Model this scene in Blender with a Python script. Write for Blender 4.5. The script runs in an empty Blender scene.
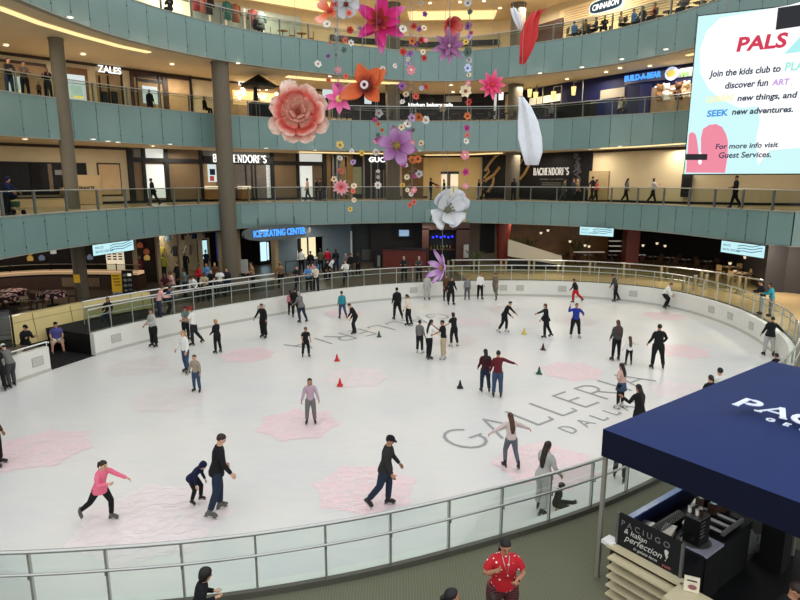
import bpy, bmesh, math, random
from mathutils import Vector, Matrix
random.seed(7)
SC = bpy.context.scene
COL = SC.collection
R = math.radians
# ------------------------------------------------------------------ camera
EYE = 7.5
PITCH = math.atan(119 / 600.0)
cam_d = bpy.data.cameras.new('camera'); cam_d.lens = 27.0; cam_d.sensor_width = 36.0; cam_d.clip_end = 400
cam = bpy.data.objects.new('camera', cam_d); COL.objects.link(cam)
cam.location = (0, 0, EYE); cam.rotation_euler = (math.pi / 2 - PITCH, 0, 0)
SC.camera = cam
# ------------------------------------------------------------------ world: overcast daylight over the glass roof
w = bpy.data.worlds.new('sky'); SC.world = w; w.use_nodes = True
bg = w.node_tree.nodes['Background']; bg.inputs[0].default_value = (0.93, 0.97, 1.0, 1); bg.inputs[1].default_value = 1.45
SC.view_settings.view_transform = 'Standard'; SC.view_settings.look = 'None'
SC.view_settings.gamma = 1; SC.view_settings.use_curve_mapping = False
SC.view_settings.exposure = 0.0
# ------------------------------------------------------------------ soffit lighting (large lamps)
def area(name, loc, size, power, col=(1, .86, .66), rot=(0, 0, 0)):
    l = bpy.data.lights.new(name, 'AREA'); l.shape = 'DISK'; l.size = size; l.energy = power; l.color = col
    o = bpy.data.objects.new(name, l); COL.objects.link(o); o.location = loc; o.rotation_euler = rot
    return o
WARM = (1, .91, .77)
for lv, z, pw in ((2, 9.5, 105), (3, 14.6, 175), (4, 20.3, 270)):
    for x, y in ((-19.5, 30), (-18.5, 36.5), (-15, 43), (-9.5, 47.5), (-3, 50), (4, 50.5), (9.8, 48.3), (13.7, 44.3), (17.9, 40.0), (22.0, 34)):
        area('soffit_lamp', (x, y, z), 1.6, pw, WARM)
for x, y, pw in ((-22, 33, 120), (-17, 42, 120), (-6, 44, 60), (-9.5, 41, 40), (2, 45, 50), (9, 46.5, 45), (16, 43, 45), (21.5, 34, 260), (21, 27, 320), (17.5, 38.6, 160), (11, 41.5, 90)):
    area('soffit_lamp', (x, y, 4.25), 1.0, pw, WARM)

# ------------------------------------------------------------------ helpers
def srgb(r, g, b):
    f = lambda c: (c / 12.92 if c <= .04045 else ((c + .055) / 1.055) ** 2.4)
    return (f(r / 255), f(g / 255), f(b / 255))
_M = {}
def mat(name, rgb, rough=.6, metal=0.0, spec=.4, var=.12, scale=6.0, emit=0.0, alpha=1.0, trans=0.0, lin=False, coat=0.0):
    if name in _M: return _M[name]
    c = rgb if lin else srgb(*rgb); ec = c
    if emit >= .8: c = tuple(q * .12 for q in c)      # a lit face is mostly dark when switched off
    m = bpy.data.materials.new(name); m.use_nodes = True
    nt = m.node_tree; b = nt.nodes['Principled BSDF']
    b.inputs['Roughness'].default_value = rough; b.inputs['Metallic'].default_value = metal
    b.inputs['Specular IOR Level'].default_value = spec
    if coat: b.inputs['Coat Weight'].default_value = coat
    tc = nt.nodes.new('ShaderNodeTexCoord'); nz = nt.nodes.new('ShaderNodeTexNoise'); nz.inputs['Scale'].default_value = scale
    nz.inputs['Detail'].default_value = 3
    mp = nt.nodes.new('ShaderNodeMapRange'); mp.inputs['To Min'].default_value = 1 - var; mp.inputs['To Max'].default_value = 1 + var
    mx = nt.nodes.new('ShaderNodeVectorMath'); mx.operation = 'SCALE'; mx.inputs[0].default_value = c
    nt.links.new(tc.outputs['Object'], nz.inputs['Vector']); nt.links.new(nz.outputs['Fac'], mp.inputs['Value'])
    nt.links.new(mp.outputs['Result'], mx.inputs['Scale']); nt.links.new(mx.outputs['Vector'], b.inputs['Base Color'])
    if emit:
        b.inputs['Emission Color'].default_value = (*ec, 1); b.inputs['Emission Strength'].default_value = emit
    if alpha < 1: b.inputs['Alpha'].default_value = alpha
    if trans: b.inputs['Transmission Weight'].default_value = trans
    _M[name] = m
    return m
def glass(name, rgb, fac, rough=.03, gl=.45):
    """thin clear glazing: mostly see-through, tinted, with a gloss"""
    if name in _M: return _M[name]
    m = bpy.data.materials.new(name); m.use_nodes = True; nt = m.node_tree
    for n in list(nt.nodes): nt.nodes.remove(n)
    o = nt.nodes.new('ShaderNodeOutputMaterial'); t = nt.nodes.new('ShaderNodeBsdfTransparent'); g = nt.nodes.new('ShaderNodeBsdfGlossy')
    t.inputs[0].default_value = (*srgb(*rgb), 1); g.inputs['Roughness'].default_value = rough
    fr = nt.nodes.new('ShaderNodeFresnel'); fr.inputs[0].default_value = 1.45
    ad = nt.nodes.new('ShaderNodeMath'); ad.operation = 'MULTIPLY_ADD'; ad.inputs[1].default_value = gl; ad.inputs[2].default_value = fac
    mx = nt.nodes.new('ShaderNodeMixShader')
    nt.links.new(fr.outputs[0], ad.inputs[0]); nt.links.new(ad.outputs[0], mx.inputs[0])
    nt.links.new(t.outputs[0], mx.inputs[1]); nt.links.new(g.outputs[0], mx.inputs[2]); nt.links.new(mx.outputs[0], o.inputs[0])
    _M[name] = m
    return m

class MB:
    """collects shapes; build() links them as one mesh object"""
    def __init__(s): s.v = []; s.f = []; s.mi = []
    def add(s, vs, fs, mi=0):
        b = len(s.v); s.v += [tuple(v) for v in vs]; s.f += [tuple(b + i for i in f) for f in fs]; s.mi += [mi] * len(fs); return s
    def box(s, c, d, rz=0, mi=0, rx=0, ry=0):
        x, y, z = d[0] / 2, d[1] / 2, d[2] / 2
        m = Matrix.Translation(c) @ Matrix.Rotation(rz, 4, 'Z') @ Matrix.Rotation(rx, 4, 'X') @ Matrix.Rotation(ry, 4, 'Y')
        vs = [m @ Vector(p) for p in ((-x, -y, -z), (x, -y, -z), (x, y, -z), (-x, y, -z), (-x, -y, z), (x, -y, z), (x, y, z), (-x, y, z))]
        return s.add(vs, [(0, 3, 2, 1), (4, 5, 6, 7), (0, 1, 5, 4), (1, 2, 6, 5), (2, 3, 7, 6), (3, 0, 4, 7)], mi)
    def loft(s, rings, mi=0, cap=True, n=10, pw=1.0):
        """rings: (centre, ux, uy, rx, ry)"""
        vs = []
        for c, ux, uy, rx, ry in rings:
            c = Vector(c)
            for k in range(n):
                a = 2 * math.pi * k / n; ca, sa = math.cos(a), math.sin(a)
                if pw != 1: ca = math.copysign(abs(ca) ** pw, ca); sa = math.copysign(abs(sa) ** pw, sa)
                vs.append(c + Vector(ux) * (rx * ca) + Vector(uy) * (ry * sa))
        fs = []
        for j in range(len(rings) - 1):
            for k in range(n):
                k2 = (k + 1) % n; fs.append((j * n + k, j * n + k2, (j + 1) * n + k2, (j + 1) * n + k))
        if cap:
            fs.append(tuple(range(n))[::-1]); fs.append(tuple((len(rings) - 1) * n + k for k in range(n)))
        return s.add(vs, fs, mi)
    def tube(s, pts, r, n=8, mi=0, closed=False):
        pts = [Vector(p) for p in pts]; rings = []
        rr = r if isinstance(r, (list, tuple)) else [r] * len(pts)
        for i, p in enumerate(pts):
            a = pts[i - 1] if i > 0 else (pts[-1] if closed else p); b = pts[i + 1] if i < len(pts) - 1 else (pts[0] if closed else p)
            t = (b - a).normalized() if (b - a).length > 1e-9 else Vector((0, 0, 1))
            pu = ux - t * ux.dot(t) if i else Vector((0, 0, 0))      # carry the frame along so that the section never twists
            ux = pu.normalized() if pu.length > .05 else t.cross(Vector((0, 0, 1)) if abs(t.z) < .9 else Vector((0, 1, 0))).normalized()
            uy = ux.cross(t).normalized()
            rings.append((p, ux, -uy, rr[i], rr[i]))
        if closed: rings.append(rings[0])
        return s.loft(rings, mi, not closed, n)
    def cyl(s, c, r, h, n=16, mi=0, r2=None):
        r2 = r if r2 is None else r2; c = Vector(c)
        return s.loft([(c, (1, 0, 0), (0, 1, 0), r, r), (c + Vector((0, 0, h)), (1, 0, 0), (0, 1, 0), r2, r2)], mi, True, n)
    def ball(s, c, r, n=10, mi=0):
        rx, ry, rz = r if isinstance(r, (list, tuple)) else (r, r, r); c = Vector(c); rings = []
        k = max(4, n // 2)
        for i in range(k + 1):
            a = -math.pi / 2 + math.pi * i / k; q = max(math.cos(a), .02)
            rings.append((c + Vector((0, 0, rz * math.sin(a))), (1, 0, 0), (0, 1, 0), rx * q, ry * q))
        return s.loft(rings, mi, True, n)
    def quad(s, a, b, c, d, mi=0): return s.add([a, b, c, d], [(0, 1, 2, 3)], mi)
    def slab(s, poly, z0, z1, mi=0):
        n = len(poly); vs = [(p[0], p[1], z0) for p in poly] + [(p[0], p[1], z1) for p in poly]
        fs = [tuple(range(n))[::-1], tuple(range(n, 2 * n))] + [(i, (i + 1) % n, n + (i + 1) % n, n + i) for i in range(n)]
        return s.add(vs, fs, mi)
    def strip(s, A, B, mi=0):
        """quads between two polylines of 3D points"""
        n = len(A); return s.add(list(A) + list(B), [(i, i + 1, n + i + 1, n + i) for i in range(n - 1)], mi)
    def build(s, name, m, parent=None, smooth=False, loc=None):
        me = bpy.data.meshes.new(name); vs = s.v
        if loc is not None: L = Vector(loc); vs = [tuple(Vector(v) - L) for v in s.v]
        me.from_pydata(vs, [], s.f)
        for k in (m if isinstance(m, (list, tuple)) else [m]): me.materials.append(k)
        for p, i in zip(me.polygons, s.mi): p.material_index = i; p.use_smooth = smooth
        me.update()
        o = bpy.data.objects.new(name, me); COL.objects.link(o)
        if parent is not None: o.parent = parent
        if loc is not None: o.location = loc
        return o
def tag(o, label=None, cat=None, group=None, kind=None):
    if label: o['label'] = label
    if cat: o['category'] = cat
    if group: o['group'] = group
    if kind: o['kind'] = kind
    return o
def thing(name, label, cat, loc=(0, 0, 0), rz=0, group=None):
    o = bpy.data.objects.new(name, None); o.empty_display_size = .2; COL.objects.link(o); o.location = loc; o.rotation_euler = (0, 0, rz)
    return tag(o, label, cat, group)
def S(o): o['kind'] = 'structure'; return o

# ---- sight lines of the camera used for surveying positions from the photograph
def ray(px, py):
    u = (px - 400) / 600.0; v = (300 - py) / 600.0
    return Vector((u, math.cos(PITCH) + v * math.sin(PITCH), -math.sin(PITCH) + v * math.cos(PITCH)))
def P(px, py, z=0.0):
    d = ray(px, py); t = (z - EYE) / d.z; return Vector((d.x * t, d.y * t, z))
def at(px, py, Y):
    d = ray(px, py); t = Y / d.y; return Vector((d.x * t, Y, EYE + d.z * t))
def onplane(px, py, p0, nrm):
    d = ray(px, py); t = (Vector(p0) - Vector((0, 0, EYE))).dot(nrm) / d.dot(nrm); return Vector((0, 0, EYE)) + d * t
def wallhit(px, py, wall):
    """first hit of a sight line with vertical wall segments -> point, tangent"""
    d = ray(px, py); best = None
    for (ax, ay), (bx, by) in zip(wall[:-1], wall[1:]):
        ex, ey = bx - ax, by - ay; den = d.x * ey - d.y * ex
        if abs(den) < 1e-9: continue
        t = (ax * ey - ay * ex) / den; q = (ax * d.y - ay * d.x) / den
        if t > 0 and -1e-6 <= q <= 1 + 1e-6 and (best is None or t < best[0]): best = (t, Vector((ex, ey, 0)).normalized())
    if best is None: raise ValueError('no wall at %s %s' % (px, py))
    t, tan = best
    return Vector((d.x * t, d.y * t, EYE + d.z * t)), tan

def catmull(pts, closed=False, step=.5):
    pts = [Vector((p[0], p[1])) for p in pts]; n = len(pts); out = []
    rng = range(n) if closed else range(n - 1)
    for i in rng:
        if closed: a, b, c, d = pts[i - 1], pts[i], pts[(i + 1) % n], pts[(i + 2) % n]
        else: a, b, c, d = pts[max(i - 1, 0)], pts[i], pts[i + 1], pts[min(i + 2, n - 1)]
        for k in range(12):
            t = k / 12
            out.append(.5 * ((2 * b) + (c - a) * t + (2 * a - 5 * b + 4 * c - d) * t * t + (3 * b - a - 3 * c + d) * t ** 3))
    if not closed: out.append(pts[-1])
    return resample(out, step, closed)
def resample(pts, step, closed=False):
    q = pts + [pts[0]] if closed else pts
    L = [0]
    for a, b in zip(q[:-1], q[1:]): L.append(L[-1] + (b - a).length)
    n = max(2, round(L[-1] / step)); out = []; j = 0
    for i in range(n + (0 if closed else 1)):
        s = L[-1] * i / n
        while j < len(L) - 2 and L[j + 1] < s: j += 1
        f = (s - L[j]) / max(L[j + 1] - L[j], 1e-9); out.append(q[j] + (q[j + 1] - q[j]) * f)
    return out
def offset(pts, d, closed=False):
    """shift a plan curve sideways (positive = to the left of travel)"""
    n = len(pts); out = []
    for i in range(n):
        a = pts[i - 1] if (i > 0 or closed) else pts[i]; b = pts[(i + 1) % n] if (i < n - 1 or closed) else pts[i]
        t = (b - a).normalized(); out.append(pts[i] + Vector((-t.y, t.x)) * d)
    return out
def v3(p, z): return Vector((p[0], p[1], z))

# ---- lettering
def text(s, size, mt, parent, M, name='lettering', ext=.01, shear=0, align='LEFT', spacing=1.0, weight=0.0):
    c = bpy.data.curves.new(name, 'FONT'); c.body = s; c.size = size; c.extrude = ext; c.shear = shear; c.align_x = align
    c.space_character = spacing; c.offset = weight; c.resolution_u = 3
    t = bpy.data.objects.new(name, c); COL.objects.link(t)
    dg = bpy.context.evaluated_depsgraph_get(); me = bpy.data.meshes.new_from_object(t.evaluated_get(dg))
    bpy.data.objects.remove(t); bpy.data.curves.remove(c)
    me.materials.clear(); me.materials.append(mt)
    o = bpy.data.objects.new(name, me); COL.objects.link(o)
    if parent is not None:
        o.parent = parent; bpy.context.view_layer.update(); o.matrix_local = parent.matrix_world.inverted() @ M
    else: o.matrix_world = M
    return o
def frame(o, ux, uy):
    """matrix with origin o, x axis ux, y axis uy"""
    ux = Vector(ux).normalized(); uz = ux.cross(Vector(uy)).normalized(); uy = uz.cross(ux)
    m = Matrix((ux, uy, uz)).transposed().to_4x4(); m.translation = o; return m
# roman capitals as strokes: (x, y, thick?) polylines on a 0..1 high letter
def arc(cx, cy, rx, ry, a0, a1, n=12): return [(cx + rx * math.cos(R(a0 + (a1 - a0) * i / n)), cy + ry * math.sin(R(a0 + (a1 - a0) * i / n))) for i in range(n + 1)]
GLYPH = {
 'G': (.86, [(1, arc(.45, .5, .41, .5, 45, 330)), (1, [(.8, .25), (.8, .45)]), (0, [(.55, .45), (.9, .45)])]),
 'A': (.9, [(0, [(.02, 0), (.45, 1)]), (1, [(.45, 1), (.88, 0)]), (0, [(.2, .35), (.73, .35)])]),
 'L': (.68, [(1, [(.1, 0), (.1, 1)]), (0, [(.1, .0), (.62, .0)]), (0, [(.62, 0), (.66, .15)])]),
 'E': (.7, [(1, [(.1, 0), (.1, 1)]), (0, [(.1, 0), (.62, 0)]), (0, [(.1, .52), (.52, .52)]), (0, [(.1, 1), (.6, 1)])]),
 'R': (.8, [(1, [(.1, 0), (.1, 1)]), (0, [(.1, 1), (.35, 1)]), (1, arc(.35, .75, .3, .25, 90, -90)), (0, [(.35, .5), (.1, .5)]), (1, [(.38, .5), (.78, 0)])]),
 'I': (.3, [(1, [(.15, 0), (.15, 1)])]),
 'D': (.9, [(1, [(.1, 0), (.1, 1)]), (0, [(.1, 1), (.35, 1)]), (1, arc(.35, .5, .45, .5, 90, -90)), (0, [(.35, 0), (.1, 0)])]),
 'S': (.62, [(1, arc(.32, .74, .24, .25, 35, 265) + arc(.32, .25, .26, .25, 85, -150))]),
 'P': (.74, [(1, [(.1, 0), (.1, 1)]), (0, [(.1, 1), (.35, 1)]), (1, arc(.35, .74, .3, .26, 90, -90)), (0, [(.35, .48), (.1, .48)])]),
 'C': (.9, [(1, arc(.5, .5, .46, .5, 45, 315))]),
 'U': (.9, [(1, [(.1, 1), (.1, .35)] + arc(.43, .33, .33, .33, 180, 360) + [(.76, 1)])]),
 'O': (1.0, [(1, arc(.5, .5, .46, .5, 0, 360, 20))]),
 'T': (.76, [(1, [(.38, 0), (.38, 1)]), (0, [(.0, 1), (.76, 1)])]),
 'B': (.74, [(1, [(.1, 0), (.1, 1)]), (0, [(.1, 1), (.35, 1)]), (1, arc(.35, .76, .25, .24, 90, -90)), (1, arc(.35, .26, .3, .26, 90, -90)), (0, [(.35, 0), (.1, 0)])]),
 'H': (.9, [(1, [(.1, 0), (.1, 1)]), (1, [(.78, 0), (.78, 1)]), (0, [(.1, .52), (.78, .52)])]),
 'N': (.92, [(0, [(.1, 0), (.1, 1)]), (1, [(.1, 1), (.8, 0)]), (0, [(.8, 0), (.8, 1)])]),
 'F': (.66, [(1, [(.1, 0), (.1, 1)]), (0, [(.1, .52), (.5, .52)]), (0, [(.1, 1), (.6, 1)])]),
 "'": (.22, [(1, [(.1, .78), (.12, 1)])]), ' ': (.4, []),
}
SERIF = {'L': [(.1, 0), (.1, 1)], 'R': [(.1, 0), (.1, 1), (.78, 0)], 'I': [(.15, 0), (.15, 1)], 'D': [], 'P': [(.1, 0)], 'A': [(.02, 0), (.88, 0)], 'H': [(.1, 0), (.1, 1), (.78, 0), (.78, 1)],
         'N': [(.1, 0), (.1, 1), (.8, 1)], 'F': [(.1, 0)], 'T': [(.38, 0)], 'U': [(.1, 1), (.76, 1)], 'B': [], 'E': []}
def roman(s, h, M, mt, parent, thick=.13, thin=.06, gap=.16, serif=True, ext=.004, name='lettering', sx=1.0):
    mb = MB(); x = 0; cnt = [0]
    def bar(a, b, wd):
        a = Vector((a[0], a[1])); b = Vector((b[0], b[1])); t = (b - a)
        if t.length < 1e-6: return
        t.normalize(); nn = Vector((-t.y, t.x)) * wd / 2; a = a - t * wd * .25; b = b + t * wd * .25
        cnt[0] += 1; e_ = ext + cnt[0] * .00012
        q = [a + nn, a - nn, b - nn, b + nn]; vs = [(*(p * h), 0) for p in q] + [(*(p * h), e_) for p in q]
        mb.add([M @ Vector(v) for v in vs], [(0, 1, 2, 3)[::-1], (4, 7, 6, 5)[::-1], (0, 1, 5, 4), (1, 2, 6, 5), (2, 3, 7, 6), (3, 0, 4, 7)])
    for ch in s:
        wd, st = GLYPH[ch]
        for tk, pl in st:
            for a, b in zip(pl[:-1], pl[1:]): bar((x + a[0] * sx, a[1]), (x + b[0] * sx, b[1]), thick if tk else thin)
        if serif:
            for a in SERIF.get(ch, []): bar((x + a[0] * sx - .1, a[1]), (x + a[0] * sx + .1, a[1]), thin)
        x += wd * sx + gap
    if parent is not None:
        bpy.context.view_layer.update(); inv = parent.matrix_world.inverted(); mb.v = [tuple(inv @ Vector(v)) for v in mb.v]
    return mb.build(name, mt, parent)
def roman_len(s, gap, sx=1.0): return sum(GLYPH[c][0] * sx + gap for c in s) - gap

# ------------------------------------------------------------------ materials
STEEL = mat('brushed_steel', (188, 188, 184), .32, .85, .5, .06, 20)
DSTEEL = mat('grey_painted_steel', (118, 120, 116), .4, .5, .5, .06, 20)
FASCIA = mat('teal_glass_panel', (116, 143, 139), .16, 0, .5, .07, .7)
SEAM = mat('dark_joint', (40, 52, 54), .7)
BEIGE = mat('beige_plaster', (205, 186, 150), .8, 0, .2, .05, 1.5)
SOFF = mat('cream_soffit', (214, 196, 164), .8, 0, .2, .04, 1.0)
SLABTOP = mat('tan_stone_floor', (170, 150, 118), .25, 0, .5, .12, 2.5)
BLACK = mat('matte_black', (14, 14, 15), .6, 0, .3, .2)
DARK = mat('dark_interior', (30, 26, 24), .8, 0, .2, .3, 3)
COLM = mat('column_concrete', (108, 99, 84), .7, 0, .3, .08, 4)
WHITE = mat('white_paint', (232, 232, 228), .5, 0, .4, .03)
BOARDM = mat('dasher_white', (224, 222, 214), .4, 0, .4, .04, 2)
BROWN = mat('dark_brown_wood', (62, 38, 26), .45, 0, .4, .25, 5)
REDWOOD = mat('red_brown_veneer', (96, 34, 24), .4, 0, .4, .2, 4)
NAVY = mat('navy_canvas', (24, 44, 96), .75, 0, .3, .07, 3)
GREYBLUE = mat('blue_grey_paint', (98, 112, 120), .7, 0, .3, .05, 2)
LAMPW = mat('lamp_white', (255, 240, 205), .5, 0, .2, 0, 1, emit=6)
LAMPC = mat('cove_lamp_cream', (255, 226, 160), .5, 0, .2, 0, 1, emit=1.25)
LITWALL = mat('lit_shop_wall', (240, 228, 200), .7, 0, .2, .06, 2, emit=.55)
LITWHITE = mat('lit_shop_white', (225, 232, 230), .6, 0, .2, .05, 2, emit=.5)
CYAN = mat('digital_sign_face', (196, 240, 245), .4, 0, .2, .03, 2, emit=.95)
DOTBLUE = mat('digital_sign_ink', (70, 120, 150), .5, emit=.25)
RAILGLASS = glass('rail_glass', (225, 238, 232), .03)
FENCEGLASS = glass('fence_glass', (232, 242, 239), .0, gl=.22)
DIMGLASS = glass('upper_rail_glass', (200, 208, 200), .01, gl=.12)
# ================================================================== STRUCTURE
RINK = catmull([(-14.7, 20.5), (-14.0, 23.3), (-12.6, 26.6), (-10.3, 29.9), (-7.8, 32.6), (-5.0, 35.2), (-1.6, 37.4), (2, 38.6), (6.6, 39.2), (10.5, 38.9), (13.6, 37.8),
    (15.8, 36.0), (17.0, 33.4), (17.3, 29.5), (16.2, 24.6), (13.65, 20.3), (10.4, 16.8), (7.0, 13.65), (3.95, 11.45), (1.1, 10.02), (-1.4, 9.08), (-4.2, 8.5), (-7.5, 8.4), (-10.7, 9.5),
    (-13.2, 12.2), (-14.6, 16)], True, .55)
NR = len(RINK)            # clockwise seen from above: +offset is to the left of travel = outwards
def rk(d): return offset(RINK, d, True)
ZC = .95                  # concourse height above the ice
# ---- the ice
icem = bpy.data.materials.new('skating_ice'); icem.use_nodes = True
nt = icem.node_tree; b = nt.nodes['Principled BSDF']; b.inputs['Roughness'].default_value = .33; b.inputs['Specular IOR Level'].default_value = .35
tc = nt.nodes.new('ShaderNodeTexCoord'); n1 = nt.nodes.new('ShaderNodeTexNoise'); n1.inputs['Scale'].default_value = .22; n1.inputs['Detail'].default_value = 5
n2 = nt.nodes.new('ShaderNodeTexNoise'); n2.inputs['Scale'].default_value = 1.3; n2.inputs['Detail'].default_value = 8; n2.inputs['Distortion'].default_value = 2.0
mp = nt.nodes.new('ShaderNodeMapping'); mp.inputs['Scale'].default_value = (.5, 2.2, 1); mp.inputs['Rotation'].default_value = (0, 0, .9)
ad = nt.nodes.new('ShaderNodeMath'); ad.operation = 'MULTIPLY_ADD'; ad.inputs[1].default_value = .35
cr = nt.nodes.new('ShaderNodeValToRGB'); cr.color_ramp.elements[0].position = .42; cr.color_ramp.elements[1].position = .82
cr.color_ramp.elements[0].color = (*srgb(209, 210, 211), 1); cr.color_ramp.elements[1].color = (*srgb(223, 219, 213), 1)
nt.links.new(tc.outputs['Object'], n1.inputs['Vector']); nt.links.new(tc.outputs['Object'], mp.inputs['Vector']); nt.links.new(mp.outputs[0], n2.inputs['Vector'])
nt.links.new(n2.outputs['Fac'], ad.inputs[0]); nt.links.new(n1.outputs['Fac'], ad.inputs[2]); nt.links.new(ad.outputs[0], cr.inputs[0]); nt.links.new(cr.outputs[0], b.inputs['Base Color'])
ICE = S(MB().slab([tuple(p) for p in rk(.04)][::-1], -.06, 0).build('floor_ice', icem))
# ---- markings frozen in the ice
PINK = mat('pink_ice_paint', (237, 208, 211), .35, 0, .35, .05, 3); PINKL = mat('pale_pink_ice_paint', (234, 222, 221), .35, 0, .35, .04, 3)
FAINT = mat('faint_pink_ice_paint', (225, 217, 214), .35, 0, .35, .04, 3)
LETTER = mat('grey_ice_paint', (150, 152, 152), .4, 0, .35, .12, 4)
def blossom(mb, c, r, a0, mi, z):
    vs = [(c.x, c.y, z)]; n = 30
    for k in range(n):
        a = 2 * math.pi * k / n; q = r * (.70 + .30 * abs(math.cos(2.5 * a)) ** .7); vs.append((c.x + q * math.cos(a + a0), c.y + q * math.sin(a + a0), z))
    mb.add(vs, [(0, 1 + k, 1 + (k + 1) % n) for k in range(n)], mi)
def ringline(mb, c, r, w_, mi, z, n=18):
    A = [Vector((c.x + r * math.cos(2 * math.pi * k / n), c.y + r * math.sin(2 * math.pi * k / n), z)) for k in range(n + 1)]
    B = [Vector((c.x + (r - w_) * math.cos(2 * math.pi * k / n), c.y + (r - w_) * math.sin(2 * math.pi * k / n), z)) for k in range(n + 1)]
    mb.strip(A, B, mi)
for i, (px, py, rad, pm) in enumerate(((298, 424, 1.75, 0), (40, 449, 1.9, 0), (152, 520, 2.3, 1), (365, 488, 1.75, 0), (545, 464, 1.9, 0), (248, 355, 1.6, 0), (170, 399, 1.8, 2), (140, 366, 1.8, 2),
        (357, 377, 1.7, 1), (572, 371, 1.7, 0), (683, 351, 1.6, 0), (664, 316, 1.6, 0), (343, 313, 1.5, 0), (474, 322, 1.5, 1), (505, 309, 1.6, 2), (575, 321, 1.7, 2), (685, 392, 1.6, 1), (452, 340, 1.7, 2))):
    c = P(px, py); mb = MB(); k = 0; rad *= .78
    for q, rr in ((0, 0), (1, .62)):
        for j in range(1 if q == 0 else 7):
            a = j * 2 * math.pi / 7 + i; cc = Vector((c.x + rad * rr * math.cos(a), c.y + rad * rr * math.sin(a), 0)); k += 1
            blossom(mb, cc, rad * .36, a, 0, .003 + .0004 * k)
            ringline(mb, cc, rad * .25, rad * .022, 1, .0070 + .00015 * k)
            for h_ in range(5):
                a2 = a + h_ * 1.2566; ringline(mb, cc + Vector((math.cos(a2), math.sin(a2), 0)) * rad * .2, rad * .11, rad * .02, 1, .0085 + .0001 * (k * 5 + h_), 10)
    mb.build('flower_marking', [(PINK, PINKL)[min(pm, 1)] if pm < 2 else FAINT, PINKL if pm < 2 else FAINT], ICE)
def icetext(s, p0, p1, h, flip, thick=.09, thin=.05, gapk=.3, sx=1.0):
    ux = (p1 - p0).normalized(); L = (p1 - p0).length; g = .2
    need = L / h; base = sum(GLYPH[c][0] for c in s); sx_ = sx; g = (need - base * sx_) / (len(s) - 1)
    roman(s, h, frame(v3(p0, .011), ux, Vector((-ux.y, ux.x, 0))), LETTER, ICE, thick, thin, g, False, .001, 'ice_lettering', sx_)
icetext('GALLERIA', P(466, 452), P(656, 381), 1.36, 0, .075, .062, sx=1.0)
icetext('DALLAS', P(571, 434), P(646, 403), .5, 0, .13, .12)
icetext('GALLERIA', P(436, 313), P(284, 345), 1.36, 1, .07, .06)
# thin painted ice edge line
# ---- dasher boards (gate gap on the left where the dark mat comes up to the ice)
G0, G1 = P(54, 370), P(97, 357)
def near_i(p): return min(range(NR), key=lambda i: (RINK[i] - Vector((p[0], p[1]))).length)
g0, g1 = near_i(G0), near_i(G1)
rin = list(range(g1, NR)) + list(range(0, g0 + 1))
O0, O1, O2 = RINK, rk(.25), rk(.5)
mb = MB()
for A, B, za, zb in ((O0, O0, 0, ZC + .06), (O0, O1, ZC + .06, ZC + .06), (O1, O1, ZC + .06, -.05)):
    mb.strip([v3(A[i], za) for i in rin], [v3(B[i], zb) for i in rin])
for i in (g0, g1):
    mb.quad(v3(O0[i], 0), v3(O1[i], 0), v3(O1[i], ZC + .06), v3(O0[i], ZC + .06))
dash = S(mb.build('wall_dasher', BOARDM, smooth=False))
kick = MB(); ii = offset(RINK, -.02, True)
kick.strip([v3(ii[i], .0) for i in rin], [v3(ii[i], .13) for i in rin]); kick.strip([v3(ii[i], .13) for i in rin], [v3(O0[i], .13) for i in rin])
S(kick.build('trim_1', mat('kickplate_grey', (188, 186, 176), .5)))
# vents in the boards
ventm = mat('vent_grey', (170, 168, 158), .6)
for i, (px, py) in enumerate(((139, 340), (46, 363), (213, 326), (275, 313), (420, 292), (505, 287), (522, 287), (558, 287), (635, 294), (720, 310), (733, 315), (756, 327))):
    p = P(px, py, .55); k = near_i(p); t = (RINK[(k + 1) % NR] - RINK[k - 1]).normalized(); c = offset(RINK, -.012, True)[k]
    f = MB(); a = math.atan2(t.y, t.x); f.box(v3(c, .55), (.5, .02, .36), a)
    for s_ in range(5): f.box(v3(c - Vector((-t.y, t.x)) * .012, .43 + s_ * .06), (.44, .012, .02), a, 1)
    o = f.build('board_vent', [ventm, BOARDM]); o.parent = dash
# ---- concourse floor
stripe = bpy.data.materials.new('striped_carpet'); stripe.use_nodes = True; nt = stripe.node_tree; b = nt.nodes['Principled BSDF']; b.inputs['Roughness'].default_value = .9; b.inputs['Specular IOR Level'].default_value = .2
tc = nt.nodes.new('ShaderNodeTexCoord'); wv = nt.nodes.new('ShaderNodeTexWave'); wv.inputs['Scale'].default_value = 6.5; wv.inputs['Distortion'].default_value = .3; wv.bands_direction = 'X'
nz = nt.nodes.new('ShaderNodeTexNoise'); nz.inputs['Scale'].default_value = .5
cr = nt.nodes.new('ShaderNodeValToRGB'); cr.color_ramp.elements[0].color = (*srgb(92, 94, 76), 1); cr.color_ramp.elements[1].color = (*srgb(116, 115, 95), 1)
mx = nt.nodes.new('ShaderNodeMath'); mx.operation = 'MULTIPLY_ADD'; mx.inputs[1].default_value = .55
nt.links.new(tc.outputs['Object'], wv.inputs['Vector']); nt.links.new(tc.outputs['Object'], nz.inputs['Vector']); nt.links.new(wv.outputs['Fac'], mx.inputs[0]); 
sb = nt.nodes.new('ShaderNodeMath'); sb.operation = 'MULTIPLY'; sb.inputs[1].default_value = .5; nt.links.new(nz.outputs['Fac'], sb.inputs[0]); nt.links.new(sb.outputs[0], mx.inputs[2]); nt.links.new(mx.outputs[0], cr.inputs[0]); nt.links.new(cr.outputs[0], b.inputs['Base Color'])
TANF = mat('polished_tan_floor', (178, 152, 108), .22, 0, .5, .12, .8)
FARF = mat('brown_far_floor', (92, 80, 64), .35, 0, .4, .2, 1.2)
CREAM = mat('cream_stone_cladding', (222, 200, 138), .3, 0, .5, .12, 1.2)  # cream raised, with the light on the curved wall put into it
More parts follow.
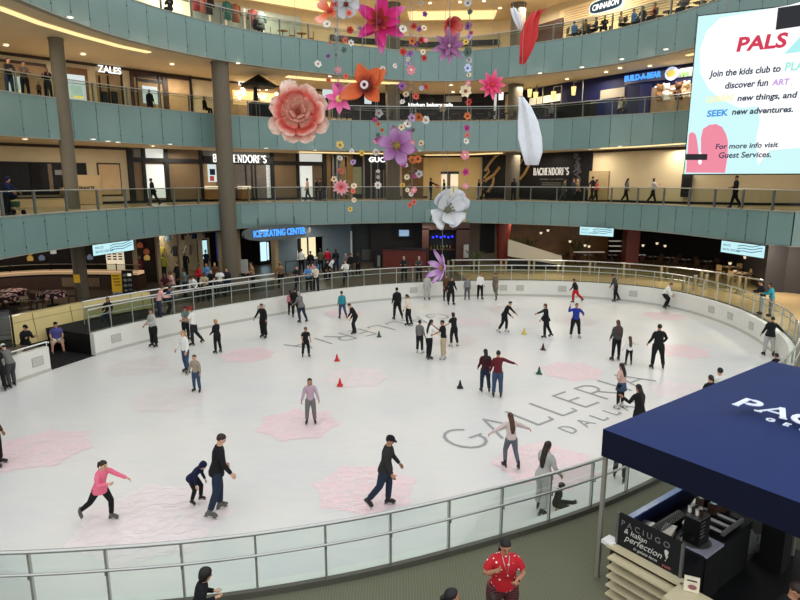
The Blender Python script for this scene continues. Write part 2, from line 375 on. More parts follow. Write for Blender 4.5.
MATF = mat('black_rubber_mat', (34, 33, 33), .8, 0, .2, .3, 9)
cen = Vector((1.5, 23.5))
mbn, mbf, mbt = MB(), MB(), MB()
outer = rk(26)
GD = 3.3
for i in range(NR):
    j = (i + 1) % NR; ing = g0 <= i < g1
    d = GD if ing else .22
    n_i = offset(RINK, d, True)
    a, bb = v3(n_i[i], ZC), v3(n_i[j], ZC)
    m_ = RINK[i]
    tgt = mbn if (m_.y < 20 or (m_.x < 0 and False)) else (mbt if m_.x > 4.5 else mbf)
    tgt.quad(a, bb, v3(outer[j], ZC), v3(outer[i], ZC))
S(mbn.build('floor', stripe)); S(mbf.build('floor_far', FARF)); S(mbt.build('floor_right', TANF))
nd, n0 = offset(RINK, GD, True), RINK
mbm = MB(); idx = list(range(g0, g1 + 1))
mbm.strip([v3(n0[i], .02) for i in idx], [v3(nd[i], .02) for i in idx])
S(mbm.build('floor_gate', MATF))
mbw = MB(); mbw.strip([v3(nd[i], .0) for i in idx], [v3(nd[i], ZC) for i in idx])
for i in (g0, g1): mbw.quad(v3(O1[i], 0), v3(nd[i], 0), v3(nd[i], ZC), v3(O1[i], ZC))
S(mbw.build('wall_gate', BLACK))

mbm = MB(); idx = list(range(g1, g1 + 9)); mbm.strip([v3(offset(RINK, .45, True)[i], ZC + .006) for i in idx], [v3(offset(RINK, 4.6, True)[i], ZC + .006) for i in idx]); S(mbm.build('floor_rubber', MATF))
# ---- glass fence round the rink
fence = thing('glass_fence', 'curved glass and steel fence running round the skating rink', 'fence', (0, 0, 0))
FL = rk(.24); skip = [i for i in range(g0 - 12, g1 + 1)]
run = list(range(g1, NR)) + list(range(0, g0 - 11))
rpts = [v3(FL[i], ZC + 1.07) for i in run]
MB().tube(rpts, .034, 8).build('top_rail', STEEL, fence, True)
fin = rk(.32)
MB().tube([v3(fin[i], ZC + .74) for i in run], .024, 8).build('hand_rail', STEEL, fence, True)
gm = MB(); kb = MB()
gm.strip([v3(FL[i], ZC + .1) for i in run], [v3(FL[i], ZC + 1.04) for i in run])
gm.build('glass', FENCEGLASS, fence)
FB = rk(.33)
for A, B, za, zb in ((FL, FL, ZC + .06, ZC + .11), (FL, FB, ZC + .11, ZC + .11), (FB, FB, ZC + .11, ZC - .02)):
    kb.strip([v3((A[i] + (A[i] - offset(RINK, 0, True)[i]) * 0), za) for i in run], [v3(B[i], zb) for i in run])
kb.build('base_kerb', mat('dark_kerb_steel', (92, 90, 80), .5, .3), fence)
posts = run[::2]
# posts every ~1.15 m nearest the photograph's own spacing
for i in run[::2]:
    t = (RINK[(i + 1) % NR] - RINK[i - 1]).normalized(); a = math.atan2(t.y, t.x)
    MB().box(v3(FL[i], ZC + .52), (.035, .06, 1.04), a).build('post', STEEL, fence)
    if FL[i].y < 16:
        q = fin[i]; MB().tube([v3(FL[i], ZC + .66), v3(q, ZC + .66), v3(q, ZC + .74)], .012, 6).build('rail_bracket', DSTEEL, fence)

# ---- storey rings: slab, teal fascia, balustrade
RINGP = {
 2: [(-13.5, 8), (-15.6, 14), (-16.5, 20), (-16.6, 24.5), (-16.2, 28.5), (-15.2, 32), (-13.5, 37.2), (-10.9, 41.2), (-7.3, 44.0), (-3.6, 45.9), (0.5, 47.0), (4.5, 47.0), (8, 45.9), (11.2, 44), (14.3, 41.5), (16.6, 37.8), (17.9, 33.6), (18.8, 29.8)],
 3: [(-15.5, 12), (-18, 19), (-19.4, 25), (-19.5, 30.6), (-16.9, 35.3), (-12.95, 40.4), (-9.8, 42.9), (-6.8, 44.6), (-2.5, 45.6), (2.3, 46), (7, 45.8), (10.8, 44.6), (13.6, 42.3), (16.3, 40.6), (18.2, 38.4), (20.2, 33), (21, 27), (20, 20)],
 4: [(-15, 18), (-15.8, 24), (-15.2, 31), (-13.9, 35), (-11.9, 38.3), (-9.4, 41.1), (-6.7, 43.1), (-3.4, 45.2), (0, 46.8), (2.4, 47.3), (5, 47.1), (7.2, 46.0), (10, 44), (13, 41.4), (15, 38.6), (16.6, 35.2), (18.6, 30), (21, 24), (23, 18)],
}
LEV = {2: (6.0, 4.36), 3: (11.8, 9.72), 4: (16.9, 14.87)}
WALL = [(-40, 16), (-30, 28), (-23.1, 37), (-20.3, 39.8), (-16.4, 44), (-12.6, 47.6), (-8.5, 50.7), (-3, 53.4), (2.5, 54.8), (8.3, 53.8), (10.4, 52), (12.8, 48), (14.7, 45.5), (16.6, 42.7), (18.8, 40.3), (22.5, 38.2), (26, 37.4), (40, 36)]
RING = {}
for lv, pts in RINGP.items():
    zt, zb = LEV[lv]; c = catmull(pts, False, .45)
    if lv == 2: c = c + [Vector((19.0, 29.55)), Vector((20.2, 29.4)), Vector((21.5, 29.3)), Vector((23, 29.2)), Vector((26, 29.1)), Vector((34, 29))]
    RING[lv] = c
    pan = resample(c, 1.35)
    f = MB(); out = offset(pan, .0)
    for i in range(len(pan) - 1):
        a, b2 = pan[i], pan[i + 1]; t = (b2 - a).normalized(); n_ = Vector((t.y, -t.x)); g = .012
        rnd = random.Random(i * 7 + lv); tilt = rnd.uniform(-.006, .006); tw = rnd.uniform(-.006, .006)
        q0, q1 = a + t * g, b2 - t * g
        f.quad(v3(q0 + n_ * (.04 + tw), zb), v3(q1 + n_ * (.04 - tw), zb), v3(q1 + n_ * (.04 - tw + tilt), zt + .05), v3(q0 + n_ * (.04 + tw + tilt), zt + .05), 0)
    f.strip([v3(p, zb) for p in pan], [v3(p, zt + .05) for p in pan], 1)
    # panel fixings
    for i, p in enumerate(pan):
        t = (pan[min(i + 1, len(pan) - 1)] - pan[max(i - 1, 0)]).normalized(); n_ = Vector((t.y, -t.x))
        for hz in (.18, .82): f.box(v3(p + n_ * .05, zb + (zt - zb) * hz), (.05, .03, .05), math.atan2(t.y, t.x), 1)
    S(f.build('wall_fascia', [FASCIA, SEAM]))
    lip = MB(); o1 = offset(pan, -.07)
    lip.strip([v3(p, zt + .05) for p in o1], [v3(p, zt + .05) for p in offset(pan, .25)]); lip.strip([v3(p, zt + .0) for p in o1], [v3(p, zt + .05) for p in o1])
    lip.strip([v3(p, zb) for p in offset(pan, -.06)], [v3(p, zb - .05) for p in offset(pan, -.06)]); lip.strip([v3(p, zb - .05) for p in offset(pan, -.06)], [v3(p, zb - .05) for p in offset(pan, .3)])
    S(lip.build('trim_2', mat('fascia_lip', (150, 150, 138), .5, .2)))
    # slab
    cc = resample(c, 1.0); ou = [p + (p - Vector((1.5, 24))).normalized() * 16 for p in cc]
    sl = MB(); sl.strip([v3(p, zt) for p in cc], [v3(p, zt) for p in ou], 0); S(sl.build('floor_balcony', SLABTOP))
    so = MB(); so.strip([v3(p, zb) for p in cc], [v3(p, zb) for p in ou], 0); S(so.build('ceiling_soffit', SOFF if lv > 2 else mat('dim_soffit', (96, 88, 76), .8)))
    # balustrade
    nm = {2: 'second', 3: 'third', 4: 'top'}[lv]
    br = thing('balustrade', 'glass balustrade with steel handrail on the %s level balcony edge' % nm, 'railing')
    rl = offset(c, .12)
    MB().tube([v3(p, zt + 1.07) for p in rl], .03, 6).build('top_rail', STEEL, br, True)
    if lv != 2: MB().tube([v3(p, zt + .93) for p in offset(c, .2)], .02, 6).build('hand_rail', STEEL, br, True)
    g_ = MB(); g_.strip([v3(p, zt + .08) for p in rl], [v3(p, zt + 1.04) for p in rl]); g_.build('glass', DIMGLASS, br)
    for i, p in enumerate(resample(rl, 2.0 if lv == 2 else 2.05)):
        q = rl; k = min(range(len(q)), key=lambda m: (q[m] - p).length); t = (q[min(k + 1, len(q) - 1)] - q[max(k - 1, 0)]).normalized()
        MB().box(v3(p, zt + .54), (.05, .14, 1.02), math.atan2(t.y, t.x)).build('post', DSTEEL, br)
# ---- storey walls
for lv, (z0, z1) in {2: (6.0, 9.75), 3: (11.8, 14.9), 4: (16.9, 20.7)}.items():
    m = MB(); m.strip([Vector((*p, z0)) for p in WALL], [Vector((*p, z1)) for p in WALL]); S(m.build('wall_upper', BEIGE))
# dark skirting under the second level wall
m = MB(); wo = offset([Vector(p) for p in WALL], -.05); m.strip([v3(p, 6.0) for p in wo], [v3(p, 6.16) for p in wo]); S(m.build('baseboard_upper', BLACK))
# crown line under the soffits
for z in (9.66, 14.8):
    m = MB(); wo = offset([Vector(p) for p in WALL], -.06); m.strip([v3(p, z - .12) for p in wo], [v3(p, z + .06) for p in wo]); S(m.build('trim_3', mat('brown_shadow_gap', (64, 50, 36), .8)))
# ---- top ceiling ring under the glass roof
c4 = resample(RING[4], 1.2); inn = offset(c4, .6); ou = [p + (p - Vector((1.5, 24))).normalized() * 18 for p in c4]
m = MB(); m.strip([v3(p, 20.7) for p in inn], [v3(p, 20.7) for p in ou]); S(m.build('ceiling', SOFF))
m = MB(); m.strip([v3(p, 20.7) for p in inn], [v3(p, 22.5) for p in inn]); S(m.build('wall_cornice', BEIGE))
# glass roof trusses over the void
m = MB()
for k in range(11):
    y = 6 + k * 4.2
    m.tube([(-20 + 43 * i / 12, y, 22.6 + 5.5 * math.sin(math.pi * i / 12)) for i in range(13)], .13, 6)
for i in range(1, 12):
    m.tube([(-20 + 43 * i / 12, 4 + 46 * k / 6, 22.6 + 5.5 * math.sin(math.pi * i / 12)) for k in range(7)], .08, 5)
S(m.build('roof_frame', DSTEEL))
# ---- columns
def column(x, y, z0, z1, r, name='column'):
    m = MB(); m.cyl((x, y, z0), r, z1 - z0, 24); m.cyl((x, y, z0), r * 1.08, .25, 24); m.cyl((x, y, z1 - .12), r * 1.06, .12, 24); S(m.build(name, COLM, smooth=False))
column(-11.4, 40.1, ZC, 14.85, .53)
column(-18.1, 33.6, ZC, 14.85, .36)
for px in (393, 512):
    for lv, (z0, z1) in {2: (6.0, 9.7), 3: (11.8, 14.85), 4: (16.9, 20.7)}.items():
        p = at(px, 190, 49.0); column(p.x, 49.0, z0, z1, .56)
# lower storey back walls
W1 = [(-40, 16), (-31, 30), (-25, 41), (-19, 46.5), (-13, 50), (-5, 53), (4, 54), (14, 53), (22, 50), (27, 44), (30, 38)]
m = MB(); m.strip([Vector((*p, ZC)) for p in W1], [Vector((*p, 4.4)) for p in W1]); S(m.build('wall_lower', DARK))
# dark block at right of the lower concourse
m = MB(); m.slab([(21.8, 35.4), (23, 35.4), (26, 33.2), (40, 32), (40, 46), (25.5, 46)], ZC, 4.36); S(m.build('wall_right', mat('charcoal_wall', (52, 48, 48), .6, 0, .3, .1, 1)))
# ================================================================== SHOPS, SIGNS, FURNITURE ON THE STOREYS
def panel(name, wall, x0, y0, x1, y1, m, depth=.06, parent=None, out=.0, z=None):
    """a board on the wall whose photographed corners are x0,y0 (top left) and x1,y1 (bottom right)"""
    ym = (y0 + y1) / 2; xm = (x0 + x1) / 2
    t, _ = wallhit(xm, y0, wall); bt, _ = wallhit(xm, y1, wall); zt, zb = (t.z, bt.z) if z is None else z
    a, _ = wallhit(x0, ym, wall); b, _ = wallhit(x1, ym, wall); a = Vector(a[:2]); b = Vector(b[:2])
    best = []
    for q, (p0, p1) in enumerate(zip(wall[:-1], wall[1:])):
        p0, p1 = Vector(p0[:2]), Vector(p1[:2]); d_ = p1 - p0
        for pt, w_ in ((a, 0), (b, 1)):
            f = (pt - p0).dot(d_) / d_.dot(d_)
            if -1e-4 <= f <= 1.0001 and (p0 + d_ * f - pt).length < 1e-2: best.append((w_, q))
    qa = min(q for w_, q in best if w_ == 0); qb = max(q for w_, q in best if w_ == 1)
    pl = [a] + [Vector(wall[k][:2]) for k in range(qa + 1, qb + 1)] + [b]
    pl = [p for k, p in enumerate(pl) if k == 0 or (p - pl[k - 1]).length > 1e-3]
    mb = MB(); f0 = offset(pl, -out); f1 = offset(pl, -(out + depth)); m_ = len(pl)
    ring_ = [(f1, zb), (f1, zt), (f0, zt), (f0, zb), (f1, zb)]
    for (A, za), (B, zb_) in zip(ring_[:-1], ring_[1:]): mb.strip([v3(p, za) for p in A], [v3(p, zb_) for p in B])
    for k in (0, -1): mb.quad(v3(f1[k], zb), v3(f1[k], zt), v3(f0[k], zt), v3(f0[k], zb))
    if parent is None:
        c = v3((a + b) / 2, zb); return mb.build(name, m, None, loc=c)
    bpy.context.view_layer.update(); inv = parent.matrix_world.inverted(); mb.v = [tuple(inv @ Vector(v)) for v in mb.v]
    return mb.build(name, m, parent)
def root_on(name, label, cat, wall, x, y, group=None):
    p, t = wallhit(x, y, wall); return thing(name, label, cat, p, math.atan2(t.y, t.x), group)
def walltext(s, wall, x0, y0, x1, y1, m, parent, out=.12, kind='sans', **k):
    """lettering between x0 and x1; y0 top, y1 baseline (of its left end)"""
    a, _ = wallhit(x0, y1, wall); b, _ = wallhit(x1, y1, wall); t, _ = wallhit(x0, y0, wall)
    u = Vector((b.x - a.x, b.y - a.y, 0)); L = u.length; u.normalize(); n = Vector((u.y, -u.x, 0)); h = t.z - a.z
    o = v3(a, a.z) + n * out; M = frame(o, u, (0, 0, 1))
    if kind == 'roman':
        thick, thin = k.get('thick', .16), k.get('thin', .07); gap = (L / h - sum(GLYPH[c][0] for c in s)) / (len(s) - 1); sx = 1
        if gap < .12: sx = max(.5, (L / h - .14 * (len(s) - 1)) / sum(GLYPH[c][0] for c in s)); gap = .14
        return roman(s, h, M, m, parent, thick, thin, gap, True, .03, sx=sx)
    tx = text(s, h * 1.37, m, parent, M, ext=.02, weight=k.get('weight', .0), shear=k.get('shear', 0))
    w_ = max(v.co.x for v in tx.data.vertices) - min(v.co.x for v in tx.data.vertices)
    for v in tx.data.vertices: v.co.x *= L / w_
    return tx
STONE = mat('brown_stone_panel', (112, 92, 66), .5, 0, .4, .12, 2)
FRAMEB = mat('black_shop_frame', (18, 17, 18), .5, 0, .4, .1)
SIGNW = mat('sign_white_glow', (255, 255, 250), .4, 0, .2, 0, 1, emit=1.4)
SIGNB = mat('sign_blue_glow', (70, 150, 255), .4, 0, .2, 0, 1, emit=1.6)
DEEPBLUE = mat('deep_blue_front', (16, 20, 62), .6, 0, .3, .1, 2)
GOLD = mat('gold_print', (196, 158, 100), .4, .2, .5, .2, 8)
TANPANEL = mat('tan_board', (196, 168, 124), .6, 0, .3, .05, 3)
POSTER = mat('lit_poster', (226, 240, 240), .4, 0, .2, .06, 3, emit=.8)
SILV = mat('dim_display_metal', (120, 118, 112), .4, .3, .4, .2, 5)
SHOPIN = mat('warm_shop_interior', (150, 122, 86), .7, 0, .3, .3, 3, emit=.12)
W = WALL
# ---------------- second level
sf = root_on('dark_shopfront', 'long dark shopfront opening behind the left balcony planter', 'shopfront', W, 45, 180)
panel('opening', W, -20, 162, 87, 195, BLACK, .1, sf); panel('post', W, 30, 164, 41, 192, DARK, .16, sf); panel('post', W, 48, 164, 52, 192, STONE, .16, sf); panel('shelf', W, 54, 170, 64, 175, SILV, .18, sf)
panel('sign_board', W, 75, 175, 99, 204, TANPANEL, .4, sf)
walltext('FRANCES', W, 77, 186, 92, 190, BLACK, sf, .45)
fp = root_on('wall_panel', 'tan picture panel with pale flowers in a thin dark frame', 'panel', W, 110, 180)
panel('frame', W, 98, 163, 121, 196, BROWN, .06, fp); panel('picture', W, 99.2, 164.5, 119.8, 194.5, mat('tan_picture', (200, 170, 128), .7, 0, .2, .2, 1.2), .1, fp)
pl = root_on('planter_bench', 'low tan planter bench with dark top at the left wall', 'bench', W, 30, 200)
panel('bench_base', W, -15, 203, 65, 211, TANPANEL, 1.4, pl, .6, (6.0, 6.5)); panel('bench_top', W, -15, 202, 65, 203, FRAMEB, 1.5, pl, .55, (6.5, 6.56)); panel('box', W, 56, 191, 66, 211, TANPANEL, .8, pl, .9, (6.0, 7.1))
bf = root_on('jewellery_shopfront', 'black framed jewellery shopfront with brown stone bays and lit windows', 'shopfront', W, 240, 175)
panel('bay', W, 131, 149, 338, 200, STONE, .08, bf)
for x0, x1 in ((128, 133), (142, 145), (164, 168), (199.5, 202), (270, 273.5), (296, 299), (322, 326)): panel('mullion', W, x0, 149, x1, 201, FRAMEB, .22, bf)
for x0, x1 in ((128, 326),): panel('transom', W, x0, 160, x1, 164, FRAMEB, .2, bf)
panel('base_rail', W, 128, 198.5, 326, 201, FRAMEB, .2, bf)
for x0, x1, y0, y1, m_ in ((133, 142, 149, 159.5, SILV), (145, 164, 149, 159.5, LITWHITE), (145, 164, 164.5, 198, LITWHITE), (202, 270, 151, 160, SILV), (202, 215, 164, 199, SHOPIN), (232, 270, 164, 199, mat('jeweller_window', (92, 84, 76), .3, 0, .5, .4, 4, emit=.15)), (266, 270, 165, 198, LITWHITE), (299, 322, 152, 162, LITWHITE), (299, 312, 166, 199, LITWHITE), (312.5, 322, 166, 199, STONE)):
    panel('window', W, x0, y0, x1, y1, m_, .12, bf)
for x in (251, 254.5, 245): panel('door_stile', W, x, 165, x + 1.2, 199, FRAMEB, .18, bf)
panel('sign_band', W, 202, 157, 272, 163.5, FRAMEB, .3, bf)
walltext("BACHENDORF'S", W, 211, 154.5, 263.5, 161.8, SIGNW, bf, .42, 'roman')
pb = root_on('lit_poster', 'lit poster with a blue picture in the jewellery window', 'poster', W, 210, 178)
panel('board', W, 206.5, 164.5, 214.5, 182, POSTER, .12, pb, .2); panel('picture', W, 207.8, 169, 213, 175, DEEPBLUE, .14, pb, .2); panel('stripe', W, 208, 176, 212, 181, mat('poster_red', (200, 70, 60), .5), .14, pb, .2)
for x0, x1, g_ in ((203, 216, 'beside the lit poster'), (236, 246, 'right of the round column')):
    t = root_on('display_counter', 'wooden jewellery counter with lit white top %s' % g_, 'counter', W, (x0 + x1) / 2, 190)
    panel('base', W, x0, 189, x1, 199, mat('honey_wood', (140, 98, 56), .5), .6, t, .3); panel('top', W, x0, 186, x1, 189, LITWALL, .7, t, .25)
gf = root_on('luxury_shopfront', 'dark luxury shopfront with gold columns and glowing white sign', 'shopfront', W, 365, 175)
panel('front', W, 326, 152, 392, 201, FRAMEB, .1, gf)
for x0, x1 in ((326, 330), (340, 344), (346, 352)): panel('pilaster', W, x0, 152, x1, 200, mat('bronze_pilaster', (128, 98, 54), .4, .4), .24, gf)
for x0, x1 in ((331.5, 333.5), (335.5, 337.5), (362, 364), (370, 371.5)): panel('mullion', W, x0, 154, x1, 199, SILV, .2, gf)
panel('window', W, 344, 167, 361, 194, mat('green_glass_display', (112, 116, 88), .4, 0, .5, .4, 4, emit=.1), .14, gf); panel('door', W, 374, 170, 386, 199, mat('dark_bronze_door', (52, 40, 28), .4, .3), .16, gf)
for x in (375, 379, 383): panel('door_bar', W, x, 170, x + .8, 199, SILV, .2, gf)
walltext('GUCCI', W, 368, 157, 391, 162, SIGNW, gf, .3, weight=.02)
wb = root_on('kiosk_wall', 'beige side wall with two lit cream door panels', 'wall panel', W, 445, 175)
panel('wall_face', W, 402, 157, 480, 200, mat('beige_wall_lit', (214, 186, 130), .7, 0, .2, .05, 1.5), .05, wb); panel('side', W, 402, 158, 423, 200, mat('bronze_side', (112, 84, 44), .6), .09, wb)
for x0, x1 in ((441.5, 447), (450.5, 458)): panel('lit_panel', W, x0, 174, x1, 199, LITWALL, .12, wb)
panel('door_head', W, 441, 171.5, 459, 174, FRAMEB, .2, wb); panel('lintel', W, 447, 174, 450.5, 199, STONE, .14, wb)
hb = root_on('shop_hoarding', 'black shop hoarding with gold chains and white serif lettering', 'hoarding', W, 530, 175)
panel('board', W, 482, 154, 592, 201, mat('hoarding_black', (20, 19, 22), .5, 0, .3, .1), .12, hb)
def chain(pts, wd):
    m = MB(); q = [wallhit(x, y, W) for x, y in pts]; c = [p + Vector((t.y, -t.x, 0)) * .16 for p, t in q]
    m.tube(c, wd, 6); o = m.build('gold_chain', GOLD, None); bpy.context.view_layer.update(); o.parent = hb; o.matrix_local = hb.matrix_world.inverted()
chain([(500, 154), (494, 158), (488, 166), (485, 171)], .12); chain([(501, 167), (494, 175), (486, 180), (483, 184)], .14); chain([(495, 177), (493, 184), (488, 192)], .12); chain([(487, 166), (489, 172), (484, 178)], .1); chain([(483, 197), (486, 191)], .12)
chain([(517, 172), (519, 166), (523, 160), (527, 158), (530, 160), (530, 166), (526, 174), (521, 179)], .12)
panel('clasp', W, 513.5, 173, 519, 179, GOLD, .2, hb); panel('shoe_print', W, 514, 193, 518.5, 200, TANPANEL, .16, hb)
walltext("BACHENDORF'S", W, 535, 168.5, 570, 175, mat('print_white', (230, 230, 226), .6, emit=.2), hb, .16, 'roman')
walltext('OPENING THIS WINTER', W, 541, 178.4, 565, 180.2, SILV, hb, .16)
for y in (182.5, 184.5): panel('small_print', W, 543, y, 562, y + .8, SILV, .15, hb)
mm = MB(); rr = random.Random(3)
for k in range(46):
    x = 578 + rr.uniform(-3.4, 3.4) * (1 - abs(k / 23 - 1) * .4); y = 154 + k * .9; p, t = wallhit(x, y, W); mm.box(p + Vector((t.y, -t.x, 0)) * .15, (.28, .04, .12), math.atan2(t.y, t.x), 0, 0, rr.uniform(-.8, .8))
o = mm.build('grey_ornament', mat('grey_print', (92, 92, 98), .6), None); bpy.context.view_layer.update(); o.parent = hb; o.matrix_local = hb.matrix_world.inverted()
db = root_on('service_door', 'plain tan double service door beside the black hoarding', 'door', W, 599, 186); 
panel('leaf', W, 589.5, 171, 599, 200, mat('tan_door', (170, 148, 108), .5), .12, db); panel('leaf', W, 599.3, 171, 609, 200, mat('tan_door', (170, 148, 108), .5), .12, db)
sp = root_on('speaker_panel', 'dark tall loudspeaker panel below the big screen', 'panel', W, 686, 185); panel('body', W, 683, 174, 692, 197, FRAMEB, .3, sp); panel('grille', W, 685, 178, 690, 190, DARK, .34, sp)
# ---------------- third level
zf = root_on('jewel_shopfront', 'tan jewellery shopfront with brown surrounds and white neon sign', 'shopfront', W, 110, 100)
for x0, x1, y0, y1, m_, d in ((-12, 47, 61, 95, BROWN, .1), (-12, 45, 64, 95, SHOPIN, .14), (61, 88, 68, 104, mat('mid_brown_surround', (122, 84, 46), .5), .1), (97, 123, 73, 108, SHOPIN, .1), (131, 190, 75, 114, BROWN, .12), (134, 163, 79, 112, SHOPIN, .16), (168, 189, 80, 113, SHOPIN, .16), (99, 121, 72.5, 74.5, FRAMEB, .2), (136, 162, 80, 83, FRAMEB, .2)):
    panel('bay', W, x0, y0, x1, y1, m_, d, zf)
for x in (99, 107.5, 121, 136, 158, 162, 190): panel('mullion', W, x, 76, x + 1.2, 112, FRAMEB, .22, zf)
for x in (101, 111): panel('display', W, x, 92, x + 5, 107, FRAMEB, .3, zf)
walltext('ZALES', W, 97, 65, 120, 72, SIGNW, zf, .2, weight=.01)
for x0, y0, x1, y1, la in ((62.5, 75.5, 83.5, 101.5, 'large lit poster with a yellow and blue map on the shopfront'), (7.5, 77, 20, 94, 'lit poster behind the two people leaning at the far left rail'), (141, 87, 155, 104, 'lit pale blue poster in the dark framed shop window')):
    t = root_on('lit_poster', la, 'poster', W, (x0 + x1) / 2, y0 + 8); panel('board', W, x0, y0, x1, y1, POSTER, .12, t, .25)
    q = panel('picture', W, x0 + (x1 - x0) * .25, y0 + (y1 - y0) * .4, x1 - (x1 - x0) * .2, y1 - (y1 - y0) * .2, mat('poster_art', (168, 200, 196), .5, 0, .2, .3, 2, emit=.4), .14, t, .25)
    panel('band', W, x0 + (x1 - x0) * .4, y1 - (y1 - y0) * .2, x1 - (x1 - x0) * .1, y1 - (y1 - y0) * .1, mat('poster_yellow', (236, 220, 120), .5, emit=.5), .14, t, .25)
cf = root_on('cafe_shopfront', 'bright cafe front with warm lights and blue white script sign', 'shopfront', W, 255, 98)
panel('opening', W, 229, 86, 330, 118, SHOPIN, .1, cf); panel('band', W, 229, 84.5, 330, 88, BROWN, .16, cf)
panel('back_lights', W, 232, 92, 276, 106, mat('cafe_glow', (226, 186, 130), .6, 0, .2, .5, 3, emit=.35), .14, cf)
walltext('taipan', W, 236, 79, 262, 85.5, SIGNW, cf, .25, shear=.2)
rr = random.Random(11)
for k in range(16):
    x = 233 + rr.uniform(0, 44); y = rr.uniform(89, 101); t = MB().ball((0, 0, 0), .13, 8).build('pendant_lamp', LAMPW); p, tt = wallhit(x, y, W); t.location = p + Vector((tt.y, -tt.x, 0)) * .5; t.parent = cf; t.matrix_parent_inverse = cf.matrix_world.inverted()
cb = root_on('dark_storefront', 'dark storefront behind the third level rail with a glowing cafe sign', 'shopfront', W, 420, 105)
panel('opening', W, 325, 88, 505, 120, mat('dark_cafe', (34, 28, 26), .7, 0, .3, .4, 3), .1, cb)
for x0, x1, y0, y1, m_ in ((322, 336, 86, 98, POSTER), (364, 371, 96, 104, POSTER), (446, 462, 96, 102, mat('grey_shop_sign', (150, 140, 120), .6, emit=.15)), (494, 497, 94, 119, LITWHITE), (500, 504, 92, 100, SIGNW), (440, 446, 104, 112, SHOPIN), (470, 484, 103, 116, DARK)):
    panel('sign_panel', W, x0, y0, x1, y1, m_, .2, cb)
gm_ = MB(); p, t = wallhit(402, 104, W); q, _ = wallhit(434, 104, W); tp, _ = wallhit(417, 90, W); n_ = Vector((t.y, -t.x, 0)) * .3
u = (q - p); base = p.z
gm_.add([p + n_, q + n_, v3(q, base + .5) + n_, v3(tp, tp.z) + n_, v3(p, base + .5) + n_], [(0, 1, 2, 3, 4)]); o = gm_.build('gable_board', FRAMEB, None); bpy.context.view_layer.update(); o.parent = cb; o.matrix_local = cb.matrix_world.inverted()
walltext('kitchen bakery cafe', W, 408, 103.3, 452, 106.8, SIGNW, cb, .4, weight=.012)
bb = root_on('toy_shopfront', 'deep blue toy shopfront with illuminated blue lettering band', 'shopfront', W, 640, 95)
panel('front', W, 518, 72, 720, 117, DEEPBLUE, .1, bb); panel('dark_opening', W, 518, 92, 562, 117, BLACK, .13, bb); panel('window', W, 531, 96, 562, 103, LITWALL, .16, bb); panel('sign_band', W, 627, 70.5, 700, 80, mat('grey_sign_band', (96, 92, 96), .5, emit=.1), .2, bb)
panel('shop_window', W, 652, 84, 720, 112, mat('toy_interior', (170, 142, 112), .6, 0, .3, .3, 3, emit=.3), .14, bb); panel('pier', W, 641, 84, 652, 113, mat('blue_pier', (34, 40, 98), .5), .18, bb); panel('bear_cutout', W, 602, 89, 626, 98, mat('bear_board', (150, 140, 120), .6, emit=.1), .2, bb)
for x, y in ((656, 86), (672, 88), (690, 91), (660, 96), (676, 97)): panel('strip_light', W, x, y, x + 9, y + 1.3, SIGNW, .2, bb)
walltext('BUILD-A-BEAR', W, 629, 77, 665, 82.5, SIGNB, bb, .6, weight=.02)
walltext('WORKSHOP', W, 681, 72.5, 722, 77.5, mat('sign_green_glow', (120, 220, 90), .5, emit=1.2), bb, .3, weight=.02)
mm = MB(); p, t = wallhit(673.5, 74, W); n_ = Vector((t.y, -t.x, 0)); mm.loft([(p + n_ * .2, t, (0, 0, 1), .42, .42), (p + n_ * .34, t, (0, 0, 1), .42, .42)], 0, True, 24); mm.loft([(p + n_ * .34, t, (0, 0, 1), .3, .22), (p + n_ * .38, t, (0, 0, 1), .3, .22)], 1, True, 20)
o = mm.build('round_sign', [mat('sign_ring_blue', (190, 205, 240), .5, emit=.7), mat('sign_yellow', (240, 214, 90), .5, emit=.8)], None); bpy.context.view_layer.update(); o.parent = bb; o.matrix_local = bb.matrix_world.inverted()
for k, x in enumerate((662, 668, 680, 688)):
    p, t = wallhit(x, 106, W); n_ = Vector((t.y, -t.x, 0)); m = MB(); c = p + n_ * .5; c.z = 12.6
    m.ball((0, 0, .35), (.24, .2, .3)); m.ball((0, -.02, .78), .2); m.ball((-.14, 0, .95), .07); m.ball((.14, 0, .95), .07); m.ball((-.2, -.12, .42), (.09, .12, .09)); m.ball((.2, -.12, .42), (.09, .12, .09)); m.ball((-.12, -.2, .1), (.1, .16, .1)); m.ball((.12, -.2, .1), (.1, .16, .1))
    o = m.build('teddy_bear', mat(('bear_tan', 'bear_white', 'bear_brown', 'bear_cream')[k], ((176, 128, 80), (226, 220, 210), (90, 58, 40), (210, 180, 140))[k], .9), smooth=True); o.location = c; o.scale = (1.15,) * 3
    tag(o, ('tan', 'white', 'dark brown', 'cream')[k] + ' teddy bear sitting in the toy shop window', 'teddy bear', 'teddy bears in the toy shop')
# lanterns on brackets
for k, (x, y) in enumerate(((539, 93), (545, 96), (563, 95.5), (582, 91))):
    p, t = wallhit(x, y, W); n_ = Vector((t.y, -t.x, 0)); c = p + n_ * 1.0
    r_ = thing('lantern', ('small lantern at the dark cafe window', 'lantern beside the white striped window', 'yellow lantern in the middle of the blue front', 'bright lantern highest on the blue front')[k], 'lantern', c, math.atan2(t.y, t.x), 'bracket lanterns over the third level front')
    MB().loft([((0, 0, -.38), (1, 0, 0), (0, 1, 0), .14, .14), ((0, 0, .22), (1, 0, 0), (0, 1, 0), .2, .2)], 0, True, 6).build('lamp_shade', mat('lantern_glow', (250, 226, 140), .5, emit=1.3), r_); MB().tube([(0, 0, .2), (0, 0, .55), (.8, 0, .55), (.8, 0, -1.0), (.8, .9, -1.0)], .05, 6).build('bracket', SILV, r_)
